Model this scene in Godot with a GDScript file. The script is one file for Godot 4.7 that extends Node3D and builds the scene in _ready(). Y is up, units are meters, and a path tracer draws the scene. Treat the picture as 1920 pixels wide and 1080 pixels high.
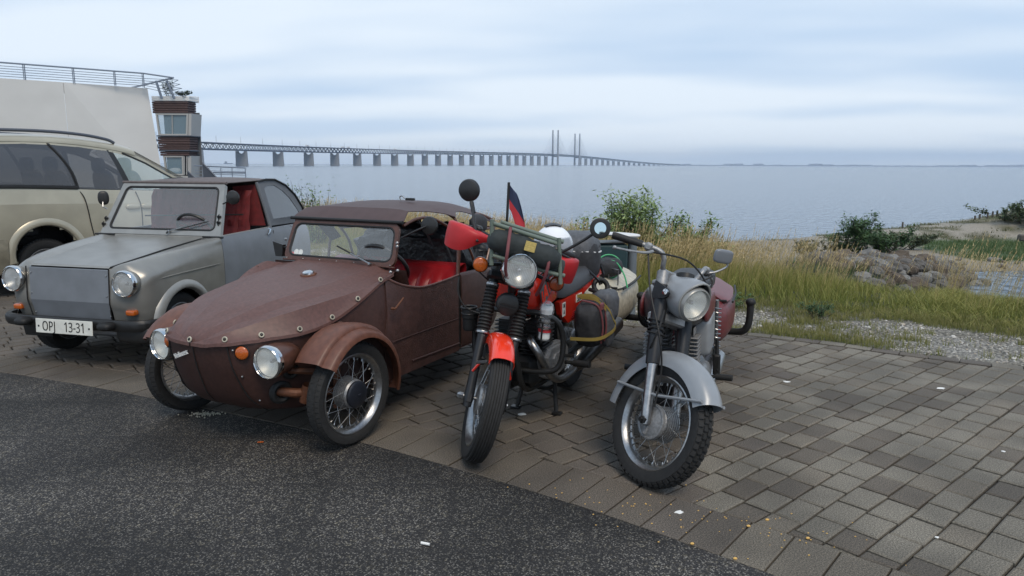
extends Node3D

# ---------------------------------------------------------------- mesh building
class MB:
	var v := PackedVector3Array()
	var c := PackedColorArray()
	var col := Color.WHITE
	var colored := false
	var xf := Transform3D()

	func tri(a: Vector3, b: Vector3, d: Vector3) -> void:
		v.append(xf * a)
		v.append(xf * b)
		v.append(xf * d)
		if colored:
			c.append(col)
			c.append(col)
			c.append(col)

	func quad(a: Vector3, b: Vector3, d: Vector3, e: Vector3) -> void:
		tri(a, b, d)
		tri(a, d, e)

	func grid(rows: Array, close_v := false, close_u := false, skip = null) -> void:
		var n := rows.size()
		for i in (n if close_u else n - 1):
			var p: Array = rows[i]
			var q: Array = rows[(i + 1) % n]
			var m := p.size()
			for j in (m if close_v else m - 1):
				var k := (j + 1) % m
				if skip != null and skip.call((p[j] + q[k]) * 0.5):
					continue
				quad(p[j], p[k], q[k], q[j])

	func fan(ring: Array, flip := false) -> void:
		var o := Vector3.ZERO
		for p in ring:
			o += p
		o /= ring.size()
		for j in ring.size():
			var k := (j + 1) % ring.size()
			if flip:
				tri(o, ring[k], ring[j])
			else:
				tri(o, ring[j], ring[k])

	# a sheet with thickness t along its normal
	func shell(rows: Array, t: float) -> void:
		var n := rows.size()
		var m: int = rows[0].size()
		var low := []
		for i in n:
			var r := []
			for j in m:
				var du: Vector3 = rows[mini(i + 1, n - 1)][j] - rows[maxi(i - 1, 0)][j]
				var dv: Vector3 = rows[i][mini(j + 1, m - 1)] - rows[i][maxi(j - 1, 0)]
				var nn := dv.cross(du).normalized()
				r.append(rows[i][j] - nn * t)
			low.append(r)
		grid(rows)
		for i in n - 1:
			for j in m - 1:
				quad(low[i][j], low[i + 1][j], low[i + 1][j + 1], low[i][j + 1])
			quad(rows[i][0], rows[i + 1][0], low[i + 1][0], low[i][0])
			quad(rows[i][m - 1], low[i][m - 1], low[i + 1][m - 1], rows[i + 1][m - 1])
		for j in m - 1:
			quad(rows[0][j], low[0][j], low[0][j + 1], rows[0][j + 1])
			quad(rows[n - 1][j], rows[n - 1][j + 1], low[n - 1][j + 1], low[n - 1][j])

	func tube(p: Array, r, seg := 8, closed := false, cap := true) -> void:
		var n := p.size()
		var rings := []
		var up := Vector3.ZERO
		for i in n:
			var a: Vector3 = p[(i - 1 + n) % n] if closed or i > 0 else p[0]
			var b: Vector3 = p[(i + 1) % n] if closed or i < n - 1 else p[n - 1]
			var t := (b - a).normalized()
			if up == Vector3.ZERO:
				up = Vector3.UP if absf(t.y) < 0.9 else Vector3.RIGHT
			up = (up - t * up.dot(t)).normalized()
			var s := t.cross(up)
			var rr: float = r[i] if r is Array else r
			var ring := []
			for k in seg:
				var an := TAU * k / seg
				ring.append(p[i] + (up * cos(an) + s * sin(an)) * rr)
			rings.append(ring)
		grid(rings, true, closed)
		if cap and not closed:
			fan(rings[0], true)
			fan(rings[n - 1])

	func bar(a: Vector3, b: Vector3, r: float, seg := 8) -> void:
		tube([a, b], r, seg)

	# profile of Vector2(radius, along axis)
	func lathe(prof: Array, o: Vector3, axis: Vector3, seg := 24) -> void:
		var t := axis.normalized()
		var up := Vector3.UP if absf(t.y) < 0.9 else Vector3.RIGHT
		up = (up - t * up.dot(t)).normalized()
		var s := t.cross(up)
		var rings := []
		for q in prof:
			var ring := []
			for k in seg:
				var an := TAU * k / seg
				ring.append(o + t * q.y + (up * cos(an) + s * sin(an)) * maxf(q.x, 0.0001))
			rings.append(ring)
		grid(rings, true)

	func torus(o: Vector3, axis: Vector3, r0: float, r1: float, seg := 32, sec := 8) -> void:
		var prof := []
		for k in sec + 1:
			var an := TAU * k / sec
			prof.append(Vector2(r0 + r1 * cos(an), r1 * sin(an)))
		lathe(prof, o, axis, seg)

	func box(o: Vector3, s: Vector3, b := Basis(), bev := 0.0) -> void:
		var h := s * 0.5
		var e := minf(bev, minf(h.x, minf(h.y, h.z)) * 0.9)
		var P := func(sx, sy, sz, ax) -> Vector3:
			var q := Vector3(sx * (h.x - e), sy * (h.y - e), sz * (h.z - e))
			q[ax] = [sx * h.x, sy * h.y, sz * h.z][ax]
			return o + b * q
		for ax in 3:
			var u := (ax + 1) % 3
			var w := (ax + 2) % 3
			for sg in [-1, 1]:
				var q := []
				for k in [[-1, -1], [1, -1], [1, 1], [-1, 1]]:
					var sv := [0, 0, 0]
					sv[ax] = sg
					sv[u] = k[0]
					sv[w] = k[1]
					q.append(P.call(sv[0], sv[1], sv[2], ax))
				if sg > 0:
					quad(q[0], q[3], q[2], q[1])
				else:
					quad(q[0], q[1], q[2], q[3])
				if e > 0.0 :
					# chamfer between +-u and the sg face of ax
					for su in [-1, 1]:
						var z := []
						for k in [[-1, ax], [1, ax], [1, u], [-1, u]]:
							var sv := [0, 0, 0]
							sv[ax] = sg
							sv[u] = su
							sv[w] = k[0]
							z.append(P.call(sv[0], sv[1], sv[2], k[1]))
						if sg * su > 0:
							quad(z[0], z[1], z[2], z[3])
						else:
							quad(z[0], z[3], z[2], z[1])
		if e > 0.0:
			for sx in [-1, 1]:
				for sy in [-1, 1]:
					for sz in [-1, 1]:
						var a: Vector3 = P.call(sx, sy, sz, 0)
						var d: Vector3 = P.call(sx, sy, sz, 1)
						var f: Vector3 = P.call(sx, sy, sz, 2)
						if sx * sy * sz > 0:
							tri(a, f, d)
						else:
							tri(a, d, f)

	# superellipsoid: e = 1 round, smaller = boxier
	func blob(o: Vector3, r: Vector3, e1 := 1.0, e2 := 1.0, b := Basis(), nu := 12, nv := 20, lump := 0.0, sd := 0) -> void:
		var ns := FastNoiseLite.new()
		ns.seed = sd
		ns.frequency = 1.0
		var rows := []
		for i in nu + 1:
			var a := -PI / 2 + PI * i / nu
			var ring := []
			for j in nv:
				var w := TAU * j / nv
				var d := Vector3(_pw(cos(a), e1) * _pw(cos(w), e2), _pw(sin(a), e1), _pw(cos(a), e1) * _pw(sin(w), e2))
				var k := 1.0
				if lump > 0.0:
					k += lump * ns.get_noise_3dv(d * 1.6) + lump * 0.5 * ns.get_noise_3dv(d * 4.0)
				ring.append(o + b * (d * r * k))
			rows.append(ring)
		grid(rows, true)

	static func _pw(x: float, e: float) -> float:
		return signf(x) * pow(absf(x), e)

	# polygon in the plane of b.x, b.y pushed along b.z by d
	func prism(poly: PackedVector2Array, o: Vector3, b: Basis, d: float) -> void:
		var ix := Geometry2D.triangulate_polygon(poly)
		var A := func(k: int, h: float) -> Vector3: return o + b.x * poly[k].x + b.y * poly[k].y + b.z * h
		for i in range(0, ix.size(), 3):
			tri(A.call(ix[i], 0.0), A.call(ix[i + 1], 0.0), A.call(ix[i + 2], 0.0))
			tri(A.call(ix[i], d), A.call(ix[i + 2], d), A.call(ix[i + 1], d))
		var n := poly.size()
		for i in n:
			var k := (i + 1) % n
			quad(A.call(i, 0.0), A.call(i, d), A.call(k, d), A.call(k, 0.0))

	func append(o: MB) -> void:
		for p in o.v:
			v.append(xf * p)
		if colored:
			c.append_array(o.c)

	func mesh(crease := 40.0) -> ArrayMesh:
		var n := v.size() / 3
		var fn := PackedVector3Array()
		fn.resize(n)
		var near := {}
		var keys: Array[Vector3i] = []
		keys.resize(v.size())
		for i in n:
			var a := v[i * 3]
			var f := (v[i * 3 + 2] - a).cross(v[i * 3 + 1] - a)
			fn[i] = f
			if crease > 0.0:
				for k in 3:
					var key := Vector3i((v[i * 3 + k] * 5000.0).round())
					keys[i * 3 + k] = key
					if near.has(key):
						near[key].append(i)
					else:
						near[key] = PackedInt32Array([i])
		var nn := PackedVector3Array()
		nn.resize(v.size())
		var lim := cos(deg_to_rad(crease))
		for i in n:
			var f := fn[i].normalized()
			for k in 3:
				if crease <= 0.0:
					nn[i * 3 + k] = f
					continue
				var s := Vector3.ZERO
				for w in near[keys[i * 3 + k]]:
					if fn[w].normalized().dot(f) >= lim:
						s += fn[w]
				s = s.normalized()
				nn[i * 3 + k] = s if s.length_squared() > 0.5 else Vector3.UP
		var arr := []
		arr.resize(Mesh.ARRAY_MAX)
		arr[Mesh.ARRAY_VERTEX] = v
		arr[Mesh.ARRAY_NORMAL] = nn
		if colored:
			arr[Mesh.ARRAY_COLOR] = c
		var m := ArrayMesh.new()
		m.add_surface_from_arrays(Mesh.PRIMITIVE_TRIANGLES, arr)
		return m

# ---------------------------------------------------------------- scene helpers
var M := {}
var T := {}
var rng := RandomNumberGenerator.new()

func obj(called: String, m: Mesh, mt: Material, parent: Node, kind := "") -> MeshInstance3D:
	var o := MeshInstance3D.new()
	o.name = called
	o.mesh = m
	o.material_override = mt
	o.cast_shadow = GeometryInstance3D.SHADOW_CASTING_SETTING_ON
	parent.add_child(o, true)
	if kind:
		o.set_meta("kind", kind)
	return o

func put(called: String, b: MB, mt: Material, parent: Node, crease := 40.0, kind := "") -> MeshInstance3D:
	return obj(called, b.mesh(crease), mt, parent, kind)

func tag(o: Node, label: String, category: String, group := "") -> Node:
	o.set_meta("label", label)
	o.set_meta("category", category)
	if group:
		o.set_meta("group", group)
	return o

func thing(called: String, label: String, category: String, at := Vector3.ZERO, deg := 0.0, group := "") -> Node3D:
	var o := Node3D.new()
	o.name = called
	add_child(o, true)
	o.position = at
	o.rotation.y = deg_to_rad(deg)
	tag(o, label, category, group)
	return o

func sub(called: String, parent: Node, xf := Transform3D()) -> Node3D:
	var o := Node3D.new()
	o.name = called
	parent.add_child(o, true)
	o.transform = xf
	return o

func lettering(called: String, text: String, size: float, mt: Material, parent: Node, xf: Transform3D, font := "Droid Sans", depth := 0.002, weight := 400, italic := false) -> MeshInstance3D:
	var f := SystemFont.new()
	f.font_names = PackedStringArray([font])
	f.font_weight = weight
	f.font_italic = italic
	var tm := TextMesh.new()
	tm.text = text
	tm.font = f
	tm.font_size = 64
	tm.pixel_size = size / 64.0
	tm.depth = depth
	tm.curve_step = 2.0
	var o := obj(called, tm, mt, parent)
	o.transform = xf
	return o

# a smooth path through points
func curve(p: Array, per := 6) -> Array:
	var out := []
	var n := p.size()
	for i in n - 1:
		var a: Vector3 = p[maxi(i - 1, 0)]
		var b: Vector3 = p[i]
		var d: Vector3 = p[i + 1]
		var e: Vector3 = p[mini(i + 2, n - 1)]
		for k in per:
			out.append(b.cubic_interpolate(d, a, e, float(k) / per))
	out.append(p[n - 1])
	return out

# control rows -> fine rows, both ways; lin keeps the rows' own direction straight
func fine(rows: Array, pu: int, pv: int, lin_u := false, lin_v := false) -> Array:
	var mid := []
	for r in rows:
		mid.append(_dense(r, pv) if lin_v else curve(r, pv))
	var m: int = mid[0].size()
	var out := []
	for j in m:
		var cc := []
		for i in mid.size():
			cc.append(mid[i][j])
		var e: Array = _dense(cc, pu) if lin_u else curve(cc, pu)
		for i in e.size():
			if out.size() <= i:
				out.append([])
			out[i].append(e[i])
	return out

func _dense(p: Array, per: int) -> Array:
	var out := []
	for i in p.size() - 1:
		for k in per:
			out.append((p[i] as Vector3).lerp(p[i + 1], float(k) / per))
	out.append(p[p.size() - 1])
	return out

func V(x: float, y: float, z: float) -> Vector3:
	return Vector3(x, y, z)

func mir(rows: Array) -> Array:
	var out := []
	for r in rows:
		var q := []
		for p in r:
			q.append(Vector3(-p.x, p.y, p.z))
		q.reverse()
		out.append(q)
	return out

func mx(p: Array) -> Array:
	var q := []
	for a in p:
		q.append(Vector3(-a.x, a.y, a.z))
	return q

# ---------------------------------------------------------------- textures and materials
func noise_img(sd: int, size: int, freq: float, oct: int, type := FastNoiseLite.TYPE_SIMPLEX_SMOOTH) -> Image:
	var n := FastNoiseLite.new()
	n.seed = sd
	n.noise_type = type
	n.frequency = freq
	n.fractal_octaves = oct
	n.fractal_type = FastNoiseLite.FRACTAL_FBM if oct > 1 else FastNoiseLite.FRACTAL_NONE
	if type == FastNoiseLite.TYPE_CELLULAR:
		n.cellular_return_type = FastNoiseLite.RETURN_CELL_VALUE
		n.cellular_jitter = 1.0
	var im := n.get_seamless_image(size, size)
	im.convert(Image.FORMAT_L8)
	return im

# grey noise remapped to lo..hi
func grey(sd: int, size: int, freq: float, oct: int, lo: float, hi: float, gain := 1.0) -> ImageTexture:
	var d := noise_img(sd, size, freq, oct).get_data()
	for i in d.size():
		var x := clampf((d[i] / 255.0 - 0.5) * gain + 0.5, 0.0, 1.0)
		d[i] = int(255.0 * lerpf(lo, hi, x))
	return ImageTexture.create_from_image(Image.create_from_data(size, size, false, Image.FORMAT_L8, d))

func bump(sd: int, size: int, freq: float, oct: int, k: float) -> ImageTexture:
	var im := noise_img(sd, size, freq, oct)
	im.convert(Image.FORMAT_RGBA8)
	im.bump_map_to_normal_map(k)
	return ImageTexture.create_from_image(im)

func mat(key: String, c: Color, rough := 0.6, metal := 0.0, tex: Texture2D = null, ts := 1.0, nrm: Texture2D = null, ns := 1.0, nts := 0.0) -> StandardMaterial3D:
	var m := StandardMaterial3D.new()
	m.resource_name = key
	m.albedo_color = c.linear_to_srgb()
	m.roughness = rough
	m.metallic = metal
	m.cull_mode = BaseMaterial3D.CULL_DISABLED
	if tex or nrm:
		m.uv1_triplanar = true
		m.uv1_scale = Vector3.ONE * ts
	if tex:
		m.albedo_texture = tex
	if nrm:
		m.normal_enabled = true
		m.normal_texture = nrm
		m.normal_scale = ns
	M[key] = m
	return m

func glass(key: String, c: Color, alpha: float, rough := 0.03) -> StandardMaterial3D:
	var m := mat(key, c, rough)
	m.transparency = BaseMaterial3D.TRANSPARENCY_ALPHA
	m.albedo_color.a = alpha
	return m

func G(a: float) -> Color:
	return Color(a, a, a)

func make_materials() -> void:
	T.grime = grey(3, 256, 0.012, 5, 0.93, 1.0, 1.6)
	T.grime2 = grey(5, 512, 0.02, 5, 0.82, 1.0, 1.6)
	T.fine = grey(9, 256, 0.14, 3, 0.72, 1.0, 1.5)
	T.nfine = bump(11, 256, 0.10, 3, 1.6)
	T.nsoft = bump(12, 256, 0.02, 3, 4.0)
	T.leather = bump(13, 256, 0.22, 2, 2.2)
	T.stone = grey(21, 512, 0.10, 4, 0.45, 1.0, 2.2)
	T.nstone = bump(22, 512, 0.10, 4, 3.0)
	# vehicles
	mat("leather_cloth", Color(0.125, 0.058, 0.047), 0.5, 0.0, T.grime2, 1.3, T.leather, 0.16)
	M.leather_cloth.uv1_scale = Vector3.ONE * 3.6
	mat("leather_dark", Color(0.052, 0.022, 0.017), 0.55, 0.0, T.grime2, 3.6, T.leather, 0.16)
	mat("roof_cloth", Color(0.072, 0.043, 0.042), 0.6, 0.0, T.grime, 3.5, T.leather, 0.16)
	mat("brown_paint", Color(0.105, 0.045, 0.03), 0.3, 0.1, T.grime2, 3.0)
	mat("rust_fender", Color(0.145, 0.055, 0.032), 0.48, 0.0, T.grime2, 2.2, T.nfine, 0.15)
	mat("rust", Color(0.15, 0.055, 0.025), 0.6, 0.2, T.grime2, 4.0)
	mat("rubber", G(0.012), 0.62, 0.0, T.fine, 6.0, T.nfine, 0.15)
	mat("tyre", G(0.019), 0.8, 0.0, T.grime2, 3.0, T.nfine, 0.25)
	mat("black_plastic", G(0.014), 0.45, 0.0, T.grime, 3.0)
	mat("black_metal", G(0.016), 0.38, 0.2, T.grime, 4.0)
	mat("chrome", G(0.62), 0.12, 1.0)
	mat("rim_metal", G(0.40), 0.30, 0.95, T.grime2, 5.0)
	mat("steel", G(0.42), 0.35, 1.0, T.grime2, 4.0)
	mat("alloy", G(0.36), 0.5, 0.75, T.grime2, 5.0, T.nfine, 0.2)
	mat("dull_alloy", G(0.26), 0.6, 0.4, T.grime2, 6.0, T.nfine, 0.3)
	mat("engine_black", G(0.018), 0.55, 0.3, T.grime2, 6.0)
	mat("cap_blue", Color(0.016, 0.019, 0.028), 0.4, 0.1, T.grime2, 5.0)
	mat("red_vinyl", Color(0.26, 0.008, 0.012), 0.38, 0.0, T.grime, 3.0, T.leather, 0.2)
	mat("red_cloth", Color(0.15, 0.010, 0.011), 0.75, 0.0, T.grime2, 2.0)
	mat("red_paint", Color(0.58, 0.026, 0.012), 0.22, 0.0, T.grime, 3.0)
	mat("red_dull", Color(0.48, 0.018, 0.022), 0.5, 0.0, T.grime, 3.0)
	mat("fender_red", Color(0.78, 0.04, 0.012), 0.2)
	for k in ["red_paint", "fender_red"]:
		M[k].clearcoat_enabled = true
		M[k].clearcoat = 0.6
		M[k].clearcoat_roughness = 0.1
	mat("grey_paint", Color(0.27, 0.265, 0.245), 0.3, 0.4, T.grime, 1.3)
	mat("grey_panel", Color(0.185, 0.20, 0.22), 0.42, 0.15, T.grime, 1.3)
	mat("grey_light", Color(0.30, 0.30, 0.285), 0.35, 0.3, T.grime, 2.0)
	mat("grey_cloth", Color(0.13, 0.14, 0.155), 0.75, 0.0, T.grime, 2.0, T.leather, 0.2)
	mat("roof_grey", Color(0.14, 0.115, 0.11), 0.75, 0.0, T.grime2, 2.0, T.leather, 0.2)
	mat("van_paint", Color(0.40, 0.365, 0.275), 0.3, 0.35, T.grime, 0.7)
	mat("van_lower", Color(0.30, 0.27, 0.20), 0.4, 0.3, T.grime2, 0.8)
	M.van_paint.clearcoat_enabled = true
	M.van_paint.clearcoat = 0.5
	mat("silver_paint", Color(0.29, 0.305, 0.32), 0.36, 0.2, T.grime, 2.4)
	mat("dark_grey_paint", Color(0.016, 0.017, 0.020), 0.42, 0.2, T.grime2, 4.0)
	mat("maroon_paint", Color(0.15, 0.028, 0.03), 0.4, 0.0, T.grime2, 2.0)
	mat("cream_paint", Color(0.50, 0.46, 0.36), 0.5, 0.0, T.grime2, 1.7)
	mat("white_plate", Color(0.70, 0.70, 0.64), 0.4, 0.0, T.grime, 3.0)
	mat("white_gloss", Color(0.76, 0.77, 0.78), 0.18)
	mat("ink", G(0.010), 0.5)
	mat("sage_tube", Color(0.15, 0.185, 0.15), 0.45, 0.2, T.grime, 4.0)
	mat("camp_cloth", Color(0.028, 0.036, 0.037), 0.8, 0.0, T.grime2, 3.0, T.nsoft, 0.4)
	mat("bag_black", Color(0.017, 0.018, 0.021), 0.42, 0.0, T.grime2, 3.0, T.nsoft, 1.2)
	mat("bag_cloth", Color(0.028, 0.029, 0.033), 0.75, 0.0, T.grime2, 3.0, T.nsoft, 0.5)
	mat("bag_grey", Color(0.09, 0.095, 0.105), 0.65, 0.0, T.grime2, 3.0, T.nsoft, 0.5)
	mat("seat_grey", Color(0.045, 0.047, 0.052), 0.55, 0.0, T.grime, 3.0, T.leather, 0.2)
	mat("seat_black", Color(0.02, 0.02, 0.022), 0.55, 0.0, T.grime, 3.0, T.leather, 0.2)
	mat("strap_yellow", Color(0.26, 0.19, 0.04), 0.7, 0.0, T.grime, 6.0)
	mat("label_yellow", Color(0.55, 0.42, 0.13), 0.6, 0.0, T.grime2, 9.0)
	mat("strap_maroon", Color(0.16, 0.045, 0.05), 0.7)
	mat("cord_green", Color(0.05, 0.35, 0.14), 0.6)
	mat("flag_blue", Color(0.02, 0.03, 0.07), 0.8)
	mat("flag_red", Color(0.45, 0.03, 0.04), 0.8)
	mat("flag_white", Color(0.4, 0.42, 0.46), 0.8)
	mat("amber", Color(0.62, 0.13, 0.012), 0.2, 0.0, T.fine, 14.0)
	mat("amber_dark", Color(0.30, 0.055, 0.012), 0.3, 0.0, T.fine, 14.0)
	for k in ["amber", "amber_dark"]:
		M[k].clearcoat_enabled = true
		M[k].clearcoat = 0.8
		M[k].clearcoat_roughness = 0.05
	glass("lens", Color(0.9, 0.93, 0.92), 0.18, 0.08)
	mat("reflector", Color(0.72, 0.73, 0.70), 0.3, 0.9)
	mat("reflector_dark", Color(0.30, 0.31, 0.31), 0.35, 0.8)
	mat("tank_dark", Color(0.085, 0.08, 0.08), 0.28, 0.2, T.grime2, 4.0)
	mat("reflector_worn", Color(0.66, 0.66, 0.6), 0.48, 0.55)
	glass("screen", Color(0.82, 0.88, 0.9), 0.13, 0.02)
	glass("tint", Color(0.07, 0.075, 0.085), 0.80, 0.02)
	glass("clear_window", Color(0.55, 0.68, 0.66), 0.30, 0.02)
	glass("visor", Color(0.45, 0.48, 0.52), 0.55, 0.05)
	glass("soft_window", Color(0.22, 0.24, 0.26), 0.7, 0.2)
	glass("bottle_plastic", Color(0.9, 0.92, 0.95), 0.15, 0.05)
	mat("mirror_glass", Color(0.55, 0.68, 0.72), 0.06, 1.0)
	# setting
	mat("bedding", Color(0.022, 0.019, 0.014), 0.95, 0.0, T.fine, 3.0)
	mat("wall_white", Color(0.62, 0.61, 0.585), 0.85, 0.0, grey(31, 512, 0.008, 5, 0.96, 1.0, 1.4), 0.12)
	mat("trim_white", Color(0.64, 0.64, 0.63), 0.6)
	mat("wood_brown", Color(0.085, 0.05, 0.047), 0.7, 0.0, T.grime2, 0.6)
	mat("frame_grey", Color(0.36, 0.355, 0.34), 0.5)
	mat("rail_steel", Color(0.20, 0.23, 0.28), 0.45, 0.3)
	mat("rail_dark", Color(0.075, 0.085, 0.105), 0.5, 0.2)
	glass("house_glass", Color(0.20, 0.30, 0.36), 0.55, 0.02)
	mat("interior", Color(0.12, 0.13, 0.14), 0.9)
	mat("concrete", Color(0.30, 0.315, 0.335), 0.9, 0.0, T.grime2, 0.05)
	mat("bridge_steel", Color(0.075, 0.095, 0.135), 0.7)
	mat("bark", Color(0.07, 0.055, 0.042), 0.9, 0.0, T.fine, 4.0)
	mat("dry_wood", Color(0.13, 0.115, 0.10), 0.9, 0.0, T.fine, 4.0)
	mat("bin_green", Color(0.018, 0.045, 0.05), 0.45, 0.1, T.grime, 3.0)
	mat("post_grey", Color(0.17, 0.195, 0.215), 0.5, 0.3, T.grime, 3.0)
	mat("paper", Color(0.75, 0.75, 0.72), 0.8)
	mat("seed", Color(0.62, 0.38, 0.11), 0.7)
	var m := mat("painted", Color.WHITE, 0.9)
	m.vertex_color_use_as_albedo = true
	m = mat("blade", Color.WHITE, 0.7)
	m.vertex_color_use_as_albedo = true
	m.backlight_enabled = true
	m.backlight = Color(0.5, 0.5, 0.4)
	m = mat("boulder_stone", Color.WHITE, 0.9, 0.0, T.stone, 0.7, T.nstone, 0.8)
	m.vertex_color_use_as_albedo = true
	m = mat("land", Color.WHITE, 0.95, 0.0, T.stone, 0.5, T.nstone, 0.8)
	m.vertex_color_use_as_albedo = true
	m.uv1_world_triplanar = true
	# pavers, a few tones
	T.paver = grey(41, 512, 0.16, 5, 0.60, 1.0, 2.2)
	T.npaver = bump(42, 512, 0.17, 4, 4.0)
	T.blot = grey(45, 512, 0.006, 4, 0.80, 1.0, 2.2)
	var tones := [Color(0.200, 0.168, 0.130), Color(0.300, 0.268, 0.212), Color(0.182, 0.152, 0.120), Color(0.190, 0.160, 0.130), Color(0.285, 0.245, 0.188), Color(0.170, 0.146, 0.120)]
	for i in tones.size():
		m = mat("paver_%d" % i, tones[i], 0.8, 0.0, T.paver, 1.5, T.npaver, 0.6)
		m.uv1_world_triplanar = true
		m.detail_enabled = true
		m.detail_blend_mode = BaseMaterial3D.BLEND_MODE_MUL
		m.detail_albedo = T.blot
		m.detail_uv_layer = BaseMaterial3D.DETAIL_UV_2
		m.uv2_triplanar = true
		m.uv2_world_triplanar = true
		m.uv2_scale = Vector3.ONE * 0.31
	# asphalt: dark binder with pale chips
	var ca := noise_img(51, 1024, 0.11, 1, FastNoiseLite.TYPE_CELLULAR).get_data()
	var cb := noise_img(52, 1024, 0.05, 1, FastNoiseLite.TYPE_CELLULAR).get_data()
	var fa := noise_img(53, 1024, 0.05, 4).get_data()
	var rgb := PackedByteArray()
	rgb.resize(1024 * 1024 * 3)
	for i in 1024 * 1024:
		var a: int = ca[i]
		var g := 45.0 + (fa[i] - 128) * 0.14
		var w := 0.0
		if a > 196:
			g += 24.0 + (a - 196) * 1.0
			w = 1.0
		elif a > 150:
			g += 6.0
		elif a < 60:
			g -= 9.0
		if cb[i] > 232:
			g += 16.0
			w += 1.0
		rgb[i * 3] = int(clampf(g + 2.0 + w * 4.0, 0, 255))
		rgb[i * 3 + 1] = int(clampf(g + w * 2.0, 0, 255))
		rgb[i * 3 + 2] = int(clampf(g - 1.0 - w * 4.0, 0, 255))
	T.asphalt = ImageTexture.create_from_image(Image.create_from_data(1024, 1024, false, Image.FORMAT_RGB8, rgb))
	m = mat("asphalt", Color.WHITE, 0.78, 0.0, T.asphalt, 1.7, bump(54, 512, 0.12, 3, 5.0), 0.6)
	m.uv1_world_triplanar = true
	m.metallic_specular = 0.45
	m.detail_enabled = true
	m.detail_blend_mode = BaseMaterial3D.BLEND_MODE_MUL
	m.detail_albedo = grey(55, 512, 0.008, 5, 0.66, 1.0, 1.9)
	m.detail_uv_layer = BaseMaterial3D.DETAIL_UV_2
	m.uv2_triplanar = true
	m.uv2_world_triplanar = true
	m.uv2_scale = Vector3.ONE * 0.19
	m = mat("water", Color(0.045, 0.08, 0.125), 0.18, 0.0, null, 1.0, bump(61, 512, 0.02, 5, 6.0), 0.55)
	m.uv1_world_triplanar = true
	m.uv1_scale = Vector3(0.11, 0.11, 0.05)
	m.metallic_specular = 0.5

# ---------------------------------------------------------------- sky
func make_sky() -> Sky:
	var w := 1536
	var h := 768
	var n := FastNoiseLite.new()
	n.seed = 71
	n.noise_type = FastNoiseLite.TYPE_SIMPLEX_SMOOTH
	n.fractal_octaves = 5
	n.frequency = 0.30
	var n2 := FastNoiseLite.new()
	n2.seed = 77
	n2.fractal_octaves = 4
	n2.frequency = 0.13
	var d := PackedFloat32Array()
	d.resize(w * h * 3)
	for j in h:
		var el := PI * (0.5 - (j + 0.5) / h)
		var y := sin(el)
		for i in w:
			var az := TAU * ((i + 0.5) / w - 0.5)
			var k := (j * w + i) * 3
			if y <= 0.0:
				d[k] = 0.50
				d[k + 1] = 0.56
				d[k + 2] = 0.62
				continue
			var x := sin(az) * cos(el)
			var z := -cos(az) * cos(el)
			# a cloud layer seen from below, stretched along one direction
			var s := 1.0 / (y + 0.09)
			var px := x * s
			var pz := z * s
			var q := n.get_noise_2d(px * 0.62 + pz * 0.25, pz * 1.9 - px * 0.35)
			var b := n2.get_noise_2d(px + 11.0, pz * 1.7 - px * 0.3)
			var cl := clampf(0.50 + 0.60 * q + 1.05 * b, 0.0, 1.0)
			cl = cl * cl * (3.0 - 2.0 * cl)
			var low := exp(-y * 9.0)
			var gap := Color(0.29, 0.42, 0.60).lerp(Color(0.48, 0.58, 0.69), low)
			var cloud := Color(0.56, 0.635, 0.72).lerp(Color(0.66, 0.72, 0.77), low)
			var c := gap.lerp(cloud, clampf(cl + low * 0.35, 0.0, 1.0))
			d[k] = c.r
			d[k + 1] = c.g
			d[k + 2] = c.b
	var im := Image.create_from_data(w, h, false, Image.FORMAT_RGBF, d.to_byte_array())
	var pm := PanoramaSkyMaterial.new()
	pm.panorama = ImageTexture.create_from_image(im)
	var sk := Sky.new()
	sk.sky_material = pm
	return sk

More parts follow.
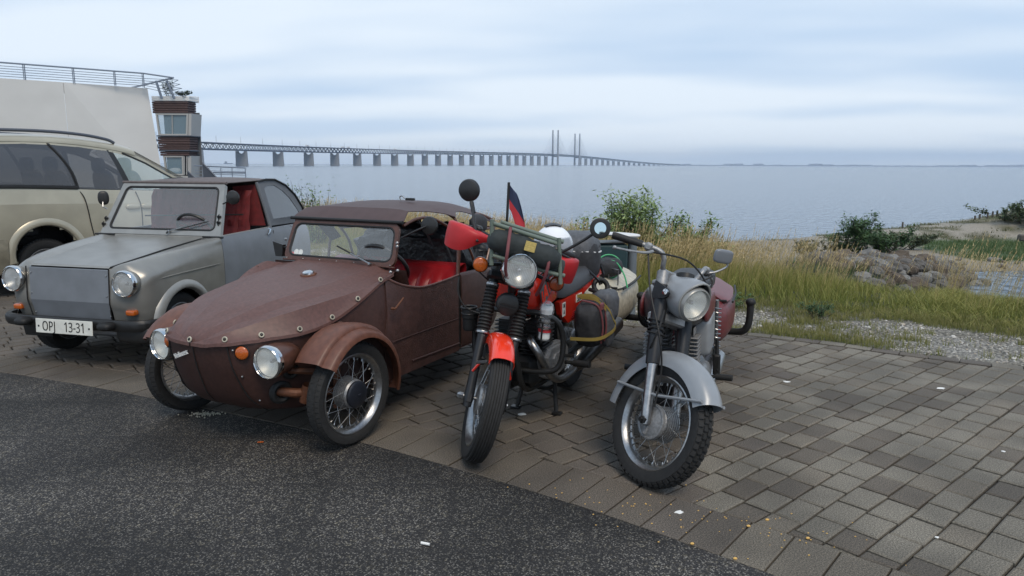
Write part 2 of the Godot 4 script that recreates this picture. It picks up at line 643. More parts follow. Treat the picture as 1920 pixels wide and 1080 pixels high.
# ---------------------------------------------------------------- shared vehicle pieces
# axle along x, centre at the origin of xf
func make_wheel(parent: Node, called: String, xf: Transform3D, R: float, rr: float, w: float, hub_r: float, hub_w: float, tread: String, rim_mat: Material, hub_mat: Material, spokes := 36) -> Node3D:
	var o := sub(called, parent, xf)
	var b := MB.new()
	var hw := w * 0.5
	var prof := [Vector2(rr - 0.006, -hw * 0.62), Vector2(rr + 0.012, -hw * 0.80), Vector2(lerpf(rr, R, 0.45), -hw), Vector2(lerpf(rr, R, 0.75), -hw * 0.96), Vector2(R - 0.016, -hw * 0.78)]
	if tread == "rib":
		for k in 6:
			var x := lerpf(-hw * 0.66, hw * 0.66, k / 5.0)
			var rise := 0.013 * (1.0 - pow(absf(x) / hw, 2.0) * 1.1)
			prof.append(Vector2(R - 0.013 + rise, x - hw * 0.10))
			prof.append(Vector2(R - 0.013 + rise, x + hw * 0.10))
			if k < 5:
				prof.append(Vector2(R - 0.020 + rise, x + hw * 0.105))
				prof.append(Vector2(R - 0.020 + rise, x + hw * 0.155))
	else:
		prof.append_array([Vector2(R - 0.008, -hw * 0.5), Vector2(R - 0.004, 0.0), Vector2(R - 0.008, hw * 0.5)])
	prof.append_array([Vector2(R - 0.016, hw * 0.78), Vector2(lerpf(rr, R, 0.75), hw * 0.96), Vector2(lerpf(rr, R, 0.45), hw), Vector2(rr + 0.012, hw * 0.80), Vector2(rr - 0.006, hw * 0.62)])
	b.lathe(prof, Vector3.ZERO, Vector3.RIGHT, 72)
	if tread == "block" or tread == "car":
		var n := 54 if tread == "block" else 60
		for k in n:
			for row in 4:
				var an := TAU * (k + 0.5 * (row % 2)) / n
				var x: float = hw * [-0.74, -0.26, 0.26, 0.74][row]
				var rad := R - (0.011 if row == 0 or row == 3 else 0.003) - (0.0045 if tread == "car" else 0.001)
				var up := Vector3(0, cos(an), sin(an))
				var bb := Basis(Vector3.RIGHT, up, Vector3(0, -sin(an), cos(an)))
				if row == 0 or row == 3:
					bb = bb * Basis(Vector3(0, 0, 1), (0.75 if row == 0 else -0.75))
				b.box(up * rad + Vector3(x, 0, 0), Vector3(hw * 0.42, 0.011 if tread == "block" else 0.007, TAU * R / n * 0.62), bb)
	put("tyre", b, M.tyre, o, 35)
	b = MB.new()
	var rw := w * 0.36
	b.lathe([Vector2(rr + 0.008, -rw), Vector2(rr + 0.010, -rw - 0.004), Vector2(rr + 0.004, -rw - 0.006), Vector2(rr - 0.012, -rw * 0.75), Vector2(rr - 0.018, -rw * 0.3), Vector2(rr - 0.021, 0), Vector2(rr - 0.018, rw * 0.3), Vector2(rr - 0.012, rw * 0.75), Vector2(rr + 0.004, rw + 0.006), Vector2(rr + 0.010, rw + 0.004), Vector2(rr + 0.008, rw)], Vector3.ZERO, Vector3.RIGHT, 56)
	put("rim", b, rim_mat, o, 35)
	b = MB.new()
	b.lathe([Vector2(0.001, -hub_w * 0.5), Vector2(hub_r * 0.6, -hub_w * 0.5), Vector2(hub_r * 0.96, -hub_w * 0.42), Vector2(hub_r, -hub_w * 0.36)], Vector3.ZERO, Vector3.RIGHT, 36)
	for k in 7:
		var x := hub_w * lerpf(-0.34, 0.30, k / 6.0)
		var rk := hub_r * lerpf(1.0, 0.9, k / 6.0)
		b.lathe([Vector2(rk * 0.93, x - 0.004), Vector2(rk, x - 0.003), Vector2(rk, x + 0.002), Vector2(rk * 0.93, x + 0.003), Vector2(rk * 0.93, x + 0.008)], Vector3.ZERO, Vector3.RIGHT, 36)
	b.lathe([Vector2(hub_r * 0.9, hub_w * 0.32), Vector2(hub_r * 0.82, hub_w * 0.42), Vector2(hub_r * 0.45, hub_w * 0.46), Vector2(0.001, hub_w * 0.46)], Vector3.ZERO, Vector3.RIGHT, 36)
	put("hub", b, hub_mat, o, 30)
	if spokes > 0:
		b = MB.new()
		for k in spokes:
			var side := 1.0 if k % 2 == 0 else -1.0
			var a0 := TAU * k / spokes
			var a1 := a0 + (0.42 if (k / 2) % 2 == 0 else -0.42)
			b.bar(Vector3(side * hub_w * 0.36, sin(a1) * hub_r * 0.97, cos(a1) * hub_r * 0.97), Vector3(side * 0.006, sin(a0) * (rr - 0.018), cos(a0) * (rr - 0.018)), 0.0017, 5)
			b.bar(Vector3(0, sin(a0) * (rr - 0.022), cos(a0) * (rr - 0.022)), Vector3(side * 0.003, sin(a0) * (rr - 0.034), cos(a0) * (rr - 0.034)), 0.0038, 5)
		put("spoke", b, M.steel, o, 40, "stuff")
	return o

# headlamp looking along +z of xf
func headlight(parent: Node, xf: Transform3D, r: float, bowl_depth: float, shell_mat: Material, worn := false, dark := false) -> Node3D:
	var o := sub("headlight", parent, xf)
	var b := MB.new()
	b.lathe([Vector2(r * 1.03, 0.012), Vector2(r * 1.04, -0.005), Vector2(r * 1.0, -bowl_depth * 0.35), Vector2(r * 0.8, -bowl_depth * 0.75), Vector2(r * 0.45, -bowl_depth * 0.97), Vector2(0.001, -bowl_depth)], Vector3.ZERO, Vector3.BACK, 36)
	put("shell", b, shell_mat, o)
	b = MB.new()
	b.lathe([Vector2(r * 1.05, -0.012), Vector2(r * 1.075, 0.004), Vector2(r * 1.05, 0.018), Vector2(r * 0.97, 0.025), Vector2(r * 0.925, 0.019), Vector2(r * 0.91, 0.010)], Vector3.ZERO, Vector3.BACK, 40)
	put("rim", b, M.grey_light if shell_mat == M.silver_paint else M.chrome, o)
	b = MB.new()
	var pr := []
	for k in 9:
		var a := 0.05 + 0.95 * k / 8.0
		pr.append(Vector2(r * 0.91 * a, -r * 0.62 * (1.0 - a * a) + 0.004))
	b.lathe(pr, Vector3.ZERO, Vector3.BACK, 36)
	put("reflector", b, M.reflector_worn if worn else (M.reflector_dark if dark else M.reflector), o)
	b = MB.new()
	b.lathe([Vector2(0.001, -r * 0.12), Vector2(r * 0.10, -r * 0.15), Vector2(r * 0.15, -r * 0.26), Vector2(r * 0.12, -r * 0.40), Vector2(r * 0.12, -r * 0.6)], Vector3.ZERO, Vector3.BACK, 16)
	put("bulb", b, M.steel, o)
	b = MB.new()
	pr = []
	for k in 8:
		var a := float(k) / 7.0
		pr.append(Vector2(r * 0.935 * maxf(a, 0.002), 0.014 + r * 0.20 * (1.0 - a * a)))
	b.lathe(pr, Vector3.ZERO, Vector3.BACK, 40)
	for k in 17:
		var x := lerpf(-0.78, 0.78, k / 16.0) * r
		var hh := sqrt(maxf(0.0, r * r * 0.72 - x * x)) * 0.9
		var line := []
		for q in 7:
			var y := lerpf(-hh, hh, q / 6.0)
			line.append(Vector3(x, y, 0.012 + r * 0.19 * (1.0 - (x * x + y * y) / (r * r * 0.87))))
		b.tube(line, 0.0009, 4)
	put("lens", b, M.lens, o)
	return o

# round indicator looking along +z of xf
func indicator(parent: Node, xf: Transform3D, r: float, shell_mat: Material, lens_mat: Material) -> Node3D:
	var o := sub("indicator", parent, xf)
	var b := MB.new()
	b.lathe([Vector2(r * 1.06, 0.008), Vector2(r * 1.08, 0.0), Vector2(r * 1.0, -r * 0.5), Vector2(r * 0.6, -r * 1.1), Vector2(0.001, -r * 1.25)], Vector3.ZERO, Vector3.BACK, 24)
	put("housing", b, shell_mat, o)
	b = MB.new()
	b.lathe([Vector2(r * 1.02, 0.004), Vector2(r * 0.98, r * 0.22), Vector2(r * 0.86, r * 0.36), Vector2(r * 0.5, r * 0.46), Vector2(0.001, r * 0.5)], Vector3.ZERO, Vector3.BACK, 24)
	b.torus(Vector3(0, 0, r * 0.40), Vector3.BACK, r * 0.62, r * 0.05, 24, 6)
	b.torus(Vector3(0, 0, r * 0.48), Vector3.BACK, r * 0.30, r * 0.05, 20, 6)
	put("lens", b, lens_mat, o)
	return o

func look(at: Vector3, dir: Vector3) -> Transform3D:
	return Transform3D(Basis.looking_at(-dir.normalized(), Vector3.UP), at)

func steering_wheel(parent: Node, at: Vector3, axis: Vector3, r: float) -> void:
	var o := sub("steering_wheel", parent)
	var b := MB.new()
	b.torus(at, axis, r, 0.013, 40, 8)
	put("ring", b, M.black_plastic, o)
	b = MB.new()
	b.lathe([Vector2(0.001, 0.03), Vector2(0.035, 0.02), Vector2(0.04, -0.02), Vector2(0.02, -0.05), Vector2(0.016, -0.35)], at, axis, 16)
	var t := axis.normalized()
	var up := (Vector3.UP - t * t.y).normalized()
	var s := t.cross(up)
	for a in [PI * 0.5, PI * 1.18, PI * 1.82]:
		b.bar(at, at + (up * sin(a) * -1.0 + s * cos(a)) * r, 0.008, 6)
	put("spoke", b, M.black_plastic, o)

func wiper(parent: Node, pivot: Vector3, tip: Vector3, out: Vector3, half: float) -> void:
	var b := MB.new()
	var d := (tip - pivot).normalized()
	b.lathe([Vector2(0.001, 0.022), Vector2(0.008, 0.02), Vector2(0.010, 0.0)], pivot, out, 10)
	b.tube([pivot + out * 0.012, pivot.lerp(tip, 0.35) + out * 0.018, pivot.lerp(tip, 0.62) + out * 0.012], [0.0055, 0.005, 0.0035], 6)
	var o := put("wiper", b, M.steel, parent)
	b = MB.new()
	var c := pivot.lerp(tip, 0.64)
	b.box(c + out * 0.006, Vector3(half * 2.0, 0.010, 0.007), Basis(d, out.cross(d).normalized(), out), 0.002)
	put("blade", b, M.black_plastic, o)

# straight over the front edge, smooth behind it
func _firm(rows: Array) -> Array:
	var front := fine(rows.slice(0, 3), 2, 1, true)
	var back := fine(rows.slice(2), 3, 1)
	front.append_array(back.slice(1))
	return front

# ---------------------------------------------------------------- brown three-wheeler
func make_three_wheeler() -> void:
	var o := thing("three_wheeler", "brown leatherette three-wheeled cyclecar with open sides, between the grey microcar and the red motorcycle", "three-wheeler", Vector3(-1.42, 0, -3.986), -26.65)
	var b := MB.new()
	# bonnet: leather cloth stretched over the frame, creases running from nose to screen
	var zs := [0.478, 0.474, 0.452, 0.400, 0.308, 0.144, -0.05, -0.235, -0.424, -0.66]
	var cy := [0.602, 0.612, 0.642, 0.676, 0.710, 0.762, 0.797, 0.821, 0.847, 0.880]
	var ax := [0.0, 0.030, 0.06, 0.09, 0.12, 0.18, 0.235, 0.28, 0.305, 0.315]
	var bx := [0.0, 0.06, 0.145, 0.205, 0.268, 0.362, 0.422, 0.458, 0.470, 0.458]
	var bdy := [0.0, 0.002, 0.006, 0.012, 0.018, 0.030, 0.038, 0.040, 0.040, 0.036]
	var ex := [0.0, 0.10, 0.205, 0.265, 0.32, 0.42, 0.47, 0.50, 0.52, 0.535]
	var ey := [0.598, 0.602, 0.614, 0.618, 0.621, 0.629, 0.660, 0.734, 0.821, 0.868]
	var rows := []
	for i in zs.size():
		var r := []
		var half := []
		var z: float = zs[i]
		half.append(V(0, cy[i], z))
		half.append(V(ax[i] * 0.5, cy[i] - 0.001, z))
		half.append(V(ax[i], cy[i] - 0.002, z))
		half.append(V(lerpf(ax[i], bx[i], 0.5), cy[i] - 0.005 - bdy[i] * 0.62, z))
		half.append(V(bx[i], cy[i] - bdy[i], z))
		var y0: float = cy[i] - bdy[i]
		var fw := 0.11 if i == zs.size() - 1 else 0.0   # the rear corners stop short of the screen
		half.append(V(lerpf(bx[i], ex[i], 0.35), lerpf(y0, ey[i], 0.40), z + 0.004 + fw * 0.4))
		half.append(V(lerpf(bx[i], ex[i], 0.7), lerpf(y0, ey[i], 0.74), z + 0.007 + fw * 0.75))
		half.append(V(ex[i] + 0.004 - fw * 0.1, ey[i] - fw * 0.1, z + 0.008 + fw))
		half.append(V(ex[i] + 0.006 - fw * 0.1, ey[i] - 0.016 - fw * 0.1, z + 0.010 + fw))
		for k in range(half.size() - 1, 0, -1):
			r.append(V(-half[k].x, half[k].y, half[k].z))
		r.append_array(half)
		rows.append(r)
	var wob := FastNoiseLite.new()
	wob.seed = 4
	wob.frequency = 5.0
	var fr := fine(rows, 4, 3, false, true)
	for r in fr:
		for j in r.size():
			r[j] += V(0, wob.get_noise_3d(r[j].x * 1.5, r[j].y, r[j].z) * 0.005, 0)
	b.grid(fr)
	put("bonnet_cover", b, M.leather_cloth, o, 7)
	# snaps along the bonnet edge
	for p in [V(0.0, 0.618, 0.487), V(0.212, 0.634, 0.452), V(0.322, 0.641, 0.316), V(0.424, 0.649, 0.15), V(0.476, 0.680, -0.045), V(0.505, 0.754, -0.23), V(0.525, 0.838, -0.415), V(-0.212, 0.634, 0.452), V(-0.322, 0.641, 0.316), V(-0.424, 0.649, 0.15)]:
		b = MB.new()
		var nrm := V(p.x * 1.6, 0.25, 0.25 if absf(p.x) > 0.3 else 0.8).normalized()
		b.torus(p, nrm, 0.0112, 0.0040, 18, 6)
		var s := put("snap", b, M.cream_paint, o)
		b = MB.new()
		b.lathe([Vector2(0.001, 0.008), Vector2(0.006, 0.006), Vector2(0.008, -0.002)], p, nrm, 10)
		put("stud", b, M.black_metal, s)
	# front and sides below the bonnet
	b = MB.new()
	var cols := [
		[V(0, 0.598, 0.474), V(0, 0.50, 0.458), V(0, 0.40, 0.430), V(0, 0.29, 0.385), V(0, 0.215, 0.29), V(0, 0.19, 0.14)],
		[V(0.10, 0.601, 0.468), V(0.11, 0.50, 0.452), V(0.12, 0.40, 0.422), V(0.128, 0.29, 0.372), V(0.128, 0.212, 0.28), V(0.12, 0.19, 0.13)],
		[V(0.205, 0.612, 0.444), V(0.212, 0.50, 0.428), V(0.222, 0.40, 0.394), V(0.235, 0.29, 0.335), V(0.245, 0.21, 0.240), V(0.235, 0.19, 0.09)],
		[V(0.268, 0.616, 0.390), V(0.275, 0.50, 0.375), V(0.283, 0.40, 0.343), V(0.295, 0.285, 0.28), V(0.305, 0.207, 0.195), V(0.295, 0.19, 0.07)],
		[V(0.330, 0.619, 0.295), V(0.335, 0.50, 0.29), V(0.342, 0.40, 0.265), V(0.352, 0.285, 0.205), V(0.36, 0.205, 0.13), V(0.35, 0.19, 0.04)],
		[V(0.412, 0.627, 0.144), V(0.405, 0.51, 0.145), V(0.40, 0.41, 0.13), V(0.40, 0.295, 0.085), V(0.40, 0.21, 0.02), V(0.39, 0.195, -0.04)],
		[V(0.463, 0.657, -0.05), V(0.462, 0.54, -0.05), V(0.462, 0.43, -0.055), V(0.462, 0.32, -0.07), V(0.465, 0.235, -0.10), V(0.45, 0.215, -0.14)],
		[V(0.492, 0.731, -0.235), V(0.515, 0.58, -0.235), V(0.532, 0.45, -0.24), V(0.548, 0.34, -0.25), V(0.555, 0.25, -0.26), V(0.54, 0.23, -0.27)],
		[V(0.513, 0.819, -0.424), V(0.552, 0.66, -0.39), V(0.575, 0.52, -0.37), V(0.59, 0.38, -0.36), V(0.592, 0.255, -0.36), V(0.57, 0.24, -0.37)],
		[V(0.49, 0.83, -0.55), V(0.535, 0.66, -0.52), V(0.56, 0.52, -0.50), V(0.575, 0.38, -0.48), V(0.58, 0.265, -0.48), V(0.56, 0.25, -0.48)]]
	var cf := fine(cols, 3, 3)
	b.grid(cf)
	b.grid(mir(cf))
	put("body_panel", b, M.leather_dark, o, 50)
	b = MB.new()
	for sg in [1.0, -1.0]:
		b.tube(curve([V(0.212 * sg, 0.610, 0.445), V(0.219 * sg, 0.50, 0.428), V(0.229 * sg, 0.40, 0.393), V(0.242 * sg, 0.29, 0.334), V(0.252 * sg, 0.207, 0.239)]), 0.0035, 6)
	b.tube(curve([V(0, 0.60, 0.476), V(0, 0.50, 0.461), V(0, 0.40, 0.433), V(0, 0.29, 0.388), V(0, 0.215, 0.292)]), 0.003, 6)
	put("seam_piping", b, M.black_plastic, o)
	for p in [V(0.238, 0.575, 0.428), V(0.250, 0.43, 0.39), V(0.268, 0.28, 0.30)]:
		b = MB.new()
		b.lathe([Vector2(0.001, 0.008), Vector2(0.005, 0.006), Vector2(0.007, -0.002)], p, V(0.5, 0, 0.8), 10)
		put("screw", b, M.steel, o)
	lettering("nameplate", "Velorex", 0.036, M.trim_white, o, Transform3D(Basis(Vector3.UP, deg_to_rad(-10)) * Basis(Vector3.BACK, deg_to_rad(20)), V(-0.105, 0.522, 0.462)), "Droid Serif", 0.006, 800, true)
	# fuel filler
	b = MB.new()
	b.lathe([Vector2(0.05, -0.02), Vector2(0.05, 0.006), Vector2(0.046, 0.012), Vector2(0.03, 0.012)], V(0.03, 0.834, -0.36), V(0, 1, 0.16), 8)
	var fc := put("filler_cap", b, M.rust, o, 20)
	b = MB.new()
	b.lathe([Vector2(0.036, 0.010), Vector2(0.034, 0.022), Vector2(0.022, 0.030), Vector2(0.001, 0.032)], V(0.03, 0.834, -0.36), V(0, 1, 0.16), 20)
	put("lid", b, M.chrome, fc)
	# headlights, indicators
	for sg in [1.0, -1.0]:
		headlight(o, look(V(0.394 * sg, 0.515, 0.345), V(0.05 * sg, -0.02, 1)), 0.083, 0.20, M.brown_paint, true)
		b = MB.new()
		b.tube([V(0.394 * sg, 0.47, 0.26), V(0.36 * sg, 0.40, 0.10)], 0.02, 8)
		put("lamp_bracket", b, M.brown_paint, o)
		indicator(o, look(V(0.272 * sg, 0.560, 0.402), V(0.45 * sg, 0.05, 1)), 0.034, M.steel, M.amber)
	# front axle
	for sg in [1.0, -1.0]:
		b = MB.new()
		b.tube([V(0.33 * sg, 0.32, 0.24), V(0.43 * sg, 0.315, 0.20), V(0.54 * sg, 0.30, 0.04)], [0.024, 0.026, 0.022], 10)
		b.lathe([Vector2(0.03, -0.05), Vector2(0.034, 0.0), Vector2(0.03, 0.05)], V(0.465 * sg, 0.31, 0.165), V(0.3 * sg, 1, 0), 12)
		b.tube([V(0.37 * sg, 0.43, 0.20), V(0.55 * sg, 0.40, 0.04)], 0.017, 8)
		b.tube([V(0.54 * sg, 0.46, 0.01), V(0.54 * sg, 0.20, 0.02)], 0.020, 10)
		put("suspension_arm", b, M.rust, o)
		b = MB.new()
		b.torus(V(0.35 * sg, 0.318, 0.232), V(0.9 * sg, 0, 0.35), 0.045, 0.020, 20, 8)
		b.torus(V(0.385 * sg, 0.428, 0.19), V(0.9 * sg, 0, 0.3), 0.034, 0.014, 20, 8)
		put("rubber_boot", b, M.rubber, o)
		var wx := Transform3D(Basis(Vector3.UP, deg_to_rad(-4.0)) * Basis(Vector3.BACK, deg_to_rad(-1.5 * sg)), V(0.615 * sg, 0.287, 0))
		if sg < 0:
			wx = wx * Transform3D(Basis(Vector3.UP, PI), Vector3.ZERO)
		var w := make_wheel(o, "front_wheel", wx, 0.287, 0.212, 0.092, 0.088, 0.10, "car", M.rim_metal, M.alloy, 36)
		b = MB.new()
		b.lathe([Vector2(0.072, 0.040), Vector2(0.074, 0.055), Vector2(0.066, 0.064), Vector2(0.03, 0.070), Vector2(0.001, 0.070)], Vector3.ZERO, Vector3.RIGHT, 32)
		b.lathe([Vector2(0.010, 0.069), Vector2(0.009, 0.078), Vector2(0.001, 0.079)], V(0, 0, 0), Vector3.RIGHT, 10)
		put("hub_cap", b, M.cap_blue, w)
		# fender
		var fr2 := []
		for k in 19:
			var t := k / 18.0
			var an := deg_to_rad(lerpf(40, 192, t))
			var rad := 0.347 + 0.024 * sin(minf(t * 1.9, 1.0) * PI * 0.5) + 0.045 * pow(t, 3.0)
			var r2 := []
			var spread := 1.0 - 0.35 * pow(t, 6.0)
			for q in [[-0.135, -0.045], [-0.13, -0.012], [-0.10, 0.0], [-0.05, 0.006], [0.0, 0.008], [0.028, 0.006], [0.040, -0.004], [0.044, -0.018], [0.060, -0.022], [0.088, -0.026], [0.100, -0.038], [0.104, -0.062]]:
				var rr: float = rad + q[1]
				r2.append(V((0.61 + q[0] * spread) * sg, 0.285 + sin(an) * rr, cos(an) * rr))
			fr2.append(r2)
		b = MB.new()
		b.shell(fr2, 0.003 * sg)
		put("fender", b, M.rust_fender, o, 50)
		b = MB.new()
		b.tube([V(0.44 * sg, 0.62, -0.10), V(0.52 * sg, 0.645, -0.06)], 0.015, 8)
		put("fender_stay", b, M.brown_paint, o)
	# doors
	for sg in [1.0, -1.0]:
		var top := curve([V(0.512 * sg, 0.842, -0.475), V(0.56 * sg, 0.79, -0.56), V(0.598 * sg, 0.756, -0.70), V(0.603 * sg, 0.752, -0.85), V(0.603 * sg, 0.760, -1.02), V(0.60 * sg, 0.770, -1.17)], 5)
		var dr := [top]
		var fx := [[0.57, 0.62, 0.66], [0.592, 0.50, 0.595], [0.60, 0.40, 0.60], [0.603, 0.32, 0.60], [0.60, 0.25, 0.595]]
		var fz := [-0.415, -0.36, -0.345, -0.345, -0.345]
		for i in 5:
			var r := []
			for k in top.size():
				var t := float(k) / (top.size() - 1)
				r.append(V((lerpf(fx[i][0], 0.605, minf(t * 3.0, 1.0))) * sg, fx[i][1], lerpf(fz[i], -1.16, t)))
			dr.append(r)
		b = MB.new()
		b.shell(dr, -0.012 * sg)
		var d := put("door", b, M.leather_dark if sg < 0 else mat("door_cloth", Color(0.062, 0.030, 0.025), 0.5, 0.0, T.grime2, 1.4, T.leather, 0.3), o, 35)
		b = MB.new()
		b.tube(top, 0.007, 6)
		put("edge_piping", b, M.leather_cloth, d)
		if sg > 0:
			b = MB.new()
			b.tube([V(0.598, 0.672, -0.42), V(0.618, 0.672, -0.42), V(0.622, 0.678, -0.428), V(0.622, 0.724, -0.502)], [0.010, 0.008, 0.006, 0.005], 8)
			put("handle", b, M.rust, d)
		# black gap strip and the rear body side
		b = MB.new()
		b.box(V(0.585 * sg, 0.51, -1.185), V(0.012, 0.52, 0.06))
		put("door_post", b, M.rubber, o)
		var rb := []
		for q in [[-1.205, 0.602, 0.772, 0.26], [-1.4, 0.60, 0.768, 0.265], [-1.7, 0.56, 0.745, 0.28], [-2.0, 0.45, 0.70, 0.32], [-2.25, 0.32, 0.63, 0.38], [-2.42, 0.20, 0.56, 0.43]]:
			rb.append([V((q[1] - 0.03) * sg, q[2], q[0]), V(q[1] * sg, q[2] - 0.02, q[0]), V((q[1] + 0.004) * sg, lerpf(q[2], q[3], 0.5), q[0]), V(q[1] * sg, q[3] + 0.02, q[0]), V((q[1] - 0.03) * sg, q[3], q[0])])
		b = MB.new()
		b.shell(fine(rb, 3, 2), 0.01 * sg)
		put("rear_side", b, M.door_cloth if M.has("door_cloth") else M.leather_dark, o, 35)
		b = MB.new()
		b.tube([V(0.607 * sg, 0.30, -1.16), V(0.607 * sg, 0.315, -0.60)], 0.006, 6)
		b.tube([V(0.607 * sg, 0.475, -1.155), V(0.607 * sg, 0.475, -0.40)], 0.003, 6)
		put("sill_trim", b, M.leather_dark, o)
	# tail, floor, dash
	b = MB.new()
	b.grid([[V(-0.60, 0.26, -0.36), V(0.60, 0.26, -0.36)], [V(-0.60, 0.26, -1.4), V(0.60, 0.26, -1.4)], [V(-0.45, 0.32, -2.0), V(0.45, 0.32, -2.0)], [V(-0.20, 0.43, -2.42), V(0.20, 0.43, -2.42)], [V(-0.20, 0.56, -2.42), V(0.20, 0.56, -2.42)]])
	b.grid([[V(-0.54, 0.745, -1.72), V(0.54, 0.745, -1.72)], [V(-0.43, 0.70, -2.0), V(0.43, 0.70, -2.0)], [V(-0.18, 0.56, -2.42), V(0.18, 0.56, -2.42)]])
	b.grid([[V(-0.535, 0.86, -0.66), V(0.535, 0.86, -0.66)], [V(-0.55, 0.70, -0.69), V(0.55, 0.70, -0.69)], [V(-0.57, 0.62, -0.60), V(0.57, 0.62, -0.60)]])
	put("floor_pan", b, M.leather_dark, o)
	# red bench
	var seat := sub("seat", o)
	b = MB.new()
	var sr := []
	for i in 67:
		var x := lerpf(-0.55, 0.55, i / 66.0)
		var f := 0.020 * absf(sin(i * PI / 6.0))
		sr.append([V(x, 0.30, -0.74), V(x, 0.40 + f, -0.72), V(x, 0.455 + f, -0.80), V(x, 0.45 + f, -1.0), V(x, 0.42, -1.13)])
	b.grid(fine(sr, 1, 3))
	put("cushion", b, M.red_vinyl, seat)
	b = MB.new()
	sr = []
	for i in 67:
		var x := lerpf(-0.55, 0.55, i / 66.0)
		var f := 0.022 * absf(sin(i * PI / 6.0))
		sr.append([V(x, 0.42, -1.04 + f), V(x, 0.55, -1.10 + f), V(x, 0.68, -1.17 + f), V(x, 0.735, -1.21 + f * 0.6), V(x, 0.765, -1.23 + f * 0.2), V(x, 0.80, -1.255), V(x, 0.815, -1.30), V(x, 0.79, -1.36), V(x, 0.45, -1.30)])
	b.grid(fine(sr, 1, 3))
	put("backrest", b, M.red_vinyl, seat)
	steering_wheel(o, V(0.27, 0.865, -0.80), V(0, 0.62, -0.78), 0.165)
	# windscreen
	var fl := func(u: float, t: float) -> Vector3: return V(u * lerpf(0.452, 0.430, t), lerpf(0.872, 1.135, t), lerpf(-0.655, -0.757, t))
	var nrm := V(0, 0.36, 0.93)
	b = MB.new()
	var corner := func(e: float, n: int) -> Array:
		var out := []
		for c in [[1, 0], [1, 1], [-1, 1], [-1, 0]]:
			for k in n:
				var a: float = [-PI / 2, 0.0, PI / 2, PI][[[1, 0], [1, 1], [-1, 1], [-1, 0]].find(c)] + PI / 2 * k / (n - 1)
				var rr := 0.05
				var cx: float = c[0] * (1.0 - (e + rr) / 0.44)
				var ct: float = (e + rr) / 0.28 if c[1] == 0 else 1.0 - (e + rr) / 0.28
				out.append(fl.call(cx + cos(a) * rr / 0.44, ct + sin(a) * rr / 0.28))
		return out
	var outer: Array = corner.call(0.0, 6)
	var inner: Array = corner.call(0.030, 6)
	var fro := []
	for k in outer.size():
		fro.append([outer[k] - nrm * 0.014, outer[k] + nrm * 0.006, inner[k] + nrm * 0.006, inner[k] - nrm * 0.014])
	b.grid(fro, true, true)
	var wf := put("windscreen_frame", b, M.brown_paint, o, 50)
	b = MB.new()
	b.tube(inner, 0.0085, 8, true)
	put("gasket", b, M.rubber, wf)
	b = MB.new()
	var ip: Array = corner.call(0.032, 6)
	b.fan(ip)
	put("glass", b, M.screen, wf)
	b = MB.new()
	for k in 7:
		b.lathe([Vector2(0.001, 0.005), Vector2(0.004, 0.003), Vector2(0.0055, -0.002)], V(lerpf(-0.42, 0.42, k / 6.0), 0.884, -0.652), nrm, 8)
	put("frame_screw", b, M.steel, wf, 40, "stuff")
	# a cowl strip closes the gap between bonnet and frame
	b = MB.new()
	b.tube([V(-0.455, 0.872, -0.652), V(0, 0.878, -0.648), V(0.455, 0.872, -0.652)], 0.006, 8)
	put("cowl_strip", b, M.brown_paint, o)
	wiper(o, V(0.285, 0.885, -0.635), V(0.02, 0.972, -0.668), nrm, 0.125)
	b = MB.new()
	for k in 2:
		b.lathe([Vector2(0.001, 0.0), Vector2(0.02, 0.0), Vector2(0.02, 0.001), Vector2(0.001, 0.001)], fl.call([-0.72, -0.80][k], 0.19) - nrm * 0.003, nrm, 16)
	put("sticker", b, M.white_plate, wf, 40, "stuff")
	b = MB.new()
	b.box(fl.call(-0.86, 0.16) - nrm * 0.003, V(0.045, 0.016, 0.001), Basis(Vector3.RIGHT, V(0, 0.93, -0.36), nrm))
	put("sticker", b, M.red_paint, wf)
	# roof cloth on its hoops
	b = MB.new()
	var rz := [-0.752, -0.80, -0.86, -0.95, -1.08, -1.20, -1.28, -1.36, -1.5, -1.66, -1.82, -1.94]
	var rh := [0.452, 0.440, 0.420, 0.430, 0.450, 0.485, 0.515, 0.46, 0.43, 0.44, 0.46, 0.475]
	var rc := [1.148, 1.182, 1.220, 1.230, 1.240, 1.246, 1.246, 1.243, 1.238, 1.225, 1.195, 1.155]
	var re := [1.140, 1.172, 1.206, 1.202, 1.192, 1.172, 1.150, 1.172, 1.170, 1.135, 1.09, 1.05]
	rows = []
	for i in rz.size():
		var r := []
		for k in 13:
			var u := lerpf(-1.0, 1.0, k / 12.0)
			var f := pow(absf(u), 3.4 if i > 2 else 6.0)
			r.append(V(u * rh[i], lerpf(rc[i], re[i], f), rz[i] + wob.get_noise_2d(u * 0.9, rz[i]) * 0.01))
		rows.append(r)
	b.shell(_firm(rows), 0.005)
	put("roof_cover", b, M.roof_cloth, o, 22)
	b = MB.new()
	b.tube([V(-0.455, 1.142, -0.745), V(0.455, 1.142, -0.745)], 0.011, 8)
	put("roof_edge_rubber", b, M.rubber, o)
	var hoop := sub("roof_frame", o)
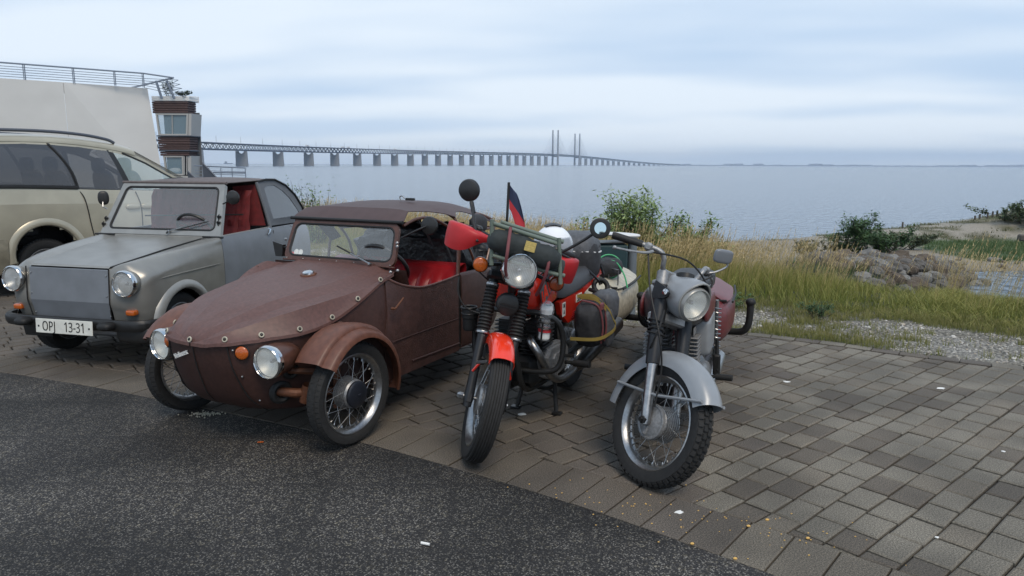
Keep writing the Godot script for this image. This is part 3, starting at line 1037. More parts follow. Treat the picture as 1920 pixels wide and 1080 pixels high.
	var hoops := [
		curve([V(0.565, 0.76, -1.22), V(0.56, 0.95, -1.25), V(0.525, 1.10, -1.28), V(0.47, 1.155, -1.285), V(0.30, 1.215, -1.285), V(0, 1.235, -1.285), V(-0.30, 1.215, -1.285), V(-0.47, 1.155, -1.285), V(-0.525, 1.10, -1.28), V(-0.56, 0.95, -1.25), V(-0.565, 0.76, -1.22)]),
		curve([V(0.55, 0.75, -1.62), V(0.52, 0.98, -1.80), V(0.47, 1.08, -1.90), V(0.25, 1.14, -1.92), V(0, 1.15, -1.93), V(-0.25, 1.14, -1.92), V(-0.47, 1.08, -1.90), V(-0.52, 0.98, -1.80), V(-0.55, 0.75, -1.62)]),
		curve([V(0.44, 1.12, -0.775), V(0.455, 1.155, -0.90), V(0.475, 1.15, -1.05), V(0.50, 1.06, -1.26), V(0.53, 0.93, -1.42), V(0.55, 0.77, -1.5)]),
		curve([V(-0.44, 1.12, -0.775), V(-0.455, 1.155, -0.90), V(-0.475, 1.15, -1.05), V(-0.50, 1.06, -1.26), V(-0.53, 0.93, -1.42), V(-0.55, 0.77, -1.5)]),
		[V(0.58, 0.77, -1.19), V(0.56, 1.02, -1.24)], [V(0.50, 1.03, -1.3), V(0.50, 1.03, -1.86)], [V(-0.50, 1.03, -1.3), V(-0.50, 1.03, -1.86)], [V(-0.48, 1.03, -1.86), V(0.48, 1.03, -1.86)]]
	for h in hoops:
		b = MB.new()
		b.tube(h, 0.010, 8)
		put("tube", b, M.brown_paint, hoop)
	b = MB.new()
	for sg in [1.0, -1.0]:
		b = MB.new()
		b.shell(fine([[V(0.42 * sg, 1.16, -0.95), V(0.46 * sg, 1.13, -0.93)], [V(0.40 * sg, 1.10, -1.05), V(0.46 * sg, 1.06, -1.02)], [V(0.38 * sg, 0.98, -1.16), V(0.44 * sg, 0.95, -1.12)]], 3, 2), 0.004)
		put("side_curtain", b, M.bag_cloth, o, 50)
		b = MB.new()
		b.blob(V(0.50 * sg, 1.07, -1.62), V(0.05, 0.075, 0.10), 0.9, 0.9, Basis(), 8, 12, 0.2, 3)
		put("rolled_curtain", b, M.bag_cloth, o, 50)
	b = MB.new()
	b.box(V(0.20, 1.262, -1.20), V(0.075, 0.018, 0.022), Basis(), 0.005)
	var key := put("roof_toggle", b, M.black_plastic, o)
	b = MB.new()
	b.tube(curve([V(0.13, 1.252, -1.19), V(0.12, 1.275, -1.19), V(0.14, 1.283, -1.19), V(0.16, 1.268, -1.19)], 4), 0.005, 6)
	put("hook", b, M.steel, key)
	# mirror on the right in the picture
	b = MB.new()
	b.tube([V(0.455, 1.05, -0.73), V(0.53, 1.09, -0.76), V(0.60, 1.125, -0.80)], 0.006, 8)
	b.lathe([Vector2(0.001, 0.022), Vector2(0.03, 0.018), Vector2(0.054, 0.008), Vector2(0.058, -0.006), Vector2(0.054, -0.010)], V(0.605, 1.125, -0.815), V(0.1, 0.05, 1), 28)
	var mrr := put("mirror", b, M.black_plastic, o)
	b = MB.new()
	b.lathe([Vector2(0.001, 0), Vector2(0.053, 0)], V(0.603, 1.124, -0.8255), V(0.1, 0.05, 1), 28)
	put("mirror_face", b, M.mirror_glass, mrr)
	for p in [V(0.445, 1.02, -0.70), V(0.452, 1.00, -0.69), V(0.50, 0.862, -0.55), V(0.515, 0.866, -0.60), V(-0.455, 1.0, -0.69)]:
		b = MB.new()
		b.lathe([Vector2(0.001, 0.014), Vector2(0.008, 0.012), Vector2(0.010, -0.002)], p, V(0.4 * signf(p.x), 0.2, 0.9), 10)
		put("stud", b, M.steel, o)
	b = MB.new()
	b.tube([V(-0.455, 0.95, -0.70), V(-0.56, 0.93, -0.70)], 0.006, 6)
	b.prism(PackedVector2Array([Vector2(-0.56, 0.88), Vector2(-0.50, 0.88), Vector2(-0.49, 0.96), Vector2(-0.58, 0.98)]), V(0, 0, -0.72), Basis(), 0.03)
	put("mirror", b, M.black_plastic, o)
	# rear wheel
	make_wheel(o, "rear_wheel", Transform3D(Basis(), V(0, 0.287, -1.86)), 0.287, 0.212, 0.10, 0.088, 0.12, "car", M.rim_metal, M.alloy, 36)

	# luggage behind the seat
	var lug := thing("luggage_bag", "crumpled black luggage bags heaped behind the red seat of the brown three-wheeler", "bag", o.transform * V(0, 0.75, -1.62), -26.65)
	b = MB.new()
	b.blob(V(0.12, 0.13, 0.05), V(0.36, 0.19, 0.24), 0.55, 0.6, Basis(), 22, 36, 0.20, 8)
	put("front_bag", b, M.bag_black, lug, 60)
	b = MB.new()
	b.blob(V(-0.24, 0.10, 0.02), V(0.24, 0.16, 0.25), 0.6, 0.6, Basis(), 20, 30, 0.2, 17)
	b.blob(V(0.28, 0.05, -0.20), V(0.22, 0.14, 0.16), 0.7, 0.7, Basis(), 18, 26, 0.22, 29)
	put("rear_bag", b, M.bag_black, lug, 60)
	b = MB.new()
	b.tube(curve([V(0.44, -0.02, 0.22), V(0.40, 0.16, 0.26), V(0.28, 0.26, 0.20), V(0.14, 0.335, 0.02), V(0.1, 0.30, -0.18)]), 0.009, 6)
	b.tube(curve([V(-0.08, -0.02, 0.26), V(-0.06, 0.2, 0.28), V(-0.02, 0.30, 0.16), V(0, 0.33, 0.0)]), 0.009, 6)
	put("strap", b, M.bag_cloth, lug)

# ---------------------------------------------------------------- grey microcar
func plate_text(parent: Node, text: String, size: float, xf: Transform3D, squeeze := 0.8) -> void:
	var o := lettering("lettering", text, size, M.ink, parent, xf, "Droid Sans", 0.002, 400)
	o.transform = xf * Transform3D(Basis().scaled(Vector3(squeeze, 1, 1)), Vector3.ZERO)

func make_microcar() -> void:
	var o := thing("microcar", "grey home-built microcar with flat nose panel, white number plate and red interior", "car", Vector3(-3.255, 0, -5.198), -13.8)
	var b := MB.new()
	b.xf = Transform3D(Basis(), V(0.02, 0, 0))
	# side columns: bonnet edge, shoulder, upper side, groove, lower side, sill
	var cols := [
		[V(0.345, 0.745, 0.0), V(0.346, 0.71, 0.004), V(0.346, 0.61, 0.010), V(0.346, 0.50, 0.018), V(0.346, 0.43, 0.0), V(0.346, 0.355, -0.015)],
		[V(0.347, 0.755, -0.03), V(0.44, 0.772, -0.045), V(0.485, 0.65, 0.0), V(0.485, 0.50, 0.005), V(0.485, 0.43, -0.012), V(0.48, 0.345, -0.04)],
		[V(0.352, 0.765, -0.09), V(0.47, 0.79, -0.12), V(0.585, 0.70, -0.085), V(0.598, 0.58, -0.075), V(0.598, 0.45, -0.085), V(0.58, 0.335, -0.11)],
		[V(0.362, 0.785, -0.25), V(0.51, 0.812, -0.26), V(0.608, 0.735, -0.25), V(0.622, 0.665, -0.25), V(0.624, 0.50, -0.25), V(0.60, 0.30, -0.25)],
		[V(0.385, 0.825, -0.55), V(0.56, 0.848, -0.55), V(0.612, 0.785, -0.55), V(0.624, 0.68, -0.55), V(0.625, 0.50, -0.55), V(0.61, 0.29, -0.55)],
		[V(0.415, 0.872, -0.93), V(0.592, 0.888, -0.93), V(0.614, 0.83, -0.93), V(0.624, 0.70, -0.93), V(0.624, 0.50, -0.93), V(0.61, 0.28, -0.93)]]
	var cf := fine(cols, 8, 6)
	var hole := func(p: Vector3) -> bool: return Vector2(p.z + 0.42, p.y - 0.275).length() < 0.285 and p.z < -0.125
	b.grid(cf, false, false, hole)
	b.grid(mir(cf), false, false, hole)
	put("body", b, M.grey_paint, o, 40)
	b = MB.new()
	b.xf = Transform3D(Basis(), V(0.02, 0, 0))
	b.grid([[V(-0.352, 0.752, 0.006), V(0.352, 0.752, 0.006)], [V(-0.352, 0.765, -0.01), V(0.352, 0.765, -0.01)], [V(-0.385, 0.836, -0.53), V(0.385, 0.836, -0.53)], [V(-0.42, 0.885, -0.945), V(0.42, 0.885, -0.945)]])
	for sg in [1.0, -1.0]:
		b.grid([[V(0.352 * sg, 0.765, -0.01), V(0.352 * sg, 0.748, -0.012)], [V(0.42 * sg, 0.885, -0.945), V(0.42 * sg, 0.868, -0.947)]])
	put("bonnet", b, M.grey_paint, o)
	b = MB.new()
	b.xf = Transform3D(Basis(), V(0.02, 0, 0))
	b.grid([[V(-0.343, 0.742, 0.010), V(0.343, 0.742, 0.010)], [V(-0.347, 0.738, 0.014), V(0.347, 0.738, 0.014)], [V(-0.346, 0.50, 0.030), V(0.346, 0.50, 0.030)], [V(-0.333, 0.345, -0.004), V(0.333, 0.345, -0.004)]])
	var np := put("nose_panel", b, M.grey_panel, o, 5)
	for sg in [1.0, -1.0]:
		b = MB.new()
		b.tube([V(0.366 * sg + 0.0 , 0.745, 0.006), V(0.364 * sg, 0.50, 0.024), V(0.352 * sg, 0.345, -0.004)], 0.0045, 6)
		b.xf = Transform3D(Basis(), V(0.02, 0, 0))
		put("edge_strip", b, M.rubber, np)
		for y in [0.70, 0.55, 0.40]:
			b = MB.new()
			b.lathe([Vector2(0.001, 0.005), Vector2(0.005, 0.004), Vector2(0.007, -0.001)], V(0.333 * sg + 0.02, y, lerpf(0.018, 0.030, (0.74 - y) / 0.24) if y > 0.5 else 0.010), Vector3.BACK, 10)
			put("rivet", b, M.steel, np)
		# bonnet seam
		b = MB.new()
		b.tube([V(0.354 * sg + 0.02, 0.757, -0.01), V(0.388 * sg + 0.02, 0.83, -0.53), V(0.424 * sg + 0.02, 0.876, -0.94)], 0.006, 6)
		put("bonnet_seam", b, M.rubber, o)
		headlight(o, look(V(0.490 * sg + 0.02, 0.648, 0.022), V(0.02 * sg, 0.02, 1)), 0.092, 0.12, M.grey_paint, false, true)
		# orange side lamps
		b = MB.new()
		b.blob(V(0.50 * sg + 0.02, 0.432, -0.012), V(0.040, 0.021, 0.030), 0.45, 0.5, Basis(), 10, 18)
		put("indicator", b, M.amber, o)
		# wheel arch lip
		var lip := []
		for k in 25:
			var an := deg_to_rad(lerpf(-2, 182, k / 24.0))
			var r := []
			for q in [[0.266, 0.610], [0.272, 0.640], [0.285, 0.650], [0.315, 0.645], [0.335, 0.628], [0.345, 0.612]]:
				r.append(V(q[1] * sg + 0.02, 0.275 + sin(an) * q[0] * 1.02, -0.42 + cos(an) * q[0]))
			lip.append(r)
		b = MB.new()
		b.grid(lip)
		put("arch_lip", b, M.grey_light, o, 50)
		b = MB.new()
		var well := []
		for k in 13:
			var an := deg_to_rad(lerpf(-20, 200, k / 12.0))
			well.append([V(0.62 * sg + 0.02, 0.275 + sin(an) * 0.30, -0.42 + cos(an) * 0.30), V(0.36 * sg + 0.02, 0.275 + sin(an) * 0.30, -0.42 + cos(an) * 0.30)])
		b.grid(well)
		put("wheel_well", b, M.rubber, o)
		var wx := Transform3D(Basis(Vector3.UP, 0.0 if sg > 0 else PI), V(0.52 * sg + 0.02, 0.262, -0.42))
		var w := make_wheel(o, "front_wheel", wx, 0.262, 0.165, 0.14, 0.07, 0.08, "car", M.dull_alloy, M.dull_alloy, 0)
		b = MB.new()
		b.lathe([Vector2(0.165, -0.02), Vector2(0.15, 0.01), Vector2(0.12, 0.02), Vector2(0.08, 0.035), Vector2(0.05, 0.05), Vector2(0.001, 0.055)], Vector3.ZERO, Vector3.RIGHT, 32)
		put("wheel_disc", b, M.grey_light, w)
		# side groove
		b = MB.new()
		b.tube(curve([V(0.612 * sg + 0.02, 0.655, -0.14), V(0.626 * sg + 0.02, 0.668, -0.30), V(0.628 * sg + 0.02, 0.676, -0.60), V(0.627 * sg + 0.02, 0.682, -0.88)]), [0.001, 0.002, 0.003, 0.004, 0.005, 0.005, 0.005, 0.005, 0.005, 0.005, 0.005, 0.005, 0.005, 0.005, 0.005, 0.005, 0.004, 0.003, 0.001], 6)
		put("side_crease", b, M.grey_paint, o)
		# door and rear quarter
		b = MB.new()
		b.shell(fine([[V(0.598 * sg, 0.893, -0.942), V(0.618 * sg, 0.80, -0.942), V(0.626 * sg, 0.60, -0.942), V(0.612 * sg, 0.29, -0.942)], [V(0.600 * sg, 0.903, -1.35), V(0.622 * sg, 0.80, -1.35), V(0.628 * sg, 0.60, -1.35), V(0.612 * sg, 0.29, -1.35)], [V(0.600 * sg, 0.910, -1.715), V(0.622 * sg, 0.80, -1.715), V(0.628 * sg, 0.60, -1.715), V(0.612 * sg, 0.29, -1.715)]], 3, 3), -0.015 * sg)
		b.xf = Transform3D()
		var d := put("door", b, M.grey_panel, o)
		d.position.x = 0.0
		b = MB.new()
		b.tube([V(0.600 * sg, 0.897, -0.945), V(0.601 * sg, 0.908, -1.35), V(0.601 * sg, 0.915, -1.715)], 0.007, 6)
		put("edge_trim", b, M.grey_light, d)
		b = MB.new()
		b.tube([V(0.612 * sg, 0.90, -1.66), V(0.632 * sg, 0.895, -1.66), V(0.640 * sg, 0.87, -1.63), V(0.640 * sg, 0.855, -1.60)], [0.012, 0.010, 0.008, 0.008], 8)
		put("handle", b, M.chrome, d)
		b = MB.new()
		b.shell(fine([[V(0.600 * sg, 0.908, -1.722), V(0.622 * sg, 0.80, -1.722), V(0.628 * sg, 0.60, -1.722), V(0.612 * sg, 0.29, -1.722)], [V(0.59 * sg, 0.91, -2.1), V(0.615 * sg, 0.80, -2.1), V(0.62 * sg, 0.60, -2.1), V(0.60 * sg, 0.30, -2.1)], [V(0.54 * sg, 0.90, -2.42), V(0.56 * sg, 0.80, -2.46), V(0.57 * sg, 0.60, -2.46), V(0.55 * sg, 0.34, -2.42)]], 3, 3), -0.01 * sg)
		b.grid([[V(0.54 * sg, 0.90, -2.42), V(0.56 * sg, 0.80, -2.46), V(0.57 * sg, 0.60, -2.46), V(0.55 * sg, 0.34, -2.42)], [V(0, 0.92, -2.52), V(0, 0.80, -2.56), V(0, 0.60, -2.56), V(0, 0.34, -2.5)]])
		put("rear_quarter", b, M.grey_panel, o)
		b = MB.new()
		b.tube([V(0.627 * sg, 0.885, -1.715), V(0.629 * sg, 0.60, -1.718), V(0.614 * sg, 0.29, -1.718)], 0.003, 5)
		b.tube([V(0.602 * sg + 0.01, 0.88, -0.938), V(0.628 * sg, 0.60, -0.936), V(0.614 * sg, 0.29, -0.936)], 0.003, 5)
		put("door_gap", b, M.rubber, o)
		b = MB.new()
		for k in 5:
			b.lathe([Vector2(0.001, 0.004), Vector2(0.006, 0.003), Vector2(0.008, -0.002)], V(0.610 * sg, 0.90 , -1.80 - k * 0.13), V(sg, 0.2, 0), 8)
		put("press_stud", b, M.steel, o, 40, "stuff")
		# soft top side with its clear window
		var q := [V(0.598, 0.925, -1.722), V(0.56, 1.10, -1.705), V(0.515, 1.325, -1.672), V(0.505, 1.345, -1.82), V(0.50, 1.340, -1.98), V(0.50, 1.285, -2.16), V(0.505, 1.19, -2.31), V(0.52, 1.06, -2.42), V(0.54, 0.915, -2.46)]
		var wq := [V(0.585, 0.985, -1.79), V(0.552, 1.13, -1.775), V(0.523, 1.275, -1.755), V(0.512, 1.295, -1.83), V(0.507, 1.295, -1.95), V(0.508, 1.24, -2.09), V(0.515, 1.16, -2.21), V(0.530, 1.07, -2.29), V(0.558, 0.985, -2.33)]
		var ring := []
		for k in q.size():
			ring.append([V(q[k].x * sg, q[k].y, q[k].z), V(wq[k].x * sg + 0.004 * sg, wq[k].y, wq[k].z)])
		b = MB.new()
		b.grid(ring, false, true)
		var st := put("soft_top_side", b, M.grey_cloth, o, 20)
		b = MB.new()
		var wr := []
		for p in wq:
			wr.append(V(p.x * sg, p.y, p.z))
		b.fan(wr)
		put("window", b, M.soft_window, st, 20)
		b = MB.new()
		b.tube([V(0.515 * sg, 1.335, -1.67), V(0.51 * sg, 1.352, -1.82), V(0.505 * sg, 1.348, -1.98), V(0.505 * sg, 1.292, -2.165), V(0.51 * sg, 1.195, -2.32), V(0.525 * sg, 1.065, -2.43), V(0.545 * sg, 0.915, -2.47)], 0.010, 6)
		put("piping", b, M.rubber, st)
		b = MB.new()
		b.tube([V(0.51 * sg, 1.33, -1.66), V(0.562 * sg, 1.10, -1.692), V(0.602 * sg, 0.905, -1.708)], 0.016, 8)
		put("rear_pillar", b, M.grey_cloth, o)
	# roof
	b = MB.new()
	var rows := []
	for q in [[-1.19, 0.515, 1.322, 1.318], [-1.215, 0.52, 1.345, 1.335], [-1.35, 0.515, 1.358, 1.338], [-1.6, 0.512, 1.368, 1.345], [-1.82, 0.508, 1.368, 1.350], [-1.98, 0.505, 1.362, 1.348], [-2.165, 0.505, 1.31, 1.292], [-2.32, 0.51, 1.21, 1.195], [-2.43, 0.525, 1.08, 1.065], [-2.475, 0.545, 0.925, 0.915]]:
		var r := []
		for k in 9:
			var u := lerpf(-1, 1, k / 8.0)
			r.append(V(u * q[1], lerpf(q[2], q[3], u * u), q[0]))
		rows.append(r)
	b.shell(fine(rows, 2, 1), 0.006)
	put("roof_cover", b, M.roof_grey, o)
	# cowl and windscreen
	b = MB.new()
	b.grid([[V(-0.60, 0.880, -0.925), V(0.62, 0.880, -0.925)], [V(-0.605, 0.885, -0.955), V(0.625, 0.885, -0.955)], [V(-0.60, 0.90, -0.97), V(0.60, 0.90, -0.97)]])
	put("cowl", b, M.grey_light, o)
	b = MB.new()
	for sg in [1.0, -1.0]:
		b.tube([V(0.63 * sg if sg < 0 else 0.645, 0.890, -0.938), V(0.44 * sg + 0.01, 0.892, -0.938)], 0.008, 6)
	put("cowl_seal", b, M.rubber, o)
	var fl := func(u: float, t: float) -> Vector3: return V(0.002 + u * lerpf(0.600, 0.515, t), lerpf(0.895, 1.322, t), lerpf(-0.965, -1.195, t))
	var nrm := V(0, 0.47, 0.88)
	var corner := func(es: float, eb: float, et: float, rr: float) -> Array:
		var out := []
		var cs := [[1, 0], [1, 1], [-1, 1], [-1, 0]]
		for c in 4:
			for k in 6:
				var a: float = [-PI / 2, 0.0, PI / 2, PI][c] + PI / 2 * k / 5.0
				var cx: float = cs[c][0] * (1.0 - (es + rr) / 0.56)
				var ct: float = (eb + rr) / 0.48 if cs[c][1] == 0 else 1.0 - (et + rr) / 0.48
				out.append(fl.call(cx + cos(a) * rr / 0.56, ct + sin(a) * rr / 0.48))
		return out
	var outer: Array = corner.call(0.0, 0.0, 0.0, 0.012)
	var inner: Array = corner.call(0.060, 0.05, 0.035, 0.045)
	var fro := []
	for k in outer.size():
		fro.append([outer[k] - nrm * 0.03, outer[k] + nrm * 0.006, inner[k] + nrm * 0.006, inner[k] - nrm * 0.02])
	b = MB.new()
	b.grid(fro, true, true)
	var wf := put("windscreen_frame", b, M.grey_light, o, 40)
	b = MB.new()
	b.tube(inner, 0.011, 8, true)
	put("gasket", b, M.rubber, wf)
	b = MB.new()
	b.fan(corner.call(0.062, 0.052, 0.037, 0.045))
	put("glass", b, M.screen, wf)
	b = MB.new()
	b.tube([V(-0.525, 1.332, -1.195), V(0.53, 1.332, -1.195)], 0.012, 8)
	put("roof_edge", b, M.roof_grey, o)
	wiper(o, V(0.11, 0.925, -0.965), V(0.47, 1.015, -1.01), nrm, 0.13)
	b = MB.new()
	b.tube([V(0.10, 0.93, -0.955), V(0.09, 0.91, -0.945)], 0.007, 6)
	put("wiper_spindle", b, M.black_metal, o)
	for q in [[-1.0, 0.28], [-1.0, 0.17], [0.96, 0.25], [0.96, 0.36]]:
		b = MB.new()
		var p: Vector3 = fl.call(q[0], q[1])
		b.box(p + nrm * 0.014, V(0.035, 0.02, 0.018), Basis(), 0.004)
		b.tube([p + nrm * 0.01 + V(0, 0.02, 0), p + nrm * 0.03, p + nrm * 0.02 - V(0, 0.03, 0)], 0.005, 6)
		put("hinge", b, M.black_metal, wf)
	# mirrors
	var mp := sub("mirror", o)
	b = MB.new()
	b.tube([V(-0.585, 1.10, -1.05), V(-0.61, 1.12, -1.03), V(-0.625, 1.16, -1.05)], 0.006, 8)
	put("stalk", b, M.steel, mp)
	b = MB.new()
	b.blob(V(-0.635, 1.195, -1.07), V(0.045, 0.062, 0.022), 0.8, 0.8, Basis(Vector3.UP, 0.7), 10, 18)
	put("mirror_shell", b, M.black_plastic, mp)
	mp = sub("mirror", o)
	b = MB.new()
	b.tube([V(0.56, 1.16, -1.08), V(0.60, 1.18, -1.09)], 0.006, 8)
	put("stalk", b, M.black_metal, mp)
	b = MB.new()
	b.lathe([Vector2(0.001, 0.02), Vector2(0.03, 0.016), Vector2(0.055, 0.006), Vector2(0.06, -0.008), Vector2(0.001, -0.008)], V(0.645, 1.215, -1.10), V(0.15, 0, 1), 26)
	put("mirror_shell", b, M.black_plastic, mp)
	# bumper, plate
	b = MB.new()
	var bp := curve([V(-0.66, 0.345, -0.30), V(-0.645, 0.345, -0.10), V(-0.56, 0.345, 0.03), V(-0.30, 0.345, 0.055), V(0.02, 0.345, 0.06), V(0.34, 0.345, 0.055), V(0.60, 0.345, 0.03), V(0.68, 0.345, -0.10), V(0.69, 0.345, -0.22)], 4)
	var br := []
	for p in bp:
		var out: Vector3 = V(p.x * 0.4, 0, maxf(p.z + 0.3, 0.0)).normalized()
		br.append([p - out * 0.03 + V(0, 0.035, 0), p + out * 0.0 + V(0, 0.036, 0), p + out * 0.012 + V(0, 0.015, 0), p + out * 0.012 - V(0, 0.02, 0), p - V(0, 0.045, 0), p - out * 0.03 - V(0, 0.048, 0)])
	b.grid(br, true)
	var bump_o := put("bumper", b, M.black_plastic, o, 30)
	for x in [-0.345, 0.385]:
		b = MB.new()
		b.blob(V(x, 0.345, 0.09), V(0.058, 0.032, 0.055), 0.8, 0.7, Basis(), 10, 18)
		put("overrider", b, M.rubber, bump_o)
	b = MB.new()
	b.blob(V(0.52, 0.275, -0.03), V(0.15, 0.075, 0.05), 0.6, 0.6, Basis(), 10, 22)
	put("bumper_skirt", b, M.black_plastic, bump_o)
	b = MB.new()
	b.grid([[V(-0.34, 0.31, -0.03), V(0.62, 0.31, -0.03)], [V(-0.30, 0.25, -0.04), V(0.55, 0.25, -0.04)], [V(-0.28, 0.22, -0.10), V(0.5, 0.22, -0.10)]])
	put("valance", b, M.grey_panel, o)
	var pl := sub("number_plate", o, Transform3D(Basis(Vector3.RIGHT, -0.06), V(0.02, 0.322, 0.098)))
	b = MB.new()
	b.box(Vector3.ZERO, V(0.50, 0.105, 0.006), Basis(), 0.002)
	put("plate", b, M.white_plate, pl)
	plate_text(pl, "OPJ", 0.098, Transform3D(Basis(), V(-0.130, -0.001, 0.0045)), 0.78)
	plate_text(pl, "13-31", 0.098, Transform3D(Basis(), V(0.095, -0.001, 0.0045)), 0.76)
	for x in [-0.222, 0.222]:
		b = MB.new()
		b.lathe([Vector2(0.001, 0.004), Vector2(0.006, 0.003), Vector2(0.008, 0.0)], V(x, -0.002, 0.0035), Vector3.BACK, 10)
		put("screw", b, M.black_metal, pl)
	# inside
	b = MB.new()
	b.grid([[V(-0.60, 0.285, -0.2), V(0.60, 0.285, -0.2)], [V(-0.60, 0.285, -2.4), V(0.60, 0.285, -2.4)]])
	b.grid([[V(-0.60, 0.285, -0.70), V(0.60, 0.285, -0.70)], [V(-0.60, 0.80, -0.95), V(0.60, 0.80, -0.95)], [V(-0.60, 0.875, -0.985), V(0.60, 0.875, -0.985)]])
	put("floor_pan", b, M.black_plastic, o)
	b = MB.new()
	b.box(V(0.02, 0.86, -1.03), V(1.12, 0.035, 0.11), Basis(), 0.012)
	put("dashboard", b, M.black_plastic, o)
	var seat := sub("seat", o)
	var wob := FastNoiseLite.new()
	wob.seed = 19
	wob.frequency = 3.5
	b = MB.new()
	var sr := []
	for i in 41:
		var x := lerpf(-0.52, 0.53, i / 40.0)
		var r := []
		for k in 11:
			var t := k / 10.0
			r.append(V(x, lerpf(0.60, 1.26, t), -1.42 - 0.12 * t + 0.05 * wob.get_noise_2d(x * 2.2 + t * 0.5, t * 0.9)))
		sr.append(r)
	b.grid(sr)
	put("backrest", b, M.red_cloth, seat)
	b = MB.new()
	sr = []
	for i in 33:
		var x := lerpf(-0.55, 0.56, i / 32.0)
		var f := 0.012 * absf(sin(i * PI / 4.0))
		sr.append([V(x, 0.45, -1.08), V(x, 0.60 + f, -1.10), V(x, 0.66 + f, -1.22), V(x, 0.64 + f, -1.40)])
	b.grid(sr)
	put("cushion", b, M.red_vinyl, seat)
	b = MB.new()
	b.tube([V(-0.5, 1.02, -1.40), V(0.53, 1.05, -1.40)], 0.007, 6)
	put("seat_bar", b, M.black_metal, seat)
	b = MB.new()
	b.grid([[V(0.50, 1.31, -1.66), V(0.56, 0.93, -1.70)], [V(0.30, 1.29, -1.60), V(0.36, 0.93, -1.60)]])
	b.grid([[V(-0.50, 1.31, -1.66), V(-0.56, 0.93, -1.70)], [V(-0.36, 1.29, -1.60), V(-0.42, 0.93, -1.60)]])
	put("side_curtain", b, M.red_cloth, o)
	steering_wheel(o, V(0.27, 0.93, -1.10), V(0, 0.55, -0.83), 0.17)
	for sg in [1.0, -1.0]:
		make_wheel(o, "rear_wheel", Transform3D(Basis(), V(0.5 * sg, 0.262, -1.95)), 0.262, 0.165, 0.14, 0.07, 0.08, "car", M.dull_alloy, M.dull_alloy, 0)

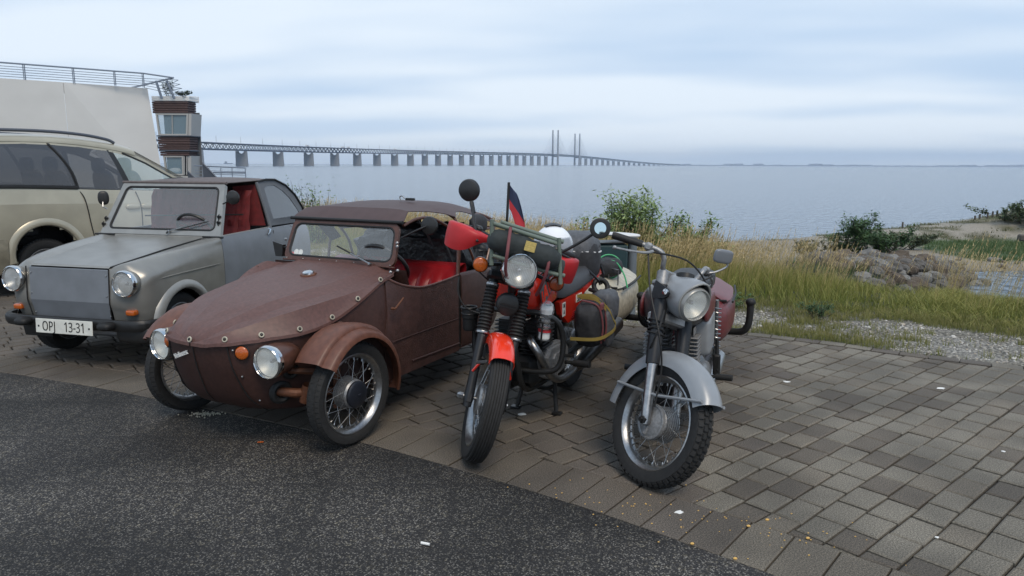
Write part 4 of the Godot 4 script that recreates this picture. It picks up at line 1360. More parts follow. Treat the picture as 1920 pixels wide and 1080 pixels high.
# ---------------------------------------------------------------- beige minivan, seen on its right side; z forward, x left
func make_minivan() -> void:
	var o := thing("minivan", "beige minivan with dark tinted windows parked in front of the white building", "minivan", Vector3(-6.095, 0, -8.86), 140)
	# side profile columns by z: sill, lower, groove, belt ; outward x (half width)
	var b := MB.new()
	var zs := [-0.95, -0.80, -0.5, -0.2, 0.2, 0.6, 1.0, 1.6, 2.2, 2.7, 3.1, 3.35, 3.5, 3.56]
	var belt := [1.16, 1.20, 1.205, 1.20, 1.185, 1.165, 1.15, 1.12, 1.09, 1.06, 1.0, 0.93, 0.85, 0.75]
	var wdt := [0.90, 0.955, 0.975, 0.98, 0.985, 0.985, 0.985, 0.985, 0.985, 0.98, 0.965, 0.90, 0.72, 0.45]
	var rows := []
	for i in zs.size():
		var w: float = wdt[i]
		var bl: float = belt[i]
		rows.append([V(-w * 0.93, 0.26, zs[i]), V(-w * 0.985, 0.40, zs[i]), V(-w, 0.60, zs[i]), V(-w, 0.80, zs[i]), V(-w * 0.99, lerpf(0.80, bl, 0.55), zs[i]), V(-w * 0.985, lerpf(0.80, bl, 0.62), zs[i]), V(-w * 0.95, bl, zs[i]), V(-w * 0.93, bl + 0.015, zs[i])])
	var cf := fine(rows, 6, 3)
	var hole := func(p: Vector3) -> bool: return Vector2(p.z, p.y - 0.46).length() < 0.34 or Vector2(p.z - 2.95, p.y - 0.44).length() < 0.34
	b.grid(cf, false, false, hole)
	b.grid(mir(cf), false, false, hole)
	b.grid([cf[0], mir([cf[0]])[0].duplicate()] if false else [cf[0], mx(cf[0])])
	put("body", b, M.van_paint, o, 35)
	b = MB.new()
	# bonnet and nose
	rows = []
	for i in range(9, zs.size()):
		var w: float = wdt[i] * 0.93
		var y: float = belt[i] + 0.015
		rows.append([V(-w, y, zs[i]), V(-w * 0.6, y + 0.06, zs[i]), V(0, y + 0.08, zs[i]), V(w * 0.6, y + 0.06, zs[i]), V(w, y, zs[i])])
	b.grid(fine(rows, 3, 3))
	put("bonnet", b, M.van_paint, o)
	# greenhouse: roof rows (half width, edge y, centre y)
	b = MB.new()
	rows = []
	for q in [[-0.86, 0.70, 1.60, 1.64], [-0.70, 0.72, 1.745, 1.79], [-0.3, 0.735, 1.785, 1.835], [0.2, 0.74, 1.785, 1.84], [0.6, 0.735, 1.755, 1.82], [0.95, 0.72, 1.70, 1.775], [1.15, 0.71, 1.645, 1.73]]:
		rows.append([V(-q[1] - 0.035, q[2] - 0.055, q[0]), V(-q[1], q[2], q[0]), V(-q[1] * 0.7, lerpf(q[2], q[3], 0.7), q[0]), V(0, q[3], q[0]), V(q[1] * 0.7, lerpf(q[2], q[3], 0.7), q[0]), V(q[1], q[2], q[0]), V(q[1] + 0.035, q[2] - 0.055, q[0])])
	b.grid(fine(rows, 4, 2))
	put("roof", b, M.van_paint, o)
	# side lines of the glass: top edge and belt edge as functions of z
	var top := [[-0.86, 0.735, 1.545], [-0.70, 0.755, 1.69], [-0.45, 0.765, 1.715], [-0.1, 0.772, 1.728], [0.20, 0.775, 1.722], [0.50, 0.772, 1.700], [0.80, 0.765, 1.66], [1.0, 0.758, 1.615], [1.25, 0.76, 1.50], [1.5, 0.78, 1.345], [1.75, 0.82, 1.20], [2.0, 0.87, 1.10]]
	var tp := func(z: float) -> Vector3:
		for i in top.size() - 1:
			if z <= top[i + 1][0]:
				var t: float = clampf((z - top[i][0]) / (top[i + 1][0] - top[i][0]), 0, 1)
				return V(-lerpf(top[i][1], top[i + 1][1], t), lerpf(top[i][2], top[i + 1][2], t), z)
		return V(-top[-1][1], top[-1][2], z)
	var bt := func(z: float) -> Vector3:
		for i in zs.size() - 1:
			if z <= zs[i + 1]:
				var t: float = clampf((z - zs[i]) / (zs[i + 1] - zs[i]), 0, 1)
				return V(-lerpf(wdt[i], wdt[i + 1], t) * 0.93, lerpf(belt[i], belt[i + 1], t) + 0.012, z)
		return V(0, 0, z)
	var side := func(z: float, t: float) -> Vector3:
		var p: Vector3 = (bt.call(z) as Vector3).lerp(tp.call(z), t)
		p.x -= 0.035 * sin(t * PI)
		return p
	for sg in [1.0, -1.0]:
		# bottom and top z of each division
		for win in [[-0.80, -0.66, 0.37, 0.13, "rear_window", "tint"], [0.41, 0.18, 0.955, 0.80, "sliding_door_window", "tint"], [1.02, 0.87, 1.93, 1.90, "front_window", "clear_window"]]:
			b = MB.new()
			rows = []
			for i in 13:
				var r := []
				for k in 7:
					var t: float = lerpf(0.02, 0.97, k / 6.0)
					var bow: float = 0.05 * sin(t * PI) if win[4] == "rear_window" or win[4] == "sliding_door_window" else 0.0
					var za: float = lerpf(win[0], win[1], t)
					var zb: float = lerpf(win[2], win[3], t)
					if win[4] == "rear_window":
						zb += bow
					elif win[4] == "sliding_door_window":
						za += bow
					var p: Vector3 = side.call(lerpf(za, zb, i / 12.0), t)
					r.append(V(p.x * sg, p.y, p.z))
				rows.append(r)
			b.grid(rows)
			put(win[4], b, M[win[5]], o)
		# pillars and gaps between the windows
		for g in [[0.37, 0.13, 0.41, 0.18, 0.05], [0.955, 0.80, 1.02, 0.87, 0.0], [1.93, 1.90, 2.05, 2.0, 0.0], [-0.95, -0.86, -0.80, -0.66, 0.0]]:
			b = MB.new()
			rows = []
			for k in 9:
				var t := k / 8.0
				var bw: float = g[4] * sin(t * PI)
				var p: Vector3 = side.call(lerpf(g[0], g[1], t) + bw, t)
				var q: Vector3 = side.call(lerpf(g[2], g[3], t) + bw, t)
				rows.append([V(p.x * sg, p.y, p.z), V(q.x * sg, q.y, q.z)])
			b.grid(rows)
			put("pillar", b, M.black_plastic, o)
		b = MB.new()
		rows = []
		for i in 40:
			var z := lerpf(-0.86, 2.0, i / 39.0)
			var p: Vector3 = side.call(z, 0.965)
			var q: Vector3 = tp.call(z)
			var u: Vector3 = q + V(0.035, 0.055, 0)
			rows.append([V(p.x * sg, p.y, p.z), V(q.x * sg, q.y, q.z), V(u.x * sg, u.y, u.z)])
		b.grid(rows)
		put("roof_rail_panel", b, M.van_paint, o)
		b = MB.new()
		var gl := []
		for i in 30:
			var z := lerpf(0.98, 2.0, i / 29.0)
			var p: Vector3 = side.call(z, 1.0)
			gl.append(V((p.x - 0.004) * sg, p.y, p.z))
		b.tube(gl, 0.012, 6)
		put("window_trim", b, M.black_plastic, o)
		b = MB.new()
		gl = []
		for i in 18:
			var z := lerpf(-0.85, 0.385, i / 17.0)
			var p: Vector3 = bt.call(z)
			gl.append(V((p.x - 0.012) * sg, p.y + 0.022, p.z))
		b.tube(gl, 0.022, 6)
		put("sliding_door_track", b, M.black_plastic, o)
		# roof rack
		b = MB.new()
		b.tube(curve([V(-0.64 * sg, 1.80, -0.65), V(-0.645 * sg, 1.855, -0.5), V(-0.65 * sg, 1.865, 0.1), V(-0.645 * sg, 1.84, 0.55), V(-0.635 * sg, 1.79, 0.85), V(-0.63 * sg, 1.745, 0.95)]), 0.019, 8)
		put("roof_rack", b, M.rail_dark, o)
		# panel gaps
		b = MB.new()
		var gap := []
		for k in 9:
			var t := k / 8.0
			var p: Vector3 = side.call(lerpf(0.39, 0.155, t) + 0.05 * sin(t * PI), t)
			gap.append(V((p.x - 0.006) * sg, p.y, p.z))
		gap.reverse()
		gap.append_array([V(-0.968 * sg, 1.10, 0.43), V(-0.984 * sg, 0.95, 0.455), V(-0.990 * sg, 0.80, 0.47), V(-0.988 * sg, 0.6, 0.50)])
		b.tube(curve(gap, 3), 0.006, 5)
		b.tube(curve([V(-0.945 * sg, 1.15, 1.03), V(-0.985 * sg, 0.95, 1.07), V(-0.989 * sg, 0.6, 1.06), V(-0.975 * sg, 0.38, 1.05)], 4), 0.006, 5)
		put("door_gap", b, M.rubber, o)
		for z in [0.97, 1.15]:
			b = MB.new()
			b.blob(V(-0.990 * sg, 0.965, z), V(0.022, 0.035, 0.085), 0.7, 0.6, Basis(), 8, 18)
			put("door_handle", b, M.van_paint, o)
		for wz in [[0.0, 0.46], [2.95, 0.44]]:
			var lip := []
			for k in 25:
				var an := deg_to_rad(lerpf(-12, 192, k / 24.0))
				var r := []
				for q in [[0.325, 0.955], [0.33, 0.995], [0.345, 1.008], [0.385, 1.004], [0.415, 0.985]]:
					r.append(V(-q[1] * sg, wz[1] + sin(an) * q[0], wz[0] + cos(an) * q[0]))
				lip.append(r)
			b = MB.new()
			b.grid(lip)
			put("arch_flare", b, M.van_paint, o, 50)
			b = MB.new()
			var well := []
			for k in 13:
				var an := deg_to_rad(lerpf(-25, 205, k / 12.0))
				well.append([V(-0.97 * sg, wz[1] + sin(an) * 0.35, wz[0] + cos(an) * 0.35), V(-0.55 * sg, wz[1] + sin(an) * 0.35, wz[0] + cos(an) * 0.35)])
			b.grid(well)
			b.fan(well.map(func(r): return r[1]))
			put("wheel_well", b, M.rubber, o)
			var w := make_wheel(o, "rear_wheel" if wz[0] < 1.0 else "front_wheel", Transform3D(Basis(Vector3.UP, PI if sg > 0 else 0.0), V(-0.80 * sg, 0.315, wz[0])), 0.315, 0.19, 0.20, 0.08, 0.1, "car", M.dull_alloy, M.dull_alloy, 0)
			b = MB.new()
			b.lathe([Vector2(0.19, -0.01), Vector2(0.175, 0.03), Vector2(0.10, 0.05), Vector2(0.04, 0.06), Vector2(0.001, 0.06)], Vector3.ZERO, Vector3.RIGHT, 32)
			put("wheel_disc", b, M.dull_alloy, w)
		# lower cladding behind the wheel
		b = MB.new()
		b.shell(fine([[V(-0.935 * sg, 0.66, -0.93), V(-0.95 * sg, 0.5, -0.93), V(-0.92 * sg, 0.28, -0.93)], [V(-0.985 * sg, 0.665, -0.62), V(-0.995 * sg, 0.5, -0.62), V(-0.95 * sg, 0.28, -0.62)], [V(-1.0 * sg, 0.66, -0.40), V(-1.005 * sg, 0.5, -0.40), V(-0.96 * sg, 0.28, -0.40)]], 3, 3), -0.012 * sg)
		put("bumper_corner", b, M.van_lower, o)
	# windscreen, tail glass
	b = MB.new()
	var wa: Vector3 = tp.call(1.12)
	var wb: Vector3 = bt.call(2.0)
	b.grid(fine([[V(-0.71, 1.645, 1.16), V(0, 1.73, 1.18), V(0.71, 1.645, 1.16)], [V(-0.90, 1.09, 2.06), V(0, 1.13, 2.35), V(0.90, 1.09, 2.06)]], 4, 4))
	put("windscreen", b, M.clear_window, o)
	b = MB.new()
	b.grid([[V(-0.70, 1.60, -0.87), V(0.70, 1.60, -0.87)], [V(-0.84, 1.17, -0.96), V(0.84, 1.17, -0.96)]])
	put("tail_window", b, M.tint, o)
	# inside
	b = MB.new()
	b.grid([[V(-0.86, 0.55, -0.9), V(0.86, 0.55, -0.9)], [V(-0.86, 0.55, 2.4), V(0.86, 0.55, 2.4)]])
	b.box(V(0, 1.0, 2.15), V(1.6, 0.12, 0.4), Basis(), 0.05)
	put("floor_pan", b, M.black_plastic, o)
	for p in [V(-0.42, 0.55, -0.35), V(0.42, 0.55, -0.35), V(-0.42, 0.55, 0.50), V(0.42, 0.55, 0.5), V(-0.42, 0.55, 1.35), V(0.42, 0.55, 1.35)]:
		b = MB.new()
		b.blob(p + V(0, 0.18, 0.18), V(0.25, 0.10, 0.25), 0.5, 0.5)
		b.blob(p + V(0, 0.50, -0.12), V(0.24, 0.36, 0.09), 0.5, 0.5, Basis(Vector3.RIGHT, -0.2))
		b.blob(p + V(0, 0.92, -0.22), V(0.14, 0.10, 0.06), 0.6, 0.6)
		put("seat", b, M.bag_grey, o)

# ---------------------------------------------------------------- motorcycles: z forward, neutral front axle at z = 0
func steer(rake_deg: float, trail: float, deg: float) -> Transform3D:
	var axis := V(0, cos(deg_to_rad(rake_deg)), -sin(deg_to_rad(rake_deg)))
	var p := V(0, 0, trail)
	var bb := Basis(axis, deg_to_rad(deg))
	return Transform3D(bb, p - bb * p)

# turns the bike about its rear axle until the steered front wheel stands on the ground
func settle(o: Node3D, S: Transform3D, R: float, wheelbase: float, lean := 0.0) -> void:
	var c := S * V(0, R, 0)
	var a := S.basis.x
	var low := c.y - R * sqrt(1.0 - a.y * a.y)
	var tilt := atan2(low, wheelbase)
	var base := o.transform
	var piv := V(0, R, -wheelbase)
	var rb := Basis(Vector3.RIGHT, tilt)
	o.transform = base * Transform3D(Basis(Vector3.BACK, deg_to_rad(lean)), Vector3.ZERO) * Transform3D(rb, piv - rb * piv)

func gaiter(b: MB, a: Vector3, d: Vector3, r0: float, r1: float, n: int) -> void:
	var prof := []
	var l := (d - a).length()
	for k in n:
		var t := float(k) / n
		var r := lerpf(r0, r1, t)
		prof.append(Vector2(r * 0.78, l * t))
		prof.append(Vector2(r, l * (t + 0.35 / n)))
		prof.append(Vector2(r, l * (t + 0.65 / n)))
	prof.append(Vector2(r1 * 0.78, l))
	b.lathe(prof, a, d - a, 20)

func arc_fender(R: float, cy: float, cz: float, a0: float, a1: float, prof: Array, n := 22) -> Array:
	var rows := []
	for k in n + 1:
		var an := deg_to_rad(lerpf(a0, a1, float(k) / n))
		var r := []
		for q in prof:
			r.append(V(q[0], cy + sin(an) * (R + q[1]), cz + cos(an) * (R + q[1])))
		rows.append(r)
	return rows

func make_red_motorcycle() -> void:
	var o := thing("red_motorcycle", "red motorcycle on its centre stand with red hand guards and black fork gaiters", "motorcycle", Vector3(-0.170, 0, -3.535), -24.5)
	var S := steer(27.5, 0.10, 35)
	var SI := S.affine_inverse()
	var R := 0.318
	var u := V(0, cos(deg_to_rad(27.5)), -sin(deg_to_rad(27.5)))
	settle(o, S, R, 1.335)
	var b := MB.new()
	make_wheel(o, "front_wheel", S * Transform3D(Basis(Vector3.UP, PI), V(0, R, 0)), R, 0.232, 0.098, 0.09, 0.105, "rib", M.rim_metal, M.alloy, 36)
	make_wheel(o, "rear_wheel", Transform3D(Basis(), V(0, R + 0.01, -1.335)), R, 0.232, 0.105, 0.09, 0.12, "block", M.rim_metal, M.alloy, 36)
	# fork
	for sg in [1.0, -1.0]:
		var L := func(t: float) -> Vector3: return V(0.088 * sg, R, 0.012) + u * t
		b = MB.new()
		b.xf = S
		b.tube([L.call(-0.045), L.call(0.0), L.call(0.10), L.call(0.345)], [0.020, 0.026, 0.024, 0.0255], 14)
		b.box(L.call(0.0) + V(0, 0, 0.0), V(0.036, 0.06, 0.05), Basis(Vector3.RIGHT, -0.48), 0.008)
		b.box(L.call(0.20) + V(-0.02 * sg, 0, -0.01), V(0.05, 0.04, 0.03), Basis(), 0.005)
		put("fork_leg", b, M.dark_grey_paint, o)
		b = MB.new()
		b.xf = S
		gaiter(b, L.call(0.345), L.call(0.605), 0.037, 0.034, 14)
		put("fork_gaiter", b, M.rubber, o, 50)
		b = MB.new()
		b.xf = S
		b.lathe([Vector2(0.034, 0), Vector2(0.036, 0.004), Vector2(0.036, 0.012), Vector2(0.034, 0.016)], L.call(0.338), u, 18)
		b.lathe([Vector2(0.034, 0), Vector2(0.036, 0.004), Vector2(0.036, 0.012), Vector2(0.034, 0.016)], L.call(0.60), u, 18)
		put("clamp_ring", b, M.steel, o)
		b = MB.new()
		b.xf = S
		b.tube([L.call(0.60), L.call(0.80)], 0.026, 14)
		b.tube([L.call(0.72), L.call(0.735)], 0.034, 14)
		put("fork_tube", b, M.black_metal, o)
		indicator(o, S * look(V(0.222 if sg > 0 else -0.190, 0.965, -0.185), V(0.0, 0, 1)), 0.038, M.steel, M.amber if sg < 0 else M.amber_dark)
		b = MB.new()
		b.xf = S
		b.tube([V(0.08 * sg, 0.98, -0.255), V(0.14 * sg, 0.97, -0.23), V(0.19 * sg, 0.965, -0.215)], 0.011, 8)
		put("indicator_stalk", b, M.black_plastic, o)
		b = MB.new()
		b.xf = S
		b.tube([V(0.075 * sg, R + 0.19, -0.02), V(0.10 * sg, R + 0.13, -0.03)], 0.007, 6)
		b.xf = S
		put("fender_stay", b, M.red_paint, o)
	b = MB.new()
	b.xf = S
	b.box(V(0, R, 0.012) + u * 0.66, V(0.25, 0.05, 0.09), Basis(Vector3.RIGHT, -0.48), 0.012)
	b.box(V(0, R, 0.012) + u * 0.795, V(0.25, 0.035, 0.09), Basis(Vector3.RIGHT, -0.48), 0.012)
	b.bar(V(0, R, -0.045) + u * 0.64, V(0, R, -0.045) + u * 0.82, 0.028, 12)
	put("fork_yoke", b, M.black_metal, o)
	b = MB.new()
	b.xf = S
	var fp := [[-0.062, -0.052], [-0.061, -0.02], [-0.050, 0.004], [-0.03, 0.014], [0, 0.018], [0.03, 0.014], [0.050, 0.004], [0.061, -0.02], [0.062, -0.052]]
	b.shell(arc_fender(R + 0.022, R, 0.0, 58, 128, fp, 16), 0.003)
	put("front_fender", b, M.fender_red, o, 50)
	b = MB.new()
	b.xf = S
	b.tube([V(-0.062, R + 0.245, 0.115), V(-0.10, R + 0.20, 0.03)], 0.008, 6)
	b.bar(V(0.12, R, 0.0), V(-0.12, R, 0.0), 0.010, 10)
	b.lathe([Vector2(0.018, 0), Vector2(0.018, 0.02), Vector2(0.01, 0.03), Vector2(0.001, 0.03)], V(-0.118, R, 0), Vector3.LEFT, 6)
	put("axle", b, M.steel, o)
	headlight(o, S * look(V(0, 1.0, -0.10), V(0, 0.06, 1)), 0.088, 0.15, M.black_plastic)
	b = MB.new()
	b.xf = S
	b.lathe([Vector2(0.001, 0.03), Vector2(0.045, 0.03), Vector2(0.058, 0.02), Vector2(0.06, -0.02), Vector2(0.03, -0.05)], V(0, 0.80, -0.16), V(0, 0.05, 1), 24)
	b.box(V(0, 0.805, -0.128), V(0.085, 0.006, 0.006))
	b.box(V(0, 0.79, -0.128), V(0.085, 0.006, 0.006))
	put("horn", b, M.black_plastic, o)
	# handlebar
	var hb := curve([V(0.335, 1.082, -0.495), V(0.26, 1.095, -0.45), V(0.16, 1.085, -0.395), V(0.10, 1.035, -0.37), V(0, 1.03, -0.37), V(-0.10, 1.035, -0.37), V(-0.16, 1.085, -0.395), V(-0.26, 1.095, -0.45), V(-0.335, 1.082, -0.495)])
	b = MB.new()
	b.xf = S
	b.tube(hb, 0.0115, 8)
	put("handlebar", b, M.black_metal, o)
	for sg in [1.0, -1.0]:
		b = MB.new()
		b.xf = S
		b.tube([V(0.25 * sg, 1.095, -0.445), V(0.345 * sg, 1.080, -0.50)], 0.018, 12)
		put("grip", b, M.rubber, o)
		b = MB.new()
		b.xf = S
		b.box(V(0.225 * sg, 1.098, -0.43), V(0.05, 0.05, 0.045), Basis(Vector3.UP, 0.5 * sg), 0.012)
		b.tube([V(0.22 * sg, 1.095, -0.40), V(0.28 * sg, 1.085, -0.40), V(0.345 * sg, 1.065, -0.44)], [0.009, 0.007, 0.006], 8)
		put("lever", b, M.black_plastic, o)
		# red hand guard
		b = MB.new()
		b.xf = S
		var hg := []
		for q in [[0.375, -0.49, 0.022, 0.10, 0.0], [0.362, -0.45, 0.026, 0.108, 0.006], [0.315, -0.405, 0.030, 0.108, 0.012], [0.265, -0.372, 0.026, 0.085, 0.012], [0.220, -0.362, 0.018, 0.045, 0.010], [0.187, -0.372, 0.012, 0.026, 0.008], [0.155, -0.385, 0.010, 0.020, 0.006]]:
			var drop := 1.075 if sg < 0 else 1.045
			hg.append([V((q[0] - 0.02) * sg, drop + q[2] * 0.9, q[1] - 0.055), V(q[0] * sg, drop + q[2], q[1] - 0.01), V((q[0] + 0.005) * sg, drop + q[2] * 0.4, q[1] + q[4]), V((q[0] + 0.005) * sg, drop - q[3] * 0.5, q[1] + q[4] * 0.9), V(q[0] * sg, drop - q[3], q[1])])
		b.shell(fine(hg, 3, 3), 0.004 * sg)
		put("hand_guard", b, M.red_dull, o, 40)
	# mirrors, where they end up after the bars are turned
	var mr := sub("mirror", o)
	b = MB.new()
	b.tube(curve([V(-0.13, 1.10, -0.25), V(-0.165, 1.18, -0.29), V(-0.205, 1.27, -0.34), V(-0.222, 1.305, -0.36)], 4), 0.0085, 8)
	b.tube([V(-0.195, 1.245, -0.335), V(-0.22, 1.30, -0.36)], 0.013, 8)
	put("stalk", b, M.black_plastic, mr)
	b = MB.new()
	b.lathe([Vector2(0.001, 0.028), Vector2(0.034, 0.026), Vector2(0.056, 0.016), Vector2(0.062, 0.0), Vector2(0.062, -0.006), Vector2(0.001, -0.006)], V(-0.24, 1.365, -0.37), V(0.1, 0.0, 1), 30)
	put("mirror_shell", b, M.black_plastic, mr)
	mr = sub("mirror", o)
	b = MB.new()
	b.tube(curve([V(0.21, 1.02, -0.52), V(0.27, 1.045, -0.54), V(0.36, 1.10, -0.56), V(0.43, 1.15, -0.57)], 4), 0.0085, 8)
	put("stalk", b, M.black_plastic, mr)
	b = MB.new()
	b.lathe([Vector2(0.001, -0.028), Vector2(0.03, -0.026), Vector2(0.05, -0.016), Vector2(0.056, 0.0), Vector2(0.056, 0.010), Vector2(0.05, 0.013), Vector2(0.032, 0.013)], V(0.452, 1.168, -0.56), V(0.45, 0.10, 1), 30)
	put("mirror_shell", b, M.black_plastic, mr)
	b = MB.new()
	b.lathe([Vector2(0.001, 0.010), Vector2(0.034, 0.010)], V(0.452, 1.168, -0.56), V(0.45, 0.10, 1), 30)
	put("mirror_face", b, M.mirror_glass, mr)
	# frame
	b = MB.new()
	b.tube(curve([V(0, 0.86, -0.40), V(0, 0.66, -0.42), V(0.04, 0.40, -0.40), V(0.06, 0.24, -0.48), V(0.07, 0.22, -0.85)]), 0.018, 8)
	b.tube(curve([V(0, 0.86, -0.40), V(0, 0.66, -0.42), V(-0.04, 0.40, -0.40), V(-0.06, 0.24, -0.48), V(-0.07, 0.22, -0.85)]), 0.018, 8)
	b.tube([V(0, 0.82, -0.40), V(0, 0.72, -0.85), V(0, 0.74, -1.5)], 0.022, 8)
	for sg in [1.0, -1.0]:
		b.tube([V(0.07 * sg, 0.70, -0.9), V(0.10 * sg, 0.30, -0.92)], 0.016, 8)
		b.tube([V(0.10 * sg, 0.31, -0.90), V(0.11 * sg, 0.32, -1.335)], 0.020, 8)
		b.tube([V(0.12 * sg, 0.34, -1.29), V(0.12 * sg, 0.66, -1.18)], 0.020, 10)
	put("frame", b, M.black_metal, o)
	# engine
	b = MB.new()
	for sg in [1.0, -1.0]:
		for k in 9:
			b.box(V(0.085 * sg, 0.445 + 0.021 * k, -0.565 - 0.004 * k), V(0.145, 0.007, 0.165), Basis(), 0.003)
		b.box(V(0.085 * sg, 0.53, -0.58), V(0.10, 0.19, 0.11))
		b.lathe([Vector2(0.014, 0), Vector2(0.012, 0.05), Vector2(0.001, 0.055)], V(0.085 * sg, 0.635, -0.585), Vector3.UP, 8)
	put("cylinder", b, M.engine_black, o)
	b = MB.new()
	b.box(V(0, 0.34, -0.68), V(0.24, 0.20, 0.42), Basis(), 0.04)
	put("crankcase", b, M.engine_black, o)
	b = MB.new()
	var poly := PackedVector2Array([Vector2(-0.50, 0.43), Vector2(-0.56, 0.475), Vector2(-0.66, 0.475), Vector2(-0.80, 0.465), Vector2(-0.87, 0.42), Vector2(-0.86, 0.33), Vector2(-0.76, 0.285), Vector2(-0.60, 0.275), Vector2(-0.52, 0.31)])
	for q in [[1.0, 0.0, 0.045], [0.86, 0.045, 0.018], [0.5, 0.063, 0.010]]:
		var pp := PackedVector2Array()
		for a in poly:
			pp.append((a - Vector2(-0.68, 0.375)) * q[0] + Vector2(-0.68, 0.375))
		b.prism(pp, V(0.115 + q[1], 0, 0), Basis(Vector3.BACK, Vector3.UP, Vector3.RIGHT), q[2])
	b.box(V(0.185, 0.375, -0.68), V(0.008, 0.03, 0.11), Basis(), 0.003)
	put("engine_cover", b, M.alloy, o, 30)
	for sg in [1.0, -1.0]:
		b = MB.new()
		b.tube(curve([V(0.085 * sg, 0.53, -0.49), V(0.11 * sg, 0.53, -0.43), V(0.155 * sg, 0.47, -0.43), V(0.165 * sg, 0.36, -0.52), V(0.17 * sg, 0.275, -0.64), V(0.18 * sg, 0.245, -0.76), V(0.195 * sg, 0.265, -0.95)]), 0.023, 12)
		put("exhaust_pipe", b, M.steel, o)
		b = MB.new()
		b.tube([V(0.195 * sg, 0.262, -0.92), V(0.20 * sg, 0.275, -1.02), V(0.215 * sg, 0.315, -1.25), V(0.24 * sg, 0.395, -1.66), V(0.242 * sg, 0.402, -1.70)], [0.026, 0.045, 0.05, 0.052, 0.038], 18)
		put("silencer", b, mat("exhaust_metal", Color(0.10, 0.09, 0.08), 0.35, 0.8, T.grime2, 3.0), o)
		b = MB.new()
		b.tube([V(0.15 * sg, 0.33, -0.80), V(0.235 * sg, 0.335, -0.79)], 0.012, 8)
		b.tube([V(0.235 * sg, 0.335, -0.79), V(0.34 * sg, 0.34, -0.775)], 0.021, 10)
		put("foot_peg", b, M.rubber, o)
		b = MB.new()
		b.tube([V(0.19 * sg, 0.37, -0.80), V(0.20 * sg, 0.40, -0.70), V(0.27 * sg, 0.405, -0.69)], 0.010, 8)
		put("pedal", b, M.black_metal, o)
		# crash bar
		b = MB.new()
		b.tube(curve([V(0.04 * sg, 0.70, -0.40), V(0.15 * sg, 0.705, -0.42), V(0.245 * sg, 0.66, -0.46), V(0.275 * sg, 0.56, -0.49), V(0.265 * sg, 0.42, -0.48), V(0.20 * sg, 0.365, -0.46), V(0.0, 0.36, -0.44)]), 0.016, 10)
		put("crash_bar", b, M.black_metal, o)
	# centre stand
	b = MB.new()
	for sg in [1.0, -1.0]:
		b.tube(curve([V(0.085 * sg, 0.25, -0.86), V(0.105 * sg, 0.16, -0.82), V(0.128 * sg, 0.03, -0.785), V(0.132 * sg, 0.012, -0.78)], 4), [0.014, 0.014, 0.014, 0.013, 0.013, 0.013, 0.013, 0.013, 0.013, 0.012, 0.012, 0.012, 0.012], 8)
		b.box(V(0.138 * sg, 0.010, -0.775), V(0.06, 0.016, 0.045), Basis(), 0.004)
	b.tube(curve([V(-0.105, 0.17, -0.82), V(-0.05, 0.145, -0.82), V(0.05, 0.145, -0.82), V(0.105, 0.17, -0.82)], 4), 0.013, 8)
	b.tube(curve([V(-0.112, 0.115, -0.81), V(-0.06, 0.14, -0.815), V(0.06, 0.14, -0.815), V(0.112, 0.115, -0.81)], 4), 0.008, 8)
	put("centre_stand", b, M.black_metal, o)
	# tank
	b = MB.new()
	var tk := []
	for q in [[-0.43, 0.085, 0.73, 0.90], [-0.47, 0.13, 0.70, 0.935], [-0.58, 0.152, 0.695, 0.955], [-0.70, 0.15, 0.705, 0.945], [-0.79, 0.125, 0.72, 0.90], [-0.86, 0.09, 0.73, 0.84], [-0.88, 0.05, 0.74, 0.80]]:
		var w: float = q[1]
		tk.append([V(0, q[2], q[0]), V(w * 0.8, q[2], q[0]), V(w, q[2] + 0.03, q[0]), V(w * 0.97, lerpf(q[2], q[3], 0.6), q[0]), V(w * 0.82, q[3] - 0.03, q[0]), V(w * 0.45, q[3], q[0]), V(0, q[3] + 0.006, q[0]), V(-w * 0.45, q[3], q[0]), V(-w * 0.82, q[3] - 0.03, q[0]), V(-w * 0.97, lerpf(q[2], q[3], 0.6), q[0]), V(-w, q[2] + 0.03, q[0]), V(-w * 0.8, q[2], q[0])])
	var tf := fine(tk, 4, 1)
	b.grid(tf, true)
	b.fan(tf[0])
	b.fan(tf[-1], true)
	var tank := put("tank", b, M.red_paint, o, 35)
	for sg in [1.0, -1.0]:
		var bb := Basis(V(0, 0.50, -0.866 * 1.0).normalized(), V(0, 0.866, 0.5).normalized(), V(sg, 0, 0))
		if sg < 0:
			bb = Basis(V(0, -0.50, 0.866).normalized(), V(0, 0.866, 0.5).normalized(), V(sg, 0, 0))
		b = MB.new()
		b.box(V(0.157 * sg, 0.835, -0.565), V(0.25, 0.105, 0.008), bb, 0.001)
		put("tank_panel", b, M.seat_grey if false else M.bag_grey, tank)
		lettering("lettering", "JAWA", 0.105, M.fender_red, tank, Transform3D(bb * Basis(Vector3.RIGHT, Vector3(0.28, 1, 0), Vector3.BACK), V(0.1625 * sg, 0.835, -0.565)), "Droid Sans", 0.003, 800, true)
	b = MB.new()
	b.lathe([Vector2(0.035, -0.01), Vector2(0.035, 0.012), Vector2(0.03, 0.02), Vector2(0.001, 0.022)], V(0, 0.958, -0.60), Vector3.UP, 20)
	put("filler_cap", b, M.black_plastic, tank)
	# seat
	b = MB.new()
	tk = []
